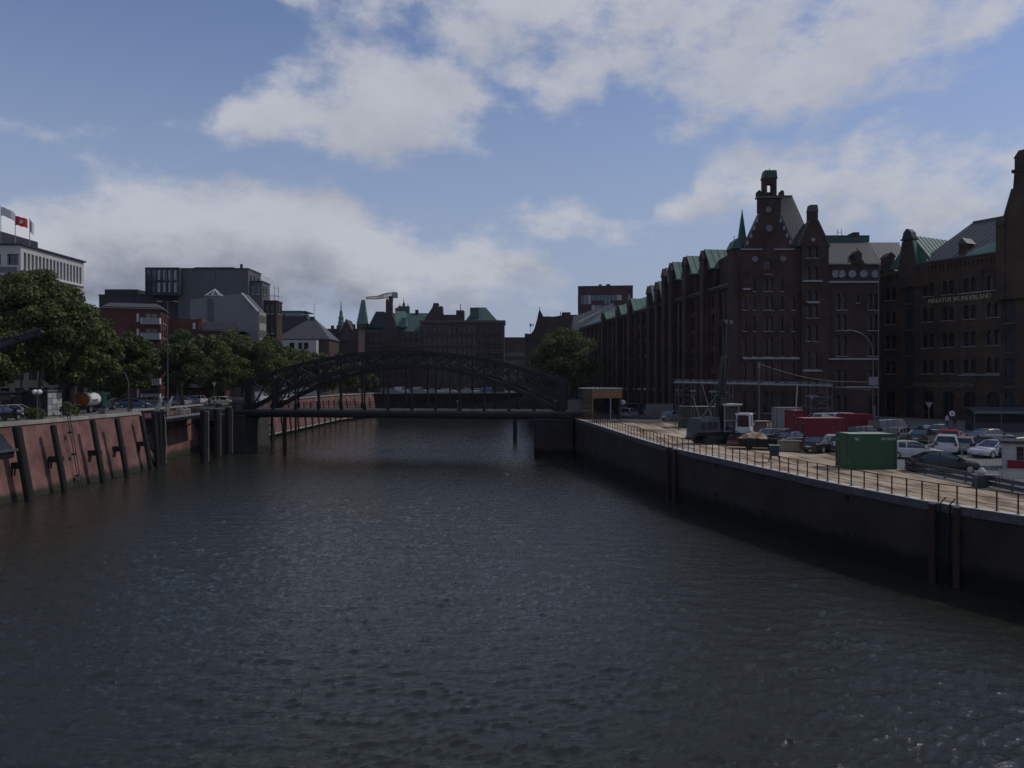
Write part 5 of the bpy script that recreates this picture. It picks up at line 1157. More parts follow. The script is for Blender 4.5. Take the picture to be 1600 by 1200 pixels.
an = root_px('lattice_mast', 'thin radio mast with small dishes on the roof left of the curved gable', 'mast', 829, 236, Z_(522,236))
m = MB(); m.bar((0,0,0),(0,0,3.4),.1); m.bar((.7,0,0),(.7,0,3.2),.06); m.build('pole', steel_dull, an); m = MB(); m.box(-.3,.3,-.2,.1,2.3,3.2); m.box(.6,1.0,-.2,.1,2.6,3.1); m.build('dish', grey_lt, an)
sh = thing('warehouse', 'warehouse with big grey slate roof behind the green dormers', 'warehouse', (X_(900,215),215,6))
d = 215; u = d/F; fx = lambda px: (px-900)*u; fz = lambda py: Z_(py,d)-6
m = MB(); m.box(0,fx(960),0,16,0,fz(528)); m.build('wall', brick_far, sh)
m = MB(); m.poly([(fx(893),-.4,fz(528)),(fx(965),-.4,fz(513)),(fx(965),10,fz(468)),(fx(900),10,fz(490))]); m.poly([(fx(893),-.4,fz(528)),(fx(900),10,fz(490)),(fx(893),14,fz(528))]); m.build('roof', slate, sh)
m = MB(); m.bar((fx(905),3,fz(502)),(fx(950),9,fz(479)),.3,.25); m.build('ridge_strip', steel, sh)
cu = thing('brick_cube', 'modern brick cube tower with irregular grey glass panels above the roofs', 'building', (X_(903,262),262,6), R(-7))
d = 262; u = d/F; W = (987-903)*u*1.01; T = Z_(447,d)-6
panel = [M('panel_grey', (.16,.18,.21), .3, 0, .1), M('panel_pale', (.30,.32,.34), .4, 0, .1), glass_far, M('panel_green', (.10,.16,.17), .3, 0, .1)]
fo = []
m = MB(); m.box(0,W,0,14,0,T); m.build('wall', Mbrick('brick_modern', (.075,.036,.034),(.066,.032,.03),(.06,.034,.031), 2), cu)
rp_ = random.Random(3)
x = 1.0
while x < W-1.3:
    w = rp_.choice((.9,1.4,1.9)); w = min(w, W-.7-x)
    for z0, z1 in ((T-6.2,T-3.2),(T-9.6,T-6.6)):
        if rp_.random() < .88: m = MB(); h0 = rp_.choice((0,0,1.2)); m.box(x,x+w-.25,-.06,.02,z0+h0,z1); m.build('glass_panel', rp_.choice(panel), cu)
    x += w
m = MB(); m.box(-.05,0,0,14,0,T)
for y0 in np.arange(1,12,1.6): 
    m2 = MB(); m2.box(-.08,-.01,y0,y0+.9,T-8,T-3.2); m2.build('glass_panel', rp_.choice(panel), cu)
for a, b in ((7,8),(9.5,11)): m = MB(); m.box(a*1.0,b*1.0,4,6,T,T+1.0); m.build('roof_unit', steel_dk, cu)
# ================================================================ trees
def Mleaf(name, c0, c1):
    m = bpy.data.materials.new(name); m.use_nodes = True; t = m.node_tree; k = t.links.new; b = t.nodes['Principled BSDF']
    g = nn(t, 'ShaderNodeNewGeometry'); cr = nn(t, 'ShaderNodeValToRGB'); k(g.outputs['Random Per Island'], cr.inputs[0])
    cr.color_ramp.elements[0].color = (*c0, 1); cr.color_ramp.elements[1].color = (*c1, 1)
    k(cr.outputs[0], b.inputs['Base Color']); b.inputs['Roughness'].default_value = .6; b.inputs['Specular IOR Level'].default_value = .12
    tr = nn(t, 'ShaderNodeBsdfTranslucent'); k(cr.outputs[0], tr.inputs[0]); mx = nn(t, 'ShaderNodeMixShader'); mx.inputs[0].default_value = .28
    k(b.outputs[0], mx.inputs[1]); k(tr.outputs[0], mx.inputs[2]); k(mx.outputs[0], t.nodes['Material Output'].inputs[0]); return m
leaf_a = Mleaf('leaves_green', (.038,.058,.02), (.135,.168,.056))
leaf_b = Mleaf('leaves_olive', (.044,.062,.022), (.145,.172,.062))
leaf_c = Mleaf('leaves_dark', (.034,.054,.022), (.118,.15,.054))
bark = M('bark', (.075,.062,.05), .9, 0, .35, 2, 9, bump=.5)
def leaf_mesh(name, cen, rad, n, size, mat, seed):
    g = np.random.default_rng(seed); cen = np.array(cen); rad = np.array(rad)
    w = rad**2; pick = g.choice(len(cen), n, p=w/w.sum())
    dv = g.normal(size=(n,3)); dv[:,2] += .25; dv /= np.linalg.norm(dv, axis=1)[:,None]
    rr = rad[pick]*(.45+.62*g.random(n)**.6)
    P = cen[pick]+dv*rr[:,None]*np.array([1,1,.82])
    nrm_ = dv+g.normal(size=(n,3))*.75; nrm_ /= np.linalg.norm(nrm_, axis=1)[:,None]
    a = np.cross(nrm_, g.normal(size=(n,3))); a /= np.linalg.norm(a, axis=1)[:,None]; b = np.cross(nrm_, a)
    s = size*(.6+.8*g.random(n))[:,None]
    V = np.stack([P-a*s, P-b*s*.55+nrm_*s*.1, P+a*s, P+b*s*.55+nrm_*s*.1], 1).reshape(-1,3)
    me = bpy.data.meshes.new(name); me.vertices.add(len(V)); me.vertices.foreach_set('co', V.astype(np.float32).ravel())
    me.loops.add(4*n); me.loops.foreach_set('vertex_index', np.arange(4*n, dtype=np.int32)); me.polygons.add(n)
    me.polygons.foreach_set('loop_start', np.arange(0,4*n,4,dtype=np.int32)); me.polygons.foreach_set('loop_total', np.full(n,4,np.int32)); me.update(); me.materials.append(mat); return me
def tree(label, x, y, z0, top, bot, rx, ry, seed, mat, n=9000, size=.3, lean=0, trunk_r=.3, ncl=46, name='broadleaf_tree', group='trees on the left bank'):
    g = random.Random(seed); t = thing(name, label, 'tree', (x,y,z0), 0, group)
    zc, rz_ = (top+bot)/2-z0, (top-bot)/2; cen, rad = [], []
    while len(cen) < ncl:
        p = Vector((g.uniform(-1,1), g.uniform(-1,1), g.uniform(-1,1)))
        if p.length > 1 or p.length < .28: continue
        p = p*(.62+.3*p.length)
        wx = 1-.25*max(0, p.z); r = g.uniform(.13,.27)*min(rx,rz_)
        cen.append((p.x*rx*wx*.95, p.y*ry*wx*.95, zc+p.z*rz_*.92)); rad.append(r)
    inst('crown', leaf_mesh('crown', cen, rad, n, size, mat, seed), t)
    m = MB(); h0 = bot-z0+(top-bot)*.12; bend = Vector((g.uniform(-.4,.4), g.uniform(-.4,.4), h0*.55))
    m.tube((0,0,-.3), bend, trunk_r*1.15, trunk_r*.85, 9); m.tube(bend, (bend.x*1.5,bend.y*1.5,h0), trunk_r*.85, trunk_r*.6, 9); m.build('trunk', bark, t)
    fork = Vector((bend.x*1.5,bend.y*1.5,h0)); 
    for i in range(7):
        c = Vector(cen[(i*5) % len(cen)]); mid = fork.lerp(c, .5)+Vector((g.uniform(-.5,.5),g.uniform(-.5,.5),.4)); m = MB()
        m.tube(fork-Vector((0,0,.3)), mid, trunk_r*.5, trunk_r*.28, 6); m.tube(mid, c, trunk_r*.28, trunk_r*.08, 6); m.build('limb', bark, t)
    return t
GL = LT-.12
TR = [ # label, px, d, top y, bottom y, half width px, material, leaves, size
 ('tallest leafy tree in front of the white office block', 60, 90, 416, 590, 92, leaf_b, 26000, .26),
 ('full crown below and right of the tallest tree behind the tanker', 118, 96, 520, 617, 62, leaf_a, 12000, .27),
 ('tree behind the gap between tanker and arched lamp', 172, 126, 530, 628, 46, leaf_c, 9000, .30),
 ('tree between the twin street lamp and the broad tree', 330, 136, 520, 618, 46, leaf_a, 9000, .30),
 ('tree right of the broad tree behind the left arch end', 420, 168, 522, 618, 42, leaf_b, 8000, .32),
 ('dense tree at the left edge behind the crane boom', -45, 84, 470, 615, 95, leaf_a, 16000, .27),
 ('tree between the tallest tree and the red apartment house', 140, 100, 470, 600, 50, leaf_b, 13000, .27),
 ('lower tree below the white balconies of the red house', 203, 110, 512, 617, 45, leaf_a, 10000, .27),
 ('tree right behind the tall street lamp', 286, 124, 513, 612, 50, leaf_c, 10000, .28),
 ('broad tree left of the bridge arch', 375, 150, 512, 618, 72, leaf_b, 16000, .30),
 ('tree in front of the left half of the hipped house', 474, 196, 540, 612, 34, leaf_b, 6000, .34),
 ('tree between the white annexe and the brick gable house', 519, 222, 548, 612, 32, leaf_a, 6000, .36),
 ('small tree in front of the dark hall roof', 450, 184, 537, 612, 36, leaf_a, 6000, .34),
 ('tree in front of the white annexe', 497, 208, 546, 612, 36, leaf_b, 6000, .36),
 ('tree in front of the small brick gable house', 541, 236, 554, 611, 30, leaf_b, 5000, .40),
 ('farthest round tree at the corner of the left bank', 572, 262, 578, 611, 22, leaf_a, 4000, .42),
 ('young tree above the parked cars behind the tanker', 232, 150, 560, 622, 26, leaf_c, 4000, .32),
]
for i, (lab, px, d, ty, by, hw, mt, n, sz_) in enumerate(TR):
    rx_ = hw*d/F; x = X_(px,d)
    tree(lab, x, d, GL, Z_(ty,d), Z_(by,d), rx_, min(rx_, 6.5), 11+i, mt, int(n*2.3), sz_*.82, trunk_r=.32 if hw > 40 else .2, ncl=150 if n > 12000 else 95)
tree('round green tree on the right bank behind the wooden pavilion', 11.3, 160, 5.9, Z_(508,160), Z_(622,160), 59*160/F, 6.5, 41, leaf_b, 40000, .25, trunk_r=.35, ncl=150, group=None)
# shrubs on the promenade
for i, (px, d, w, lab) in enumerate(((44,84,1.0,'low shrub left of the globe lamp'),(60,83,.9,'low shrub at the foot of the globe lamp'),(107,91,1.1,'bright green bush between the grey box and the tanker'))):
    t = thing('shrub', lab, 'shrub', (X_(px,d), d, GL), 0, 'shrubs on the promenade'); g = random.Random(i)
    cen = [(g.uniform(-w,w)*.6, g.uniform(-w,w)*.6, g.uniform(.3,.9 if i < 2 else 1.7)) for _ in range(10)]
    inst('foliage', leaf_mesh('foliage', cen, [.45]*10, 900, .12, leaf_a if i == 2 else leaf_c, 70+i), t)
    m = MB(); m.tube((0,0,-.05),(.1,0,.7),.06,.03,6); m.build('stem', bark, t)

# ================================================================ vehicles
def Mpaint(name, col): 
    return MATS.get(name) or M(name, col, .3, .1, .08, 1, 6, spec=.5, coat=.35)
PAINT = {'white':(.5,.5,.5),'silver':(.26,.265,.27),'grey':(.16,.165,.17),'black':(.008,.009,.011),'navy':(.02,.03,.06),'red':(.38,.025,.03),'blue':(.03,.07,.18),'cream':(.62,.58,.42),'dark_green':(.02,.06,.05)}
car_glass = Mglass('car_glass', (.012,.014,.017), .04, 1.0)
lamp_w = M('head_lamp', (.75,.76,.78), .12, .2, 0, spec=.9); lamp_r = M('tail_lamp', (.13,.008,.008), .2, 0, 0); rim_m = M('wheel_rim', (.45,.46,.47), .3, .8, .05)
CARS = {
 'sedan':  dict(L=4.8, W=1.84, top=[(-2.4,.55),(-2.33,.90),(-1.75,1.0),(-.9,.98),(.7,.95),(1.1,.93),(2.0,.80),(2.33,.66),(2.4,.48)], gh=[(-1.95,.99),(-1.05,1.40),(-.35,1.46),(.35,1.43),(1.2,.93)]),
 'hatch':  dict(L=4.1, W=1.76, top=[(-2.05,.5),(-2.0,.98),(-1.5,1.02),(-.5,.98),(.7,.96),(1.05,.94),(1.75,.82),(2.0,.68),(2.05,.48)], gh=[(-1.98,1.0),(-1.55,1.45),(-.5,1.52),(.2,1.48),(1.15,.94)]),
 'estate': dict(L=4.7, W=1.82, top=[(-2.35,.5),(-2.3,.98),(-1.6,1.02),(-.6,.98),(.7,.96),(1.1,.94),(1.95,.82),(2.28,.68),(2.35,.48)], gh=[(-2.28,1.0),(-1.95,1.40),(-.6,1.49),(.25,1.46),(1.2,.94)]),
 'suv':    dict(L=4.6, W=1.90, top=[(-2.3,.6),(-2.25,1.1),(-1.6,1.15),(-.5,1.12),(.75,1.1),(1.05,1.08),(1.9,.98),(2.22,.82),(2.3,.58)], gh=[(-2.22,1.12),(-1.85,1.62),(-.5,1.72),(.3,1.68),(1.15,1.08)]),
 'van':    dict(L=5.2, W=2.0, top=[(-2.6,.6),(-2.58,1.15),(-1.6,1.2),(-.5,1.2),(1.2,1.18),(1.7,1.14),(2.3,1.0),(2.55,.8),(2.6,.55)], gh=[(-2.57,1.15),(-2.45,2.0),(-.5,2.08),(1.0,2.02),(1.95,1.12)]),
}
_car = {}
def car_parts(kind):
    if kind in _car: return _car[kind]
    c = CARS[kind]; w = c['W']/2; out = {}
    m = MB(); rings = []
    for x, z in c['top']:
        e = 1-max(0, (abs(x)-c['L']/2+.45)/.45)*.12; zb = .22+max(0,(abs(x)-c['L']/2+.3))*.25
        rings.append([(x,-w*e*.94,zb),(x,-w*e,.48 if z > .5 else zb+.1),(x,-w*e*.985,z-.12),(x,-w*e*.88,z),(x,w*e*.88,z),(x,w*e*.985,z-.12),(x,w*e,.48 if z > .5 else zb+.1),(x,w*e*.94,zb)])
    for a, b in zip(rings, rings[1:]):
        for i in range(8): j = (i+1) % 8; m.poly([a[i],b[i],b[j],a[j]])
    m.poly(rings[0]); m.poly(rings[-1][::-1]); out['body'] = m
    g = c['gh']; belt = lambda x: np.interp(x, [p[0] for p in c['top']], [p[1] for p in c['top']])-.02
    gl_, rf = MB(), MB(); wb_, wt_ = w*.93, w*.74
    B0, T0, T1, T2, B1 = g
    side = lambda s: [(B0[0],s*wb_,B0[1]),(B1[0],s*wb_,B1[1]),(T2[0],s*wt_,T2[1]),(T1[0],s*wt_,T1[1]),(T0[0],s*wt_,T0[1])]
    gl_.poly(side(-1)); gl_.poly(side(1)[::-1])
    gl_.poly([(B1[0],-wb_,B1[1]),(B1[0],wb_,B1[1]),(T2[0],wt_,T2[1]),(T2[0],-wt_,T2[1])]); gl_.poly([(B0[0],wb_,B0[1]),(B0[0],-wb_,B0[1]),(T0[0],-wt_,T0[1]),(T0[0],wt_,T0[1])])
    out['windows'] = gl_
    for a, b in ((T0,T1),(T1,T2)):
        rf.hexa([(a[0],-wt_-.02,a[1]-.03),(b[0],-wt_-.02,b[1]-.03),(b[0],wt_+.02,b[1]-.03),(a[0],wt_+.02,a[1]-.03),(a[0],-wt_+.06,a[1]+.03),(b[0],-wt_+.06,b[1]+.03),(b[0],wt_-.06,b[1]+.03),(a[0],wt_-.06,a[1]+.03)])
    for s in (-1,1):
        rf.bar((B1[0],s*wb_,B1[1]),(T2[0],s*wt_,T2[1]),.07,.06); rf.bar((B0[0],s*wb_,B0[1]),(T0[0],s*wt_,T0[1]),.10,.07)
        xm = (B0[0]+B1[0])/2-.1; rf.bar((xm,s*wb_*1.0,belt(xm)),(xm,s*wt_*1.01,T1[1]-.02),.10,.05)
        if kind in ('estate','suv','van'): xm = (B0[0]*2+B1[0])/3-.2; rf.bar((xm,s*wb_,belt(xm)),(xm,s*wt_*1.01,T1[1]-.03),.10,.05)
        rf.box(B1[0]-.45,B1[0]-.25,s*(wb_+.12)-.1,s*(wb_+.12)+.1,B1[1]+.02,B1[1]+.16)
    if kind == 'van':
        for s in (-1,1): rf.mesh([(B0[0]+.02,s*wb_*1.005,B0[1]),(.25,s*wb_*1.005,B1[1]),(.25,s*wt_*1.01,T1[1]-.04),(T0[0],s*wt_*1.01,T0[1]-.04)], [(0,1,2,3)])
    out['roof'] = rf
    r = .34 if kind in ('suv','van') else .31
    wm = MB(); wm.tube((0,-.1,0),(0,.1,0),r,r,14,0); out['wheel'] = wm; rm_ = MB(); rm_.tube((0,-.104,0),(0,.104,0),r*.66,r*.66,12); out['rim_me'] = rm_.data('rim', rim_m); out['r'] = r
    hl = MB(); hl.box(-.12,.05,-.2,.2,-.07,.07); out['headlight'] = hl; tl = MB(); tl.box(-.04,.08,-.13,.13,-.1,.12); out['tail_light'] = tl
    pl_ = MB(); pl_.box(-.02,.02,-.26,.26,-.055,.055); out['number_plate'] = pl_
    for k in ('wheel','headlight','tail_light','number_plate'): out[k+'_me'] = out[k].data(k, {'wheel':rubber,'headlight':lamp_w,'tail_light':lamp_r,'number_plate':white}[k])
    out['win_me'] = gl_.data('windows', car_glass); out['col'] = {}
    _car[kind] = out; return out
def car(label, kind, color, x, y, z, yaw, group=None, cat=None):
    p = car_parts(kind); c = CARS[kind]; pm_ = Mpaint('paint_'+color, PAINT[color])
    if color not in p['col']: p['col'][color] = (p['body'].data('body', pm_), p['roof'].data('roof', pm_))
    t = thing('parked_car' if kind != 'van' else 'parked_van', label, cat or ('van' if kind == 'van' else 'car'), (x,y,z), yaw, group)
    inst('body', p['col'][color][0], t); inst('windows', p['win_me'], t); inst('roof', p['col'][color][1], t)
    for sx_ in (-1,1):
        for sy_ in (-1,1): inst('rim', p['rim_me'], inst('wheel', p['wheel_me'], t, (sx_*c['L']*.305+.03, sy_*(c['W']/2-.09), p['r'])))
    zf = np.interp(c['L']/2-.15, [q[0] for q in c['top']], [q[1] for q in c['top']])-.06; zr = c['top'][1][1]-.14
    for s in (-1,1): inst('headlight', p['headlight_me'], t, (c['L']/2-.1, s*c['W']*.36, zf)); inst('tail_light', p['tail_light_me'], t, (-c['L']/2-.0, s*c['W']*.40, zr))
    inst('number_plate', p['number_plate_me'], t, (c['L']/2+.01, 0, .42)); inst('number_plate', p['number_plate_me'], t, (-c['L']/2-.01, 0, .6))
    return t
def person(label, x, y, z, yaw, top, legs, h=1.74, stride=.12):
    t = thing('person', label, 'person', (x,y,z), yaw, 'pedestrians')
    k = h/1.74
    V = [(0,0,.95),(0,0,1.12),(0,0,1.36),(0,0,1.50),(.01,0,1.60),(.02,0,1.70),          # pelvis chest neck head
         (0,.18,1.42),(-.05,.24,1.14),(.08,.25,.90),(.12,.25,.80),(0,-.18,1.42),(.03,-.24,1.14),(.14,-.25,.92),(.18,-.25,.82),
         (0,.09,.9),(stride*.5,.10,.5),(stride,.10,.09),(stride+.15,.11,.05),(0,-.09,.9),(-stride*.2,-.10,.5),(-stride,-.10,.10),(-stride+.14,-.11,.05)]
    E = [(0,1),(1,2),(2,3),(3,4),(4,5),(2,6),(6,7),(7,8),(8,9),(2,10),(10,11),(11,12),(12,13),(0,14),(14,15),(15,16),(16,17),(0,18),(18,19),(19,20),(20,21)]
    rad = [.15,.14,.16,.06,.10,.09,.07,.05,.04,.04,.07,.05,.04,.04,.10,.07,.05,.045,.10,.07,.05,.045]
    me = bpy.data.meshes.new('body'); me.from_pydata([(a*k,b*k,c*k) for a,b,c in V], E, []); o = inst('body', me, t)
    mt = bpy.data.materials.new('clothing'); mt.use_nodes = True; n_ = mt.node_tree; b = n_.nodes['Principled BSDF']; b.inputs['Roughness'].default_value = .8
    tc_ = nn(n_, 'ShaderNodeTexCoord'); s_ = nn(n_, 'ShaderNodeSeparateXYZ'); n_.links.new(tc_.outputs['Object'], s_.inputs[0]); mr = nn(n_, 'ShaderNodeMath', operation='DIVIDE'); mr.inputs[1].default_value = 1.85*k; n_.links.new(s_.outputs[2], mr.inputs[0])
    cr_ = nn(n_, 'ShaderNodeValToRGB'); cr_.color_ramp.interpolation = 'CONSTANT'; n_.links.new(mr.outputs[0], cr_.inputs[0]); n_.links.new(cr_.outputs[0], b.inputs['Base Color'])
    el_ = cr_.color_ramp.elements; el_[0].color = (.02,.02,.02,1); el_[1].position = .06; el_[1].color = (*legs,1)
    for pos, c_ in ((.53,top),(.80,(.42,.26,.19)),(.92,(.06,.04,.03))): q = el_.new(pos); q.color = (*c_,1)
    me.materials.append(mt)
    sk_ = o.modifiers.new('skin', 'SKIN'); 
    for i, r in enumerate(rad): me.skin_vertices[0].data[i].radius = (r*k, r*k*(1.25 if i in (1,2) else 1))
    me.skin_vertices[0].data[0].use_root = True; sk_.use_smooth_shade = True
    o.modifiers.new('subsurf', 'SUBSURF').render_levels = 1
    return t
bpy.context.view_layer.update()

# ---- vehicles on the left bank
for lab, kind, col_, px, d, yaw in (
 ('white estate car left of the globe lamp', 'estate', 'white', 27, 86, R(12)),
 ('dark car at the left edge in front of the white estate', 'hatch', 'black', 2, 80, R(80)),
 ('dark blue hatchback parked behind the tanker truck', 'hatch', 'navy', 176, 116, R(95)),
 ('blue car under the arched street lamp', 'sedan', 'blue', 208, 118, R(20)),
 ('black car between the tanker and the arched lamp', 'suv', 'black', 160, 112, R(88)),
 ('cream taxi crossing behind the mooring dolphins', 'estate', 'cream', 352, 131, R(-8)),
 ('white van seen under the left end of the arch', 'van', 'white', 404, 152, R(75)),
 ('silver car parked under the trees left of the landing platform', 'hatch', 'silver', 283, 128, R(85)),
 ('grey car parked beside the red apartment house', 'sedan', 'grey', 236, 132, R(5)),
 ('white hatchback below the balconies of the lower red house', 'hatch', 'white', 310, 140, R(80)),
 ('silver estate parked along the quay beyond the bridge', 'estate', 'silver', 470, 195, R(92)),
 ('white hatchback parked farthest along the left quay beyond the bridge', 'hatch', 'white', 508, 225, R(92))):
    car(lab, kind, col_, X_(px,d), d, GL+.01, yaw, 'vehicles on the left bank')
for i, (px, kind, col_) in enumerate(((603,'hatch','grey'),(615,'hatch','silver'),(628,'van','white'),(641,'sedan','grey'),(655,'van','silver'),(672,'estate','silver'),(690,'sedan','white'),(704,'estate','white'),(726,'suv','silver'),(743,'hatch','white'),(757,'van','blue'))):
    d = 276.5; x = X_(px,d)
    nm = {'hatch':'hatchback','van':'van','sedan':'sedan','estate':'estate car','suv':'off-roader'}[kind]
    car('%s %s on the far quay, number %s from the left behind the bridge hangers' % (col_, nm, ['one','two','three','four','five','six','seven','eight','nine','ten','eleven'][i]), kind, col_, x, d, 7.21, R(rnd.choice((0,180))+rnd.uniform(-4,4)), 'cars on the far quay')
# ================================================================ street furniture and other things on the left bank
m = MB(); q = [bl(-16,-1.5),bl(-3,-1.5),bl(-3,WID+1.5),bl(-16,WID+1.5)]; m.hexa([(p.x,p.y,5.0) for p in q]+[(q[0].x,q[0].y,7.34),(q[1].x,q[1].y,DZ+.02),(q[2].x,q[2].y,DZ+.02),(q[3].x,q[3].y,7.34)]); struct(m.build('bridge_approach_road', asphalt))
m = MB(); q = [bl(BL+4,-1.5),bl(BL+16,-1.5),bl(BL+16,WID+1.5),bl(BL+4,WID+1.5)]; m.hexa([(p.x,p.y,4.0) for p in q]+[(q[0].x,q[0].y,DZ-.01),(q[1].x,q[1].y,5.9),(q[2].x,q[2].y,5.9),(q[3].x,q[3].y,DZ-.01)]); struct(m.build('bridge_approach_road', asphalt))
# tanker truck
tk = thing('tanker_truck', 'small tanker truck with white tank, orange rear and dark green cab', 'truck', (-55.2,98,GL+.01), R(90))
m = MB(); prof = []
N = 16; m.lathe([(.02,-.12),(.55,-.1),(.85,.02),(.95,.12),(.95,3.2),(.85,3.3),(.02,3.4)], n=N); me = m.data('tank', white)
o = inst('tank', me, tk, (0,0,1.75)); o.rotation_euler = (0, R(90), 0); o.scale = (.92,1.12,1)
m = MB(); m.lathe([(.02,-.14),(.5,-.13),(.86,-.02),(.97,.1),(.97,.5),(.955,.52)], n=N); o = m.build('rear_dome', M('orange_paint', (.22,.075,.012), .6, 0, .1), tk, (0,0,1.75)); o.rotation_euler = (0, R(90), 0); o.scale = (.92,1.12,1)
m = MB(); m.box(3.5,4.0,-1.05,1.05,.75,2.75)
for i in range(6): m.box(3.52,3.98,-1.09,-1.05,.9+i*.3,1.1+i*.3)
m.build('equipment_locker', Mpaint('paint_dark_green', PAINT['dark_green']), tk)
m = MB(); m.hexa([(4.1,-1.05,.6),(5.9,-1.05,.6),(5.9,1.05,.6),(4.1,1.05,.6),(4.15,-.98,2.6),(5.55,-.98,2.6),(5.55,.98,2.6),(4.15,.98,2.6)]); m.build('cab', Mpaint('paint_dark_green', PAINT['dark_green']), tk)
m = MB(); m.box(4.7,5.45,-1.07,-1.0,1.6,2.35); m.build('side_window', car_glass, tk); m = MB(); m.poly([(5.8,-.9,1.55),(5.8,.9,1.55),(5.62,.85,2.4),(5.62,-.85,2.4)]); m.build('windscreen', car_glass, tk)
m = MB(); m.box(-.1,5.7,-.45,.45,.5,.8); m.box(-.2,.0,-1.0,1.0,.55,.75); m.build('chassis', steel_dk, tk)
for x in (.9,4.9):
    for y in (-.85,.85): m = MB(); m.tube((x,y-.14,.48),(x,y+.14,.48),.48,.48,14); m.tube((x,y-.15,.48),(x,y+.15,.48),.26,.26,10,1); m.build('wheel', [rubber,rim_m], tk)
for x in (1.1,1.8): m = MB(); m.box(x,x+.5,-1.12,-1.10,1.5,1.8); m.build('tank_marking', grey_m, tk)
# grey panelled box
gbx = thing('panelled_cabin', 'tall box with grey panelled side and dark front beside the globe lamp', 'cabin', (-57.4,90,GL))
m = MB(); m.box(0,2.9,0,2.9,0,2.9); m.build('body', M('dark_blue_paint', (.02,.025,.035), .6), gbx)
pg = [M('panel_tone_%d' % i, c_, .8, 0, .25, 2, 8) for i, c_ in enumerate(((.30,.31,.31),(.22,.23,.24),(.38,.38,.37)))]
for i in range(3):
    for j in range(4): m = MB(); m.box(2.92,2.97,.06+i*.95,.94+i*.95,.08+j*.68,.7+j*.68); m.build('panel', pg[rnd.randrange(3)], gbx)
m = MB(); m.box(-.1,3.05,-.1,3.0,2.9,3.1); m.build('roof', grey_m, gbx)
# dark shelter at the left edge
shl = thing('kiosk_shelter', 'dark glazed shelter with sloping roof behind the white estate car', 'shelter', (-62.5,88,GL))
m = MB(); m.hexa([(-2,-1.5,2.9),(5,-1.5,2.5),(5,2.5,2.5),(-2,2.5,2.9),(-2,-1.5,3.2),(5,-1.5,2.8),(5,2.5,2.8),(-2,2.5,3.2)]); m.build('roof', slate_dk, shl)
for x in (-1.8,1.5,4.8):
    for y in (-1.3,2.3): m = MB(); m.bar((x,y,0),(x,y,2.6),.12); m.build('post', steel_dull, shl)
for x in (-1.7,1.6): m = MB(); m.box(x,x+3.0,2.25,2.3,.5,2.3); m.build('glass_panel', glass, shl)
m = MB(); m.box(-1.6,4.6,1.2,1.7,.4,.48); m.build('bench', timber_lt, shl)
# lamps
def globe_lamp():
    t = thing('globe_lamp', 'short lamp post with two white globes on the left promenade', 'lamp', (X_(58,81),81,GL))
    zt = Z_(612.5,81)-GL
    m = MB(); m.tube((0,0,0),(0,0,.5),.09,.07,8); m.tube((0,0,.5),(0,0,zt-.35),.05,.045,8); m.tube((0,0,zt-.42),(0,0,zt-.34),.16,.16,8); m.build('post', steel_dull, t)
    m = MB(); m.bar((-.22,0,zt-.3),(.22,0,zt-.3),.05); m.bar((0,0,zt-.42),(0,0,zt-.3),.05); m.build('arm', steel_dull, t)
    for s in (-1,1): m = MB(); m.lathe([(.02,-.27),(.15,-.23),(.24,-.12),(.28,0),(.24,.12),(.15,.23),(.02,.27)], (0,0,0), 14); m.build('globe', white, t, (s*.24,0,zt), smooth=True)
globe_lamp()
t = thing('street_lamp', 'tall street lamp with a curved arm leaning over the left street', 'lamp', (X_(201,102),102,GL), 0, 'street lamps on the left bank')
zt = Z_(572,102)-GL
P = [(0,0,0)]+[(0,0,zt*.55)]+[(-1.7+1.7*math.cos(a),0,zt*.55+(zt*.40)*math.sin(a)) for a in np.linspace(.15,math.pi/2,8)]+[(-3.1,0,zt*.985)]
m = MB(); m.path(P, .06, 7); m.build('pole', steel_dull, t); m = MB(); m.box(-3.5,-2.9,-.12,.12,zt*.97,zt*1.0); m.build('lamp_head', grey_lt, t)
def twin(px, d, ty, lab, hw=1.2):
    t = thing('street_lamp', lab, 'lamp', (X_(px,d),d,GL), 0, 'street lamps on the left bank'); zt = Z_(ty,d)-GL
    m = MB(); m.tube((0,0,0),(0,0,zt),.11,.06,8); m.build('pole', steel_dull, t)
    m = MB(); m.bar((-hw*.5,0,zt),(hw*.5,0,zt),.06); m.build('arm', steel_dull, t)
    for s in (-1,1): m = MB(); m.hexa([(s*hw-.38,-.15,zt-.02),(s*hw+.38,-.15,zt-.06),(s*hw+.38,.15,zt-.06),(s*hw-.38,.15,zt-.02),(s*hw-.3,-.1,zt+.1),(s*hw+.2,-.1,zt+.06),(s*hw+.2,.1,zt+.06),(s*hw-.3,.1,zt+.1)]); m.build('lamp_head', grey_lt, t)
twin(262,112,471,'very tall twin headed street lamp in front of the red houses'); twin(33,92,432,'twin headed street lamp half hidden in the tallest tree', .7)
t = thing('yield_sign', 'white triangular yield sign on a pole by the taxi', 'sign', (X_(335,127),127,7.0))
m = MB(); m.tube((0,0,0),(0,0,Z_(598,127)-7),.04,.04,8); m.build('pole', steel_dull, t)
zt = Z_(597,127)-7; m = MB(); m.extr([(-.42,zt),(0,zt-.9),(.42,zt)][::1], -.05,-.02); m.build('plate', M('sign_red', (.2,.04,.04), .5, 0, .05), t); m = MB(); m.extr([(-.32,zt-.06),(0,zt-.76),(.32,zt-.06)], -.07,-.055); m.build('plate_face', white, t)
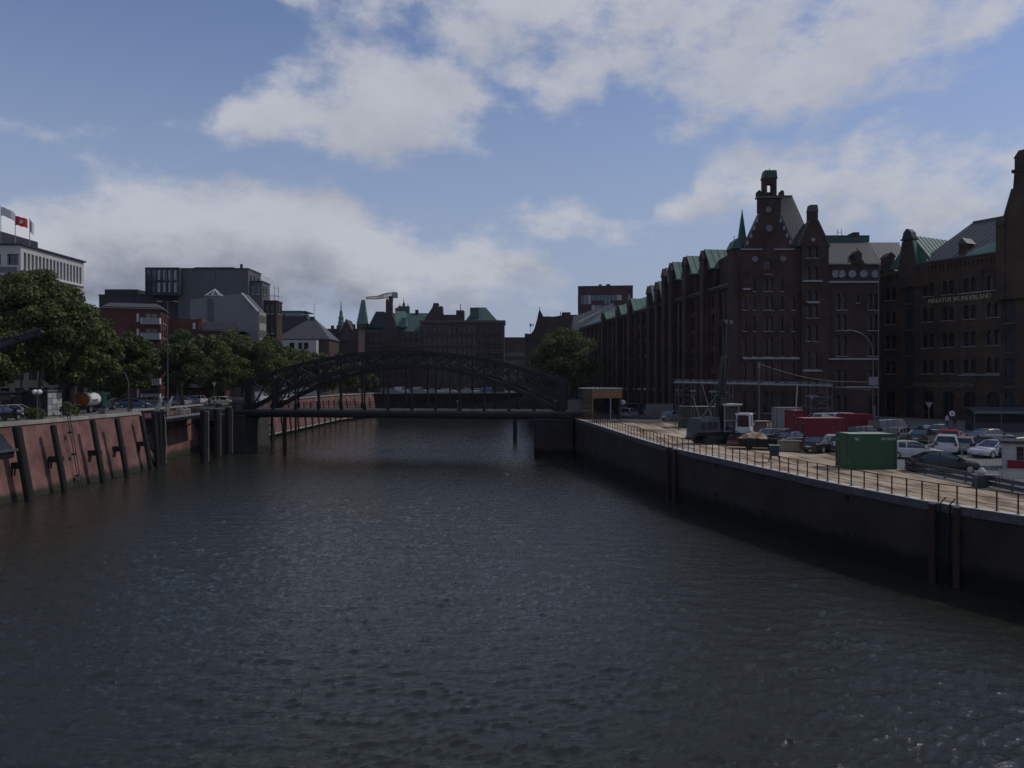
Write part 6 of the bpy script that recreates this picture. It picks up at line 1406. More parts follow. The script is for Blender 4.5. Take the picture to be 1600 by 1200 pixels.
for px, d, lab in ((247,118,'leftmost slim signal post by the landing platform'),(277,121,'slim signal post right of the tall twin lamp'),(128,108,'slim signal post behind the tanker truck')):
    t = thing('signal_post', lab, 'signal', (X_(px,d),d,GL), 0, 'signal posts'); m = MB(); m.tube((0,0,0),(0,0,3.4),.06,.05,8); m.build('pole', steel_dull, t); m = MB(); m.box(-.15,.15,-.18,.12,2.5,3.4); m.build('signal_head', steel_dk, t)
    for k in range(3): m = MB(); m.tube((0,-.2,2.65+k*.3),(0,-.18,2.65+k*.3),.09,.09,10); m.build('lens', grey_dk, t)
# harbour crane whose boom reaches in at the left edge
hc = thing('harbour_crane', 'dark riveted boom of an old harbour crane reaching in at the left edge', 'crane', (-62,71,GL))
tip = Vector((X_(63,75)+62, 4, Z_(520,75)-GL)); ft = Vector((1.5,0,3.2))
m = MB()
for s in (-1,1):
    a0, a1 = ft+Vector((0,s*.6,1.0)), tip+Vector((0,s*.3,.12)); b0, b1 = ft+Vector((0,s*.6,-.9)), tip+Vector((-.3,s*.3,-.25))
    m.bar(a0,a1,.16,.2); m.bar(b0,b1,.16,.2)
m.build('boom_chord', steel_dk, hc)
plate = M('riveted_grey', (.06,.057,.06), .6, .2, .2)
for i in range(9):
    t0, t1 = i/9+.012, (i+1)/9-.012
    for s in (-1,1):
        e = lambda t, top_: (ft+Vector((0,s*.6,1.0))).lerp(tip+Vector((0,s*.3,.12)),t) if top_ else (ft+Vector((0,s*.6,-.9))).lerp(tip+Vector((-.3,s*.3,-.25)),t)
        m = MB(); p_, q_, r_, w_ = e(t0,0), e(t1,0), e(t1,1), e(t0,1); n_ = Vector((0,.04,0)); m.hexa([p_-n_,q_-n_,q_+n_,p_+n_,w_-n_,r_-n_,r_+n_,w_+n_]); m.build('web_plate', plate, hc)
m = MB(); m.bar(ft+Vector((0,0,1.6)), tip+Vector((0,0,.45)), .07); m.bar(ft+Vector((0,.3,1.8)), tip+Vector((0,.2,.5)), .05); m.build('hoist_rope', steel_dull, hc)
m = MB(); m.tube((tip.x,tip.y-.35,tip.z),(tip.x,tip.y+.35,tip.z),.3,.3,12); m.build('sheave', steel_dk, hc)
m = MB(); m.lathe([(1.6,0),(1.4,.4),(1.1,.6),(1.1,1.6),(1.6,1.9),(1.6,2.1)], n=16); m.build('pedestal', steel_dk, hc); m = MB(); m.box(-2.6,1.8,-1.3,1.3,2.1,4.6); m.extr([(-2.8,4.6),(2,4.6),(0,5.3)], -1.5,1.5); m.build('cab', plate, hc)
# low planters along the coping
for i, px in enumerate((158,164)):
    t = thing('planter', ['left concrete planter behind the coping near the tanker','right concrete planter behind the coping near the tanker'][i], 'planter', (X_(px,97),97,GL), 0, 'planters'); m = MB(); m.lathe([(.22,0),(.34,.5),(.4,.5),(.4,.62),(.3,.62),(.28,.5)], n=12); m.build('bowl', concrete, t); m = MB(); m.lathe([(.02,.45),(.28,.5),(.2,.7),(.02,.8)], n=8); m.build('soil', M('soil', (.05,.035,.02)), t)
person('pedestrian in a dark coat crossing the bridge', bl(34,2.2).x, bl(34,2.2).y, DZ, R(170), (.03,.03,.04), (.02,.02,.03))
person('person in dark clothes standing near the yield sign', X_(327,126), 126, 7.02, R(60), (.05,.06,.10), (.03,.03,.04))
# ================================================================ building yard and car park on the right bank
def gp(px, py):                                  # ground point under a pixel on the right bank
    p = G(px, py, 5.0)
    for _ in range(6): p = G(px, py, gz(p.y))
    return p
green_c = M('container_green', (.028,.082,.042), .55, 0, .18, .8, 6); red_c = M('container_red', (.15,.008,.018), .55, 0, .15, .8, 6); olive_c = M('container_olive', (.035,.042,.03), .65, 0, .2, .8, 6)
white_c = M('container_white', (.24,.24,.23), .6, 0, .12, .8, 6)
def container(label, x, y, z, rz, L_, W_, H_, mat, name='container', texts=(), group='containers in the yard', top=None):
    t = thing(name, label, 'container', (x,y,z), rz, group)
    def corr(a, b, n, out):                      # corrugated wall from a to b in plan
        m = MB(); a, b = Vector(a), Vector(b); pts = []
        for i in range(n):
            for f, o in ((0,0),(.35,0),(.5,.035),(.85,.035)): q = a.lerp(b,(i+f)/n); pts.append((q.x-out[0]*o, q.y-out[1]*o))
        pts.append((b.x,b.y))
        for p, q in zip(pts, pts[1:]): m.poly([(p[0],p[1],.14),(q[0],q[1],.14),(q[0],q[1],H_-.1),(p[0],p[1],H_-.1)])
        return m
    corr((.04,.04),(L_-.04,.04),max(6,int(L_/.28)),(0,-1)).build('front_wall', mat, t); corr((L_-.04,.04),(L_-.04,W_-.04),8,(1,0)).build('end_wall', mat, t)
    corr((L_-.04,W_-.04),(.04,W_-.04),max(6,int(L_/.28)),(0,1)).build('rear_wall', mat, t)
    m = MB(); m.box(.05,.1,.08,W_-.08,.14,H_-.1); dl = m.build('door_leaf', mat, t)
    for y0 in (W_*.25,W_*.75): m = MB(); m.tube((.02,y0,.15),(.02,y0,H_-.15),.025,.025,6); m.build('lock_rod', steel_dull, dl)
    for y0 in (W_*.12, W_*.88): m = MB(); m.box(-.02,.05,y0-.06,y0+.06,.4,.55); m.build('hinge', steel, dl); m = MB(); m.box(-.02,.05,y0-.06,y0+.06,H_-.6,H_-.45); m.build('hinge', steel, dl)
    m = MB()
    for x0 in (0,L_-.12):
        for y0 in (0,W_-.12): m.box(x0,x0+.12,y0,y0+.12,0,H_)
    m.box(.12,L_-.12,0,.1,0,.14); m.box(.12,L_-.12,W_-.1,W_,0,.14); m.box(.12,L_-.12,0,.08,H_-.11,H_); m.box(.12,L_-.12,W_-.08,W_,H_-.11,H_); m.box(0,.1,.12,W_-.12,H_-.11,H_); m.box(L_-.1,L_,.12,W_-.12,H_-.11,H_); m.box(0,.1,.12,W_-.12,0,.14)
    m.build('frame', mat, t)
    m = MB(); m.box(.06,L_-.06,.06,W_-.06,H_-.05,H_-.02); m.build('roof', top or mat, t)
    for body, xc, zc, sz_, wd in texts: text_part(body, t, (xc,-.012,zc), sz_, wd, white, ext=.004)
    return t
p = gp(1328,734)
container('green steel container with white lettering beside the railing', p.x, p.y, gz(p.y), R(1.5), 3.65, 2.45, 2.72, green_c, texts=(('TBC',.55,2.25,.26,.42),('PH. HOLST',3.0,2.25,.26,1.1)), top=M('container_roof', (.34,.38,.30), .7, 0, .2))
p = gp(1257,693)
container('long dark red container behind the guard rail', p.x, p.y, gz(p.y), R(3), 4.6, 2.5, 2.6, red_c, top=M('red_roof', (.50,.22,.20), .6, 0, .1))
container('tall red container standing behind the left end of the long red one', X_(1243,84), 84, gz(84), R(8), 1.3, 2.4, 3.1, red_c, top=M('red_roof', (.50,.22,.20)))
container('red container farther right behind the long red one', X_(1322,87), 87, gz(87), R(0), 3.1, 2.4, 2.5, red_c)
container('olive green container left of the drilling rig', X_(1064,97), 97, gz(97), R(-3), 5.2, 2.5, 2.75, olive_c, top=M('pale_roof', (.45,.46,.42), .6))
container('dirty white site container behind the red ones', X_(1216,97), 97, gz(97), R(0), 3.1, 2.5, 2.6, white_c)
container('dark container between the white container and the vans', X_(1253,100), 100, gz(100), 0, 1.6, 2.4, 2.6, M('container_black', (.02,.022,.025), .6))
# ---- guard rails
def guard(label, pts):
    t = thing('guard_rail', label, 'guard rail', (pts[0][0],pts[0][1],gz(pts[0][1])), 0, 'guard rails'); o = Vector((pts[0][0],pts[0][1],gz(pts[0][1])))
    for z0, nm in ((.62,'rail'),(.25,'rail')):
        m = MB()
        for a, b in zip(pts, pts[1:]):
            A, B = Vector((a[0],a[1],gz(a[1])+z0))-o, Vector((b[0],b[1],gz(b[1])+z0))-o
            dv = (B-A).normalized(); n_ = Vector((dv.y,-dv.x,0)); 
            if n_.x > 0: n_ = -n_
            sec = [(0,-.15),(.07,-.10),(.0,-.02),(.0,.02),(.07,.10),(0,.15)]
            for (u0,v0),(u1,v1) in zip(sec, sec[1:]): m.poly([A+n_*u0+Vector((0,0,v0)),B+n_*u0+Vector((0,0,v0)),B+n_*u1+Vector((0,0,v1)),A+n_*u1+Vector((0,0,v1))])
        m.build(nm, steel_dull, t)
    pm_ = MB(); pm_.box(-.05,.05,-.06,.06,0,.78); pd = pm_.data('post', steel_dull)
    for x, y, a in seg_pts(pts, 2.0, .3): inst('post', pd, t, (x-o.x+.08,y-o.y,gz(y)-o.z), a)
guard('double guard rail between sandy ground and car park, right of the green container', [(33.6,40),(31.3,47),(29.7,58)])
guard('double guard rail running from the brown skip to the green container', [(29.3,61),(29.0,70),(28.6,78.5)])
# ---- drilling rig
rg = thing('drilling_rig', 'dark drilling rig with tall green mast on crawler tracks', 'drilling rig', (X_(1118,79),79,gz(79)), R(20))
dk_paint = M('rig_paint', (.014,.017,.022), .5, .1, .25); olive_p = M('rig_green', (.024,.032,.021), .55, 0, .2)
for s in (-1,1):
    m = MB(); m.extr([(-2.0,.25),(-1.7,.0),(1.7,.0),(2.0,.25),(2.0,.5),(1.7,.8),(-1.7,.8),(-2.0,.5)], s*1.0-.28, s*1.0+.28); m.build('track', rubber, rg)
    m = MB()
    for x in np.arange(-1.6,1.7,.45): m.tube((x,s*1.0-.3,.38),(x,s*1.0+.3,.38),.2,.2,10)
    m.build('track_roller', steel_dk, rg)
m = MB(); m.box(-1.6,1.6,-.9,.9,.8,1.25); m.build('undercarriage', dk_paint, rg)
m = MB(); m.hexa([(-2.7,-1.2,1.25),(-.2,-1.2,1.25),(-.2,1.2,1.25),(-2.7,1.2,1.25),(-2.5,-1.1,2.6),(-.3,-1.1,2.75),(-.3,1.1,2.75),(-2.5,1.1,2.6)]); m.build('engine_housing', M('rig_grey', (.06,.07,.076), .5, .1, .2), rg)
for x in (-2.2,-1.5,-.8): m = MB(); m.box(x-.25,x+.25,-1.24,-1.18,1.5,2.3); m.build('vent_grille', dk_paint, rg)
m = MB()
for a in ((.2,-1.25),(1.9,-1.25),(1.9,-.05),(.2,-.05)): m.bar((*a,1.25),(*a,3.9),.12)
for z in (1.3,2.4,3.9): m.bar((.2,-1.25,z),(1.9,-1.25,z),.12); m.bar((.2,-.05,z),(1.9,-.05,z),.1); m.bar((.2,-1.25,z),(.2,-.05,z),.1); m.bar((1.9,-1.25,z),(1.9,-.05,z),.1)
m.build('cab_frame', M('cab_grey', (.16,.165,.17), .5), rg)
m = MB(); m.box(.26,1.84,-1.2,-.1,1.3,3.8); m.build('cab_glass', car_glass, rg); m = MB(); m.box(.0,2.2,-1.5,.2,3.95,4.1); m.build('cab_roof', M('pale_roof', (.45,.46,.42), .6), rg)
mt0, mt1 = Vector((-.35,-.6,.6)), Vector((.9,-.2,9.0))
m = MB(); m.bar(mt0, mt1, .5, .5); m.build('mast', olive_p, rg)
m = MB(); m.bar(mt0+Vector((0,-.42,.3)), mt1+Vector((0,-.42,-.2)), .12); m.bar(mt0+Vector((.22,-.42,.3)), mt1+Vector((.22,-.42,-.2)), .12); m.build('mast_guide', steel_dk, rg)
mt2 = Vector((1.25,-.1,12.1)); m = MB()
for a in ((-.2,-.2),(.2,-.2),(.2,.2),(-.2,.2)): m.bar(mt1+Vector((*a,0)), mt2+Vector((*a,0)), .06)
for i in range(7): f0, f1 = i/7, (i+1)/7; m.bar(mt1.lerp(mt2,f0)+Vector((-.2,-.2,0)), mt1.lerp(mt2,f1)+Vector((.2,-.2,0)), .045); m.bar(mt1.lerp(mt2,f0)+Vector((.2,-.2,0)), mt1.lerp(mt2,f1)+Vector((-.2,-.2,0)), .045)
m.build('mast_extension', steel_dk, rg)
m = MB(); m.box(mt2.x-.55,mt2.x+.55,-.4,.25,12.1,12.7); m.build('mast_head', steel_dk, rg)
for s in (-.3,.3): m = MB(); m.tube((mt2.x+s,-.5,12.5),(mt2.x+s,-.4,12.5),.22,.22,12); m.build('sheave', steel_dull, rg)
m = MB(); m.bar(mt0.lerp(mt1,.55)+Vector((0,.3,0)),(-1.6,0,2.7),.16); m.bar(mt0.lerp(mt1,.35)+Vector((0,.3,0)),(1.4,.4,1.3),.16); m.build('hydraulic_strut', steel_dull, rg)
m = MB(); m.path([mt2+Vector((-.3,-.5,.2)), mt2+Vector((-.5,-.6,-3)), mt1+Vector((-.4,-.6,-3.5))], .03); m.build('rope', steel_dull, rg)
m = MB(); m.box(mt0.lerp(mt1,.42).x-.42,mt0.lerp(mt1,.42).x+.42,-1.15,-.6,3.6,4.8); m.build('rotary_drive', dk_paint, rg)
# ---- diesel pump set left of the rig
pp = thing('pump_set', 'rounded grey pump set on a skid left of the drilling rig', 'pump', (X_(1090,84),84,gz(84)), R(15))
m = MB(); m.box(-1.2,1.2,-.6,.6,0,.18); m.build('skid', steel_dk, pp); m = MB(); m.extr([(-1.1,.18),(1.1,.18),(1.15,.8),(.9,1.3),(.3,1.5),(-.5,1.45),(-1.0,1.0)], -.55,.55); m.build('housing', M('pump_grey', (.08,.09,.096), .5, 0, .2), pp); m = MB(); m.tube((.2,0,1.45),(.2,0,1.9),.06,.06,8); m.build('exhaust', rust, pp); m = MB(); m.box(-.35,.1,-.58,-.55,.4,.95); m.build('hatch', dk_paint, pp)
# ---- wheel loader
wl = thing('wheel_loader', 'wheel loader with white cab in front of the red frame', 'loader', (X_(1164,79),79,gz(79)), R(-118))
m = MB(); m.hexa([(-2.4,-.8,.7),(-.2,-.8,.7),(-.2,.8,.7),(-2.4,.8,.7),(-2.2,-.7,1.7),(-.2,-.75,1.9),(-.2,.75,1.9),(-2.2,.7,1.7)]); m.build('engine_hood', dk_paint, wl)
m = MB(); m.box(.0,1.8,-.55,.55,.65,1.15); m.build('front_frame', dk_paint, wl)
m = MB()
for a in ((-.2,-.7),(1.0,-.7),(1.0,.7),(-.2,.7)): m.bar((*a,1.1),(a[0]*.9,a[1]*.92,3.0),.16)
m.box(-.35,1.1,-.75,.75,2.95,3.15); m.box(-.2,1.0,-.72,.72,1.1,1.75); m.build('cab', white, wl); m = MB(); m.box(-.12,.92,-.62,.62,1.75,2.95); m.build('cab_glass', car_glass, wl)
for x in (-1.5,1.3):
    for y in (-.95,.95): m = MB(); m.tube((x,y-.22,.68),(x,y+.22,.68),.68,.68,16); m.tube((x,y-.23,.68),(x,y+.23,.68),.34,.34,12,1); m.build('wheel', [rubber, offwhite], wl)
for y in (-.45,.45): m = MB(); m.bar((.9,y,1.1),(2.6,y,.6),.16,.26); m.build('lift_arm', dk_paint, wl)
m = MB(); m.extr([(2.5,.1),(3.5,.05),(3.5,.12),(2.9,.5),(2.65,1.0),(2.5,1.0)], -1.15,1.15); m.build('bucket', rust, wl)
for y in (-.5,.5): m = MB(); m.tube((1.05,y,3.0),(1.15,y,3.0),.1,.1,10); m.build('work_light', lamp_w, wl)
# ---- red framed booth
rb = thing('red_frame_booth', 'small red framed booth between loader and parked cars', 'booth', (X_(1191,83),83,gz(83)))
m = MB()
for a in ((-.6,-.5),(.6,-.5),(.6,.5),(-.6,.5)): m.bar((*a,0),(*a,1.9),.1)
for z in (.05,1.9): m.bar((-.6,-.5,z),(.6,-.5,z),.1); m.bar((-.6,.5,z),(.6,.5,z),.1); m.bar((-.6,-.5,z),(-.6,.5,z),.1); m.bar((.6,-.5,z),(.6,.5,z),.1)
m.build('frame', M('booth_red', (.26,.05,.04), .6), rb); m = MB(); m.box(-.7,.7,-.6,.6,1.96,2.05); m.build('roof', sandstone, rb); m = MB(); m.box(-.55,.55,.42,.46,.1,1.85); m.build('panel', grey_lt, rb)
# ---- skips with sand and a mud stained box
sk1 = thing('tipping_skip', 'dark skip heaped with sand and planks in front of the loader', 'skip', gp(1188,702), R(-24))
m = MB(); m.hexa([(-1.7,-.8,.25),(1.5,-.8,.25),(1.5,.8,.25),(-1.7,.8,.25),(-2.1,-1.0,1.05),(1.9,-1.0,1.05),(1.9,1.0,1.05),(-2.1,1.0,1.05)]); m.build('tub', dk_paint, sk1)
for x in np.arange(-1.7,1.7,.5): m = MB(); m.bar((x,-.85,.3),(x*1.15,-1.05,1.05),.08); m.build('rib', steel_dk, sk1)
m = MB(); N = 12; hm = lambda x, y: 1.0+.65*max(0,1-((x+.5)/1.5)**2-(y/1.0)**2)+.08*math.sin(x*7+y*5)
for i in range(N):
    for j in range(6):
        x0,x1 = -1.95+3.7*i/N, -1.95+3.7*(i+1)/N; y0,y1 = -.9+1.8*j/6, -.9+1.8*(j+1)/6
        m.poly([(x0,y0,hm(x0,y0)),(x1,y0,hm(x1,y0)),(x1,y1,hm(x1,y1)),(x0,y1,hm(x0,y1))])
m.build('sand_heap', sand, sk1)
for i in range(5): m = MB(); a = rnd.uniform(-.4,.4); m.bar((-1.2+i*.5,-.5+.2*i,1.35),(1.4+i*.15,.3-.2*i+a,1.15+.1*i),.2,.06); m.build('plank', timber_lt, sk1)
m = MB(); m.tube((-1.0,-.9,.22),(-1.0,.9,.22),.22,.22,12); m.tube((1.0,-.9,.22),(1.0,.9,.22),.22,.22,12); m.build('wheel', rubber, sk1)
sk2 = thing('mud_box', 'mud brown steel box right of the sand skip', 'box', gp(1233,705), R(-10))
mud_p = M('mud_stained', (.19,.165,.12), .85, 0, .3, 1, 6, bump=.4)
m = MB(); m.hexa([(-1.1,-.7,.05),(1.1,-.7,.05),(1.1,.7,.05),(-1.1,.7,.05),(-1.05,-.68,1.05),(1.15,-.68,1.0),(1.15,.68,1.0),(-1.05,.68,1.05)]); m.build('body', mud_p, sk2)
m = MB(); m.box(-1.15,1.2,-.75,-.69,.92,1.04); m.box(-1.12,-1.0,-.76,-.69,.05,1.0); m.box(1.05,1.17,-.76,-.69,.05,1.0); m.build('rim', mud_p, sk2)
# ---- teal box on a stand by the railing
tb = thing('control_cabinet', 'dark teal control cabinet on thin legs behind the railing', 'cabinet', gp(1210,722), R(-15))
teal = M('cabinet_teal', (.018,.034,.04), .5, 0, .15)
m = MB(); m.box(-.36,.36,-.25,.25,.5,1.35); m.build('body', teal, tb); m = MB(); m.box(-.42,.42,-.32,.32,1.35,1.42); m.build('lid', M('cabinet_lid', (.25,.3,.3), .5), tb); m = MB(); m.box(-.3,.3,-.27,-.25,.56,1.28); m.build('door', teal, tb)
for a in ((-.3,-.2),(.3,-.2),(.3,.2),(-.3,.2)): m = MB(); m.bar((*a,.5),(a[0]*1.5,a[1]*1.5,0),.04); m.build('leg', steel_dk, tb)
# ---- work bench with pump
wbn = thing('work_bench', 'small work bench with a pump and crate beside the guard rail', 'bench', gp(1541,762), R(-12))
m = MB(); m.box(-.75,.75,-.35,.35,.8,.86); m.build('top', grey_lt, wbn)
for a in ((-.65,-.28),(.65,-.28),(.65,.28),(-.65,.28)): m = MB(); m.bar((*a,.8),(a[0]*1.08,a[1]*1.08,0),.06); m.build('leg', steel_dull, wbn)
m = MB(); m.box(-.7,-.05,-.3,.3,.05,.6)
m.build('crate', teal, wbn); m = MB(); m.lathe([(.02,0),(.2,.02),(.26,.15),(.2,.3),(.1,.42),(.02,.45)], (-.25,0,.86), 12); m.build('pump', offwhite, wbn)
# ---- gantry truss with lattice towers
ga = thing('pipe_gantry', 'long lattice gantry carrying pipes across the yard on scaffold towers', 'gantry', (X_(1055,95),95,gz(95)))
GW = X_(1302,95)-X_(1055,95); gzt = 11.25-gz(95); dzr = -.45
zt_ = lambda x: gzt+dzr*x/GW
for y in (0,.7):
    for dz in (0,.45): m = MB(); m.bar((-.3,y,zt_(0)+dz),(GW,y,zt_(GW)+dz),.09); m.build('chord', steel_dull, ga)
    m = MB(); n = 40
    for i in range(n): x0, x1 = GW*i/n, GW*(i+1)/n; m.bar((x0,y,zt_(x0)+(.45 if i % 2 else 0)),(x1,y,zt_(x1)+(0 if i % 2 else .45)),.05)
    m.build('lacing', steel, ga)
m = MB(); m.box(0,GW,.15,.55,0,.0001+.0) if False else None
m.bar((0,.2,zt_(0)+.12),(GW,.2,zt_(GW)+.12),.16); m.bar((0,.5,zt_(0)+.12),(GW,.5,zt_(GW)+.12),.16); m.build('pipe', offwhite, ga)
for a, b in ((.3,2.3),(4.8,7.0),(GW-3.0,GW-.3)):
    m = MB()
    for x in (a,b):
        for y in (-.4,1.1): m.bar((x,y,0),(x,y,zt_(x)),.07)
    for k in range(4):
        z0, z1 = zt_(a)*k/4, zt_(a)*(k+1)/4
        for y in (-.4,1.1): m.bar((a,y,z1-.05),(b,y,z1-.05),.06)
        m.bar((a,-.4,z0),(b,-.4,z1),.045); m.bar((b,-.4,z0),(a,-.4,z1),.045)
    m.build('scaffold_tower', steel_dull, ga)
m = MB(); m.bar((3.1,-.8,zt_(3)),(4.3,-.8,1.6),.07); m.bar((2.0,-.8,zt_(3)-1.6),(3.2,-.8,.6),.07); m.build('stay', steel, ga)
m = MB(); m.bar((X_(1245,95)-X_(1055,95),-.2,zt_(14)),(X_(1242,95)-X_(1055,95),-.2,1.5),.1); m.build('hose', offwhite, ga)
# ---- posts, cables, street lamp
t = thing('cable_post', 'steel mast with sagging cables in front of the tall gable warehouse', 'mast', (X_(1186,92),92,gz(92)))
zt = Z_(566,92)-gz(92); m = MB(); m.tube((0,0,0),(0,0,zt),.11,.08,8); m.build('pole', steel_dull, t); m = MB(); m.box(-.1,.1,-.15,.15,zt-.7,zt); m.build('head', grey_lt, t)
for k, (ex, ez) in enumerate(((14.0,6.0),(14.3,5.0))):
    m = MB(); pts_ = [(ex*f, 2*f, lerp(zt-.2-k*.5, ez, f)-1.6*math.sin(math.pi*f)*.45) for f in np.linspace(0,1,14)]; m.path(pts_, .025, 5); m.build('cable', steel_dull, t)
t = thing('street_lamp', 'curved street lamp between the two warehouses', 'lamp', (X_(1364,92),92,gz(92)), 0)
zt = Z_(516,92)-gz(92); zk = Z_(552,92)-gz(92)
P = [(0,0,0),(0,0,zk)]+[(-3.0+3.0*math.cos(a),0,zk+(zt-zk)*math.sin(a)) for a in np.linspace(.2,math.pi/2,8)]
m = MB(); m.path(P, .05, 7); m.build('pole', steel_dull, t); m = MB(); m.box(-3.7,-2.9,-.13,.13,zt-.12,zt+.02); m.build('lamp_head', grey_lt, t)
m = MB(); m.tube((.1,-.1,0),(.1,-.1,3.2),.16,.16,8); m.build('sleeve', steel_dull, t); m = MB(); m.box(-.55,.55,-.2,-.1,5.6,6.6); m.build('sign_board', grey_lt, t)
def sign(label, px, py, d, shape, col_):
    t = thing('road_sign', label, 'sign', (X_(px,d),d,gz(d)), 0, 'road signs in the car park'); zc = Z_(py,d)-gz(d)
    m = MB(); m.tube((0,0,0),(0,0,zc+.3),.035,.035,8); m.build('pole', steel_dull, t); m = MB()
    if shape == 'tri': m.extr([(-.45,zc+.35),(0,zc-.45),(.45,zc+.35)], -.08,-.05)
    else: m.tube((0,-.05,zc),(0,-.08,zc),.38,.38,18)
    m.build('plate', M('sign_red', (.45,.03,.03)), t); m = MB()
    if shape == 'tri': m.extr([(-.34,zc+.28),(0,zc-.32),(.34,zc+.28)], -.1,-.085)
    else: m.tube((0,-.085,zc),(0,-.1,zc),.3,.3,18)
    m.build('plate_face', col_, t)
    if shape == 'dot': m = MB(); m.tube((0,-.105,zc),(0,-.12,zc),.13,.13,12); m.build('symbol', M('sign_blue', (.03,.06,.2), .5, 0, .05), t)
sign('yield sign in front of the brown warehouse', 1451, 633, 88, 'tri', grey_lt); sign('round white traffic sign in front of the arched doors', 1487, 646, 90, 'dot', white); sign('small triangular sign by the gantry tower', 1268, 621, 94, 'tri', grey_lt)
# ---- awning stall and hut at the right edge
aw = thing('awning_stall', 'dark awning stall with grey edge in front of the warehouse doors', 'stall', (X_(1522,92),92,gz(92)), R(-12))
m = MB(); m.hexa([(0,0,2.3),(9,0,2.3),(9,3,2.7),(0,3,2.7),(0,0,2.5),(9,0,2.5),(9,3,2.9),(0,3,2.9)]); m.build('awning', M('awning_dark', (.03,.035,.04), .8), aw); m = MB(); m.box(-.1,9.1,-.06,0,2.2,2.55); m.build('valance', steel_dull, aw)
for x in (.1,3,6,8.9): m = MB(); m.bar((x,.1,0),(x,.1,2.3),.08); m.build('post', steel_dull, aw)
m = MB(); m.box(.3,8.7,.6,1.3,0,1.05); m.build('counter', grey_dk, aw); m = MB(); m.box(0,9,2.8,2.95,0,2.7); m.build('back_wall', grey_dk, aw)
p = gp(1568,733)
hu = thing('ticket_hut', 'white hut with red banner and dark roof at the right edge', 'hut', (p.x,p.y,gz(p.y)), R(-30))
m = MB(); m.box(0,3.2,0,2.4,0,2.0); m.build('wall', offwhite, hu); m = MB(); m.box(-.2,3.4,-.3,2.6,2.0,2.18); m.build('roof', slate_dk, hu); m = MB(); m.box(.85,1.3,-.05,.0,.75,1.75); m.build('window', car_glass, hu); m = MB(); m.box(.25,3.0,-.09,-.055,.12,.72); m.build('banner', M('banner_red', (.24,.006,.02), .7, 0, .08), hu)
pf = thing('picket_fence', 'low white picket fence in front of the hut', 'fence', gp(1562,748), R(-3))
pk = MB(); pk.extr([(-.04,0),(.04,0),(.04,.62),(0,.7),(-.04,.62)], -.012,.012); pkm = pk.data('picket', offwhite)
for i in range(24): inst('picket', pkm, pf, (i*.13,0,.02))
for z in (.18,.5): m = MB(); m.bar((-.05,.04,z),(3.05,.04,z),.05); m.build('rail', offwhite, pf)
# ---- mesh fence panels
mesh_posts = [(1415,724),(1493,737),(1556,752)]
for i, ((pa, ya), (pb, yb)) in enumerate(zip(mesh_posts, mesh_posts[1:])):
    a, b = gp(pa,ya), gp(pb,yb); a.x += .5; b.x += .5
    t = thing('mesh_fence_panel', ['thin mesh fence panel in front of the black sedan','thin mesh fence panel right of the black sedan'][i], 'fence', a, math.atan2(b.y-a.y,b.x-a.x), 'mesh fence panels'); L_ = (b-a).length
    for x in (.05,L_-.05): m = MB(); m.tube((x,0,-.02),(x,0,1.95),.022,.022,6); m.box(x-.25,x+.25,-.1,.1,0,.1); m.build('post', steel, t)
    m = MB(); m.bar((0,0,1.95),(L_,0,1.95),.03); m.bar((0,0,.2),(L_,0,.2),.03); m.build('rail', steel, t)
    m = MB()
    for x in np.arange(.2,L_,.25): m.bar((x,0,.2),(x,0,1.95),.006)
    m.build('wire', steel_dull, t)
# ---- wooden pavilion by the bridge
pv = thing('wooden_pavilion', 'flat roofed pavilion with wooden fascia at the end of the bridge', 'pavilion', (X_(911,113),113,gz(113)), R(2))
wood = M('larch_boards', (.24,.125,.06), .7, 0, .22, 1.5, 8); u = 113/F; T = Z_(622,113)-gz(113)
for k in range(5): m = MB(); m.box(1.35,5.75,-.12,.0,T+k*.27,T+k*.27+.25); m.build('fascia_board', wood, pv)
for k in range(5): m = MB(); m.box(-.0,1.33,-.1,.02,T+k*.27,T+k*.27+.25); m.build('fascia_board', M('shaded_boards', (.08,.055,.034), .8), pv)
m = MB(); m.box(0,5.8,0.02,5,T-.05,T+1.35); m.build('roof_box', grey_dk, pv); m = MB(); m.box(-.1,5.9,-.15,5.1,T+1.37,T+1.48); m.build('roof_edge', coping_w, pv)
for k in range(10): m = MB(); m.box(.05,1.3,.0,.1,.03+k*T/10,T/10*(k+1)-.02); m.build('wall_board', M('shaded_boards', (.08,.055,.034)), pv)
m = MB(); m.box(1.32,1.5,-.05,.2,0,T); m.build('corner_post', wood, pv); m = MB(); m.box(4.0,4.15,.0,.15,0,T); m.build('column', steel, pv); m = MB(); m.box(1.5,5.7,2.5,2.6,0,T); m.build('glass_wall', glass, pv)
m = MB(); m.box(5.5,5.65,.0,2.5,0,T); m.build('end_wall', timber_lt, pv)
hd = thing('hoarding', 'pale grey hoarding panel left of the wooden pavilion', 'hoarding', (X_(887,114),114,gz(114)), 0); m = MB(); m.box(0,2.15,0,.06,1.0,2.85); m.build('panel', M('hoarding_grey', (.11,.11,.095), .8), hd)
for x in (.1,2.05): m = MB(); m.bar((x,.1,0),(x,.1,2.85),.1); m.build('post', timber_lt, hd)
hb = thing('hoarding', 'long grey site hoarding behind the orange formwork', 'hoarding', (X_(1009,118),118,gz(118)), R(-3))
for k in range(4): m = MB(); m.box(k*1.05,k*1.05+1.03,0,.05,.05,2.1); m.build('panel', M('hoarding_grey2', (.13,.135,.13), .8), hb)
m = MB(); m.bar((0,.1,2.1),(4.2,.1,2.1),.1); m.build('rail', timber_lt, hb)
orange = M('formwork_orange', (.33,.14,.03), .6, 0, .25)
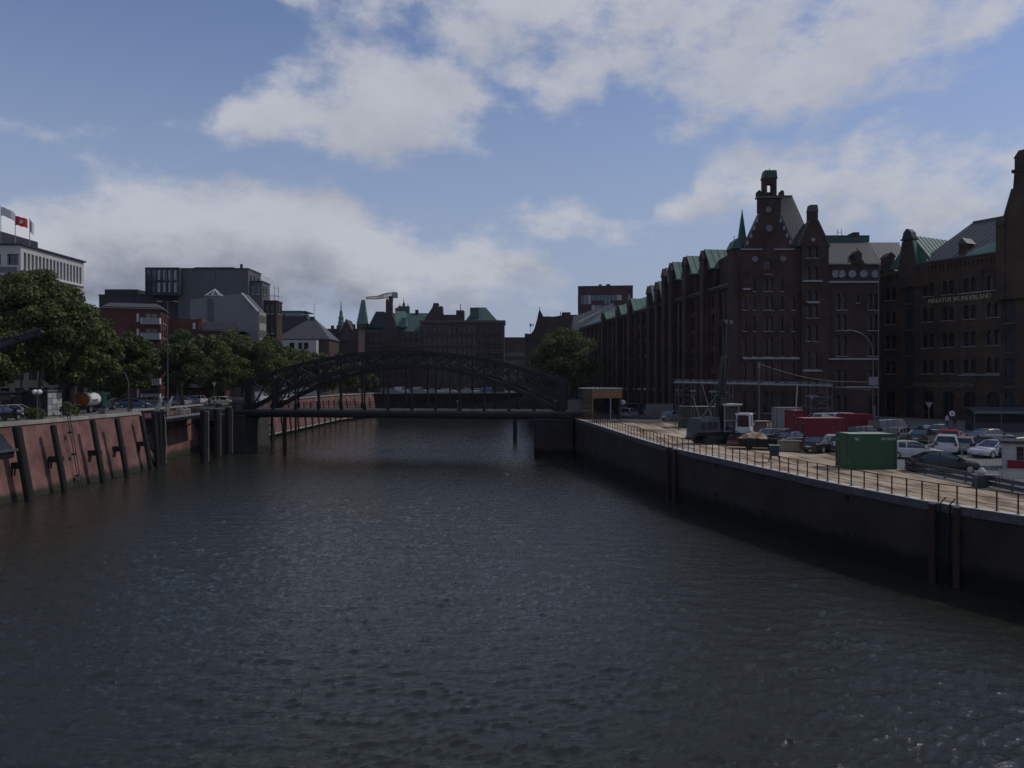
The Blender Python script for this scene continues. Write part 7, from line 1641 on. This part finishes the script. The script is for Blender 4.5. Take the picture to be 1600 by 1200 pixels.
for i, (px, py, w, lab) in enumerate(((1001,650,1.8,'left orange formwork trough on the sand'),(1028,654,2.3,'right orange formwork trough on the sand'))):
    p = gp(px,py); t = thing('formwork_trough', lab, 'trough', (p.x,p.y,p.z), R(-6+12*i), 'orange formwork'); m = MB(); m.extr([(-w/2,0),(w/2,0),(w/2,.55),(w/2-.1,.55),(w/2-.2,.12),(-w/2+.2,.12),(-w/2+.1,.55),(-w/2,.55)], -.5,.5); m.build('trough', orange, t)
    for x in (-w/4,w/4): m = MB(); m.box(x-.06,x+.06,-.56,-.5,0,.55); m.build('rib', orange, t)
    m = MB(); m.bar((-w*.3,0,.5),(w*.1,.2,.85),.18); m.bar((0,-.2,.45),(w*.35,.1,.7),.16); m.build('timber', timber_lt, t)
wk = thing('work_light_balloon', 'white balloon work light at the right side of the pavilion', 'lamp', (X_(973,116),116,gz(116))); m = MB(); m.lathe([(.05,2.0),(.35,2.1),(.5,2.35),(.42,2.6),(.2,2.75),(.02,2.78)], n=14); m.build('balloon', white, wk, smooth=True); m = MB(); m.tube((0,0,.0),(0,0,2.1),.05,.05,8); m.bar((-.5,0,.02),(.5,0,.02),.06); m.bar((0,-.5,.02),(0,.5,.02),.06); m.build('stand', steel, wk)
# ---- parked vehicles
RC = [('black sedan parked side-on behind the guard rail','sedan','black',1474,737,R(-9)),
 ('white estate car behind the green container','estate','white',1425,716,R(-12)),
 ('red off-roader in the middle of the car park','suv','red',1483,698,R(62)),
 ('white off-roader seen from behind next to the red one','suv','white',1480,708,R(58)),
 ('silver estate right of the white off-roader','estate','silver',1512,707,R(50)),
 ('black hatchback between silver estate and white bonnet','hatch','black',1537,709,R(52)),
 ('white sedan with only its bonnet showing beside the black off-roader','sedan','white',1556,714,R(200)),
 ('large black off-roader near the hut','suv','black',1583,714,R(188)),
 ('dark grey estate behind the green container','estate','grey',1408,689,R(40)),
 ('black sedan left of the red off-roader','sedan','black',1441,692,R(48)),
 ('navy van left of the row behind the green container','van','navy',1392,684,R(20)),
 ('white hatchback in front of the long red container','hatch','white',1305,704,R(60)),
 ('black sedan half hidden by the green container','sedan','black',1287,706,R(35)),
 ('silver sedan right of the red framed booth','sedan','silver',1208,691,R(48)),
 ('dark grey hatchback left of the long red container','hatch','grey',1224,692,R(50)),
 ('black sedan just left of the long red container','sedan','black',1238,697,R(30)),
 ('white van with dark windows behind the red containers','van','white',1284,672,R(176)),
 ('silver van right of the white one behind the red containers','van','silver',1318,671,R(10)),
 ('dark van parked right of the wooden pavilion','van','navy',992,650,R(70)),
 ('silver hatchback behind the orange formwork','hatch','silver',983,653,R(62)),
 ('grey sedan parked under the gantry','sedan','grey',1054,657,R(40)),
 ('grey sedan farthest right in front of the awning','sedan','grey',1549,692,R(15)),
 ('black estate in front of the street lamp','estate','black',1355,687,R(12)),
 ('navy sedan below the yield sign','sedan','navy',1465,683,R(8))]
for lab, kind, col_, px, py, yaw in RC:
    p = gp(px,py); car(lab, kind, col_, p.x, p.y, gz(p.y)+.008, yaw, 'vehicles in the right car park')
person('visitor in a pale shirt in front of the arched doors', X_(1480,97), 97, gz(97), R(-80), (.45,.43,.40), (.05,.06,.10)); person('visitor in a dark jacket walking to the arched doors', X_(1492,98), 98, gz(98), R(100), (.06,.06,.07), (.03,.03,.04)); person('visitor in a beige top near the awning stall', X_(1513,96), 96, gz(96), R(30), (.40,.33,.25), (.04,.05,.09))
# ================================================================ thin haze over the harbour
hm = bpy.data.materials.new('harbour_haze'); hm.use_nodes = True; ht = hm.node_tree; ht.nodes.clear()
pv_ = nn(ht, 'ShaderNodeVolumePrincipled'); pv_.inputs['Color'].default_value = (.86,.9,1,1); pv_.inputs['Density'].default_value = .00007; pv_.inputs['Anisotropy'].default_value = .2
ho = nn(ht, 'ShaderNodeOutputMaterial'); ht.links.new(pv_.outputs[0], ho.inputs['Volume'])
m = MB(); m.box(-900, 900, -80, 1400, -3.4, 75); hz_o = m.build('haze', hm); struct(hz_o, 'stuff')
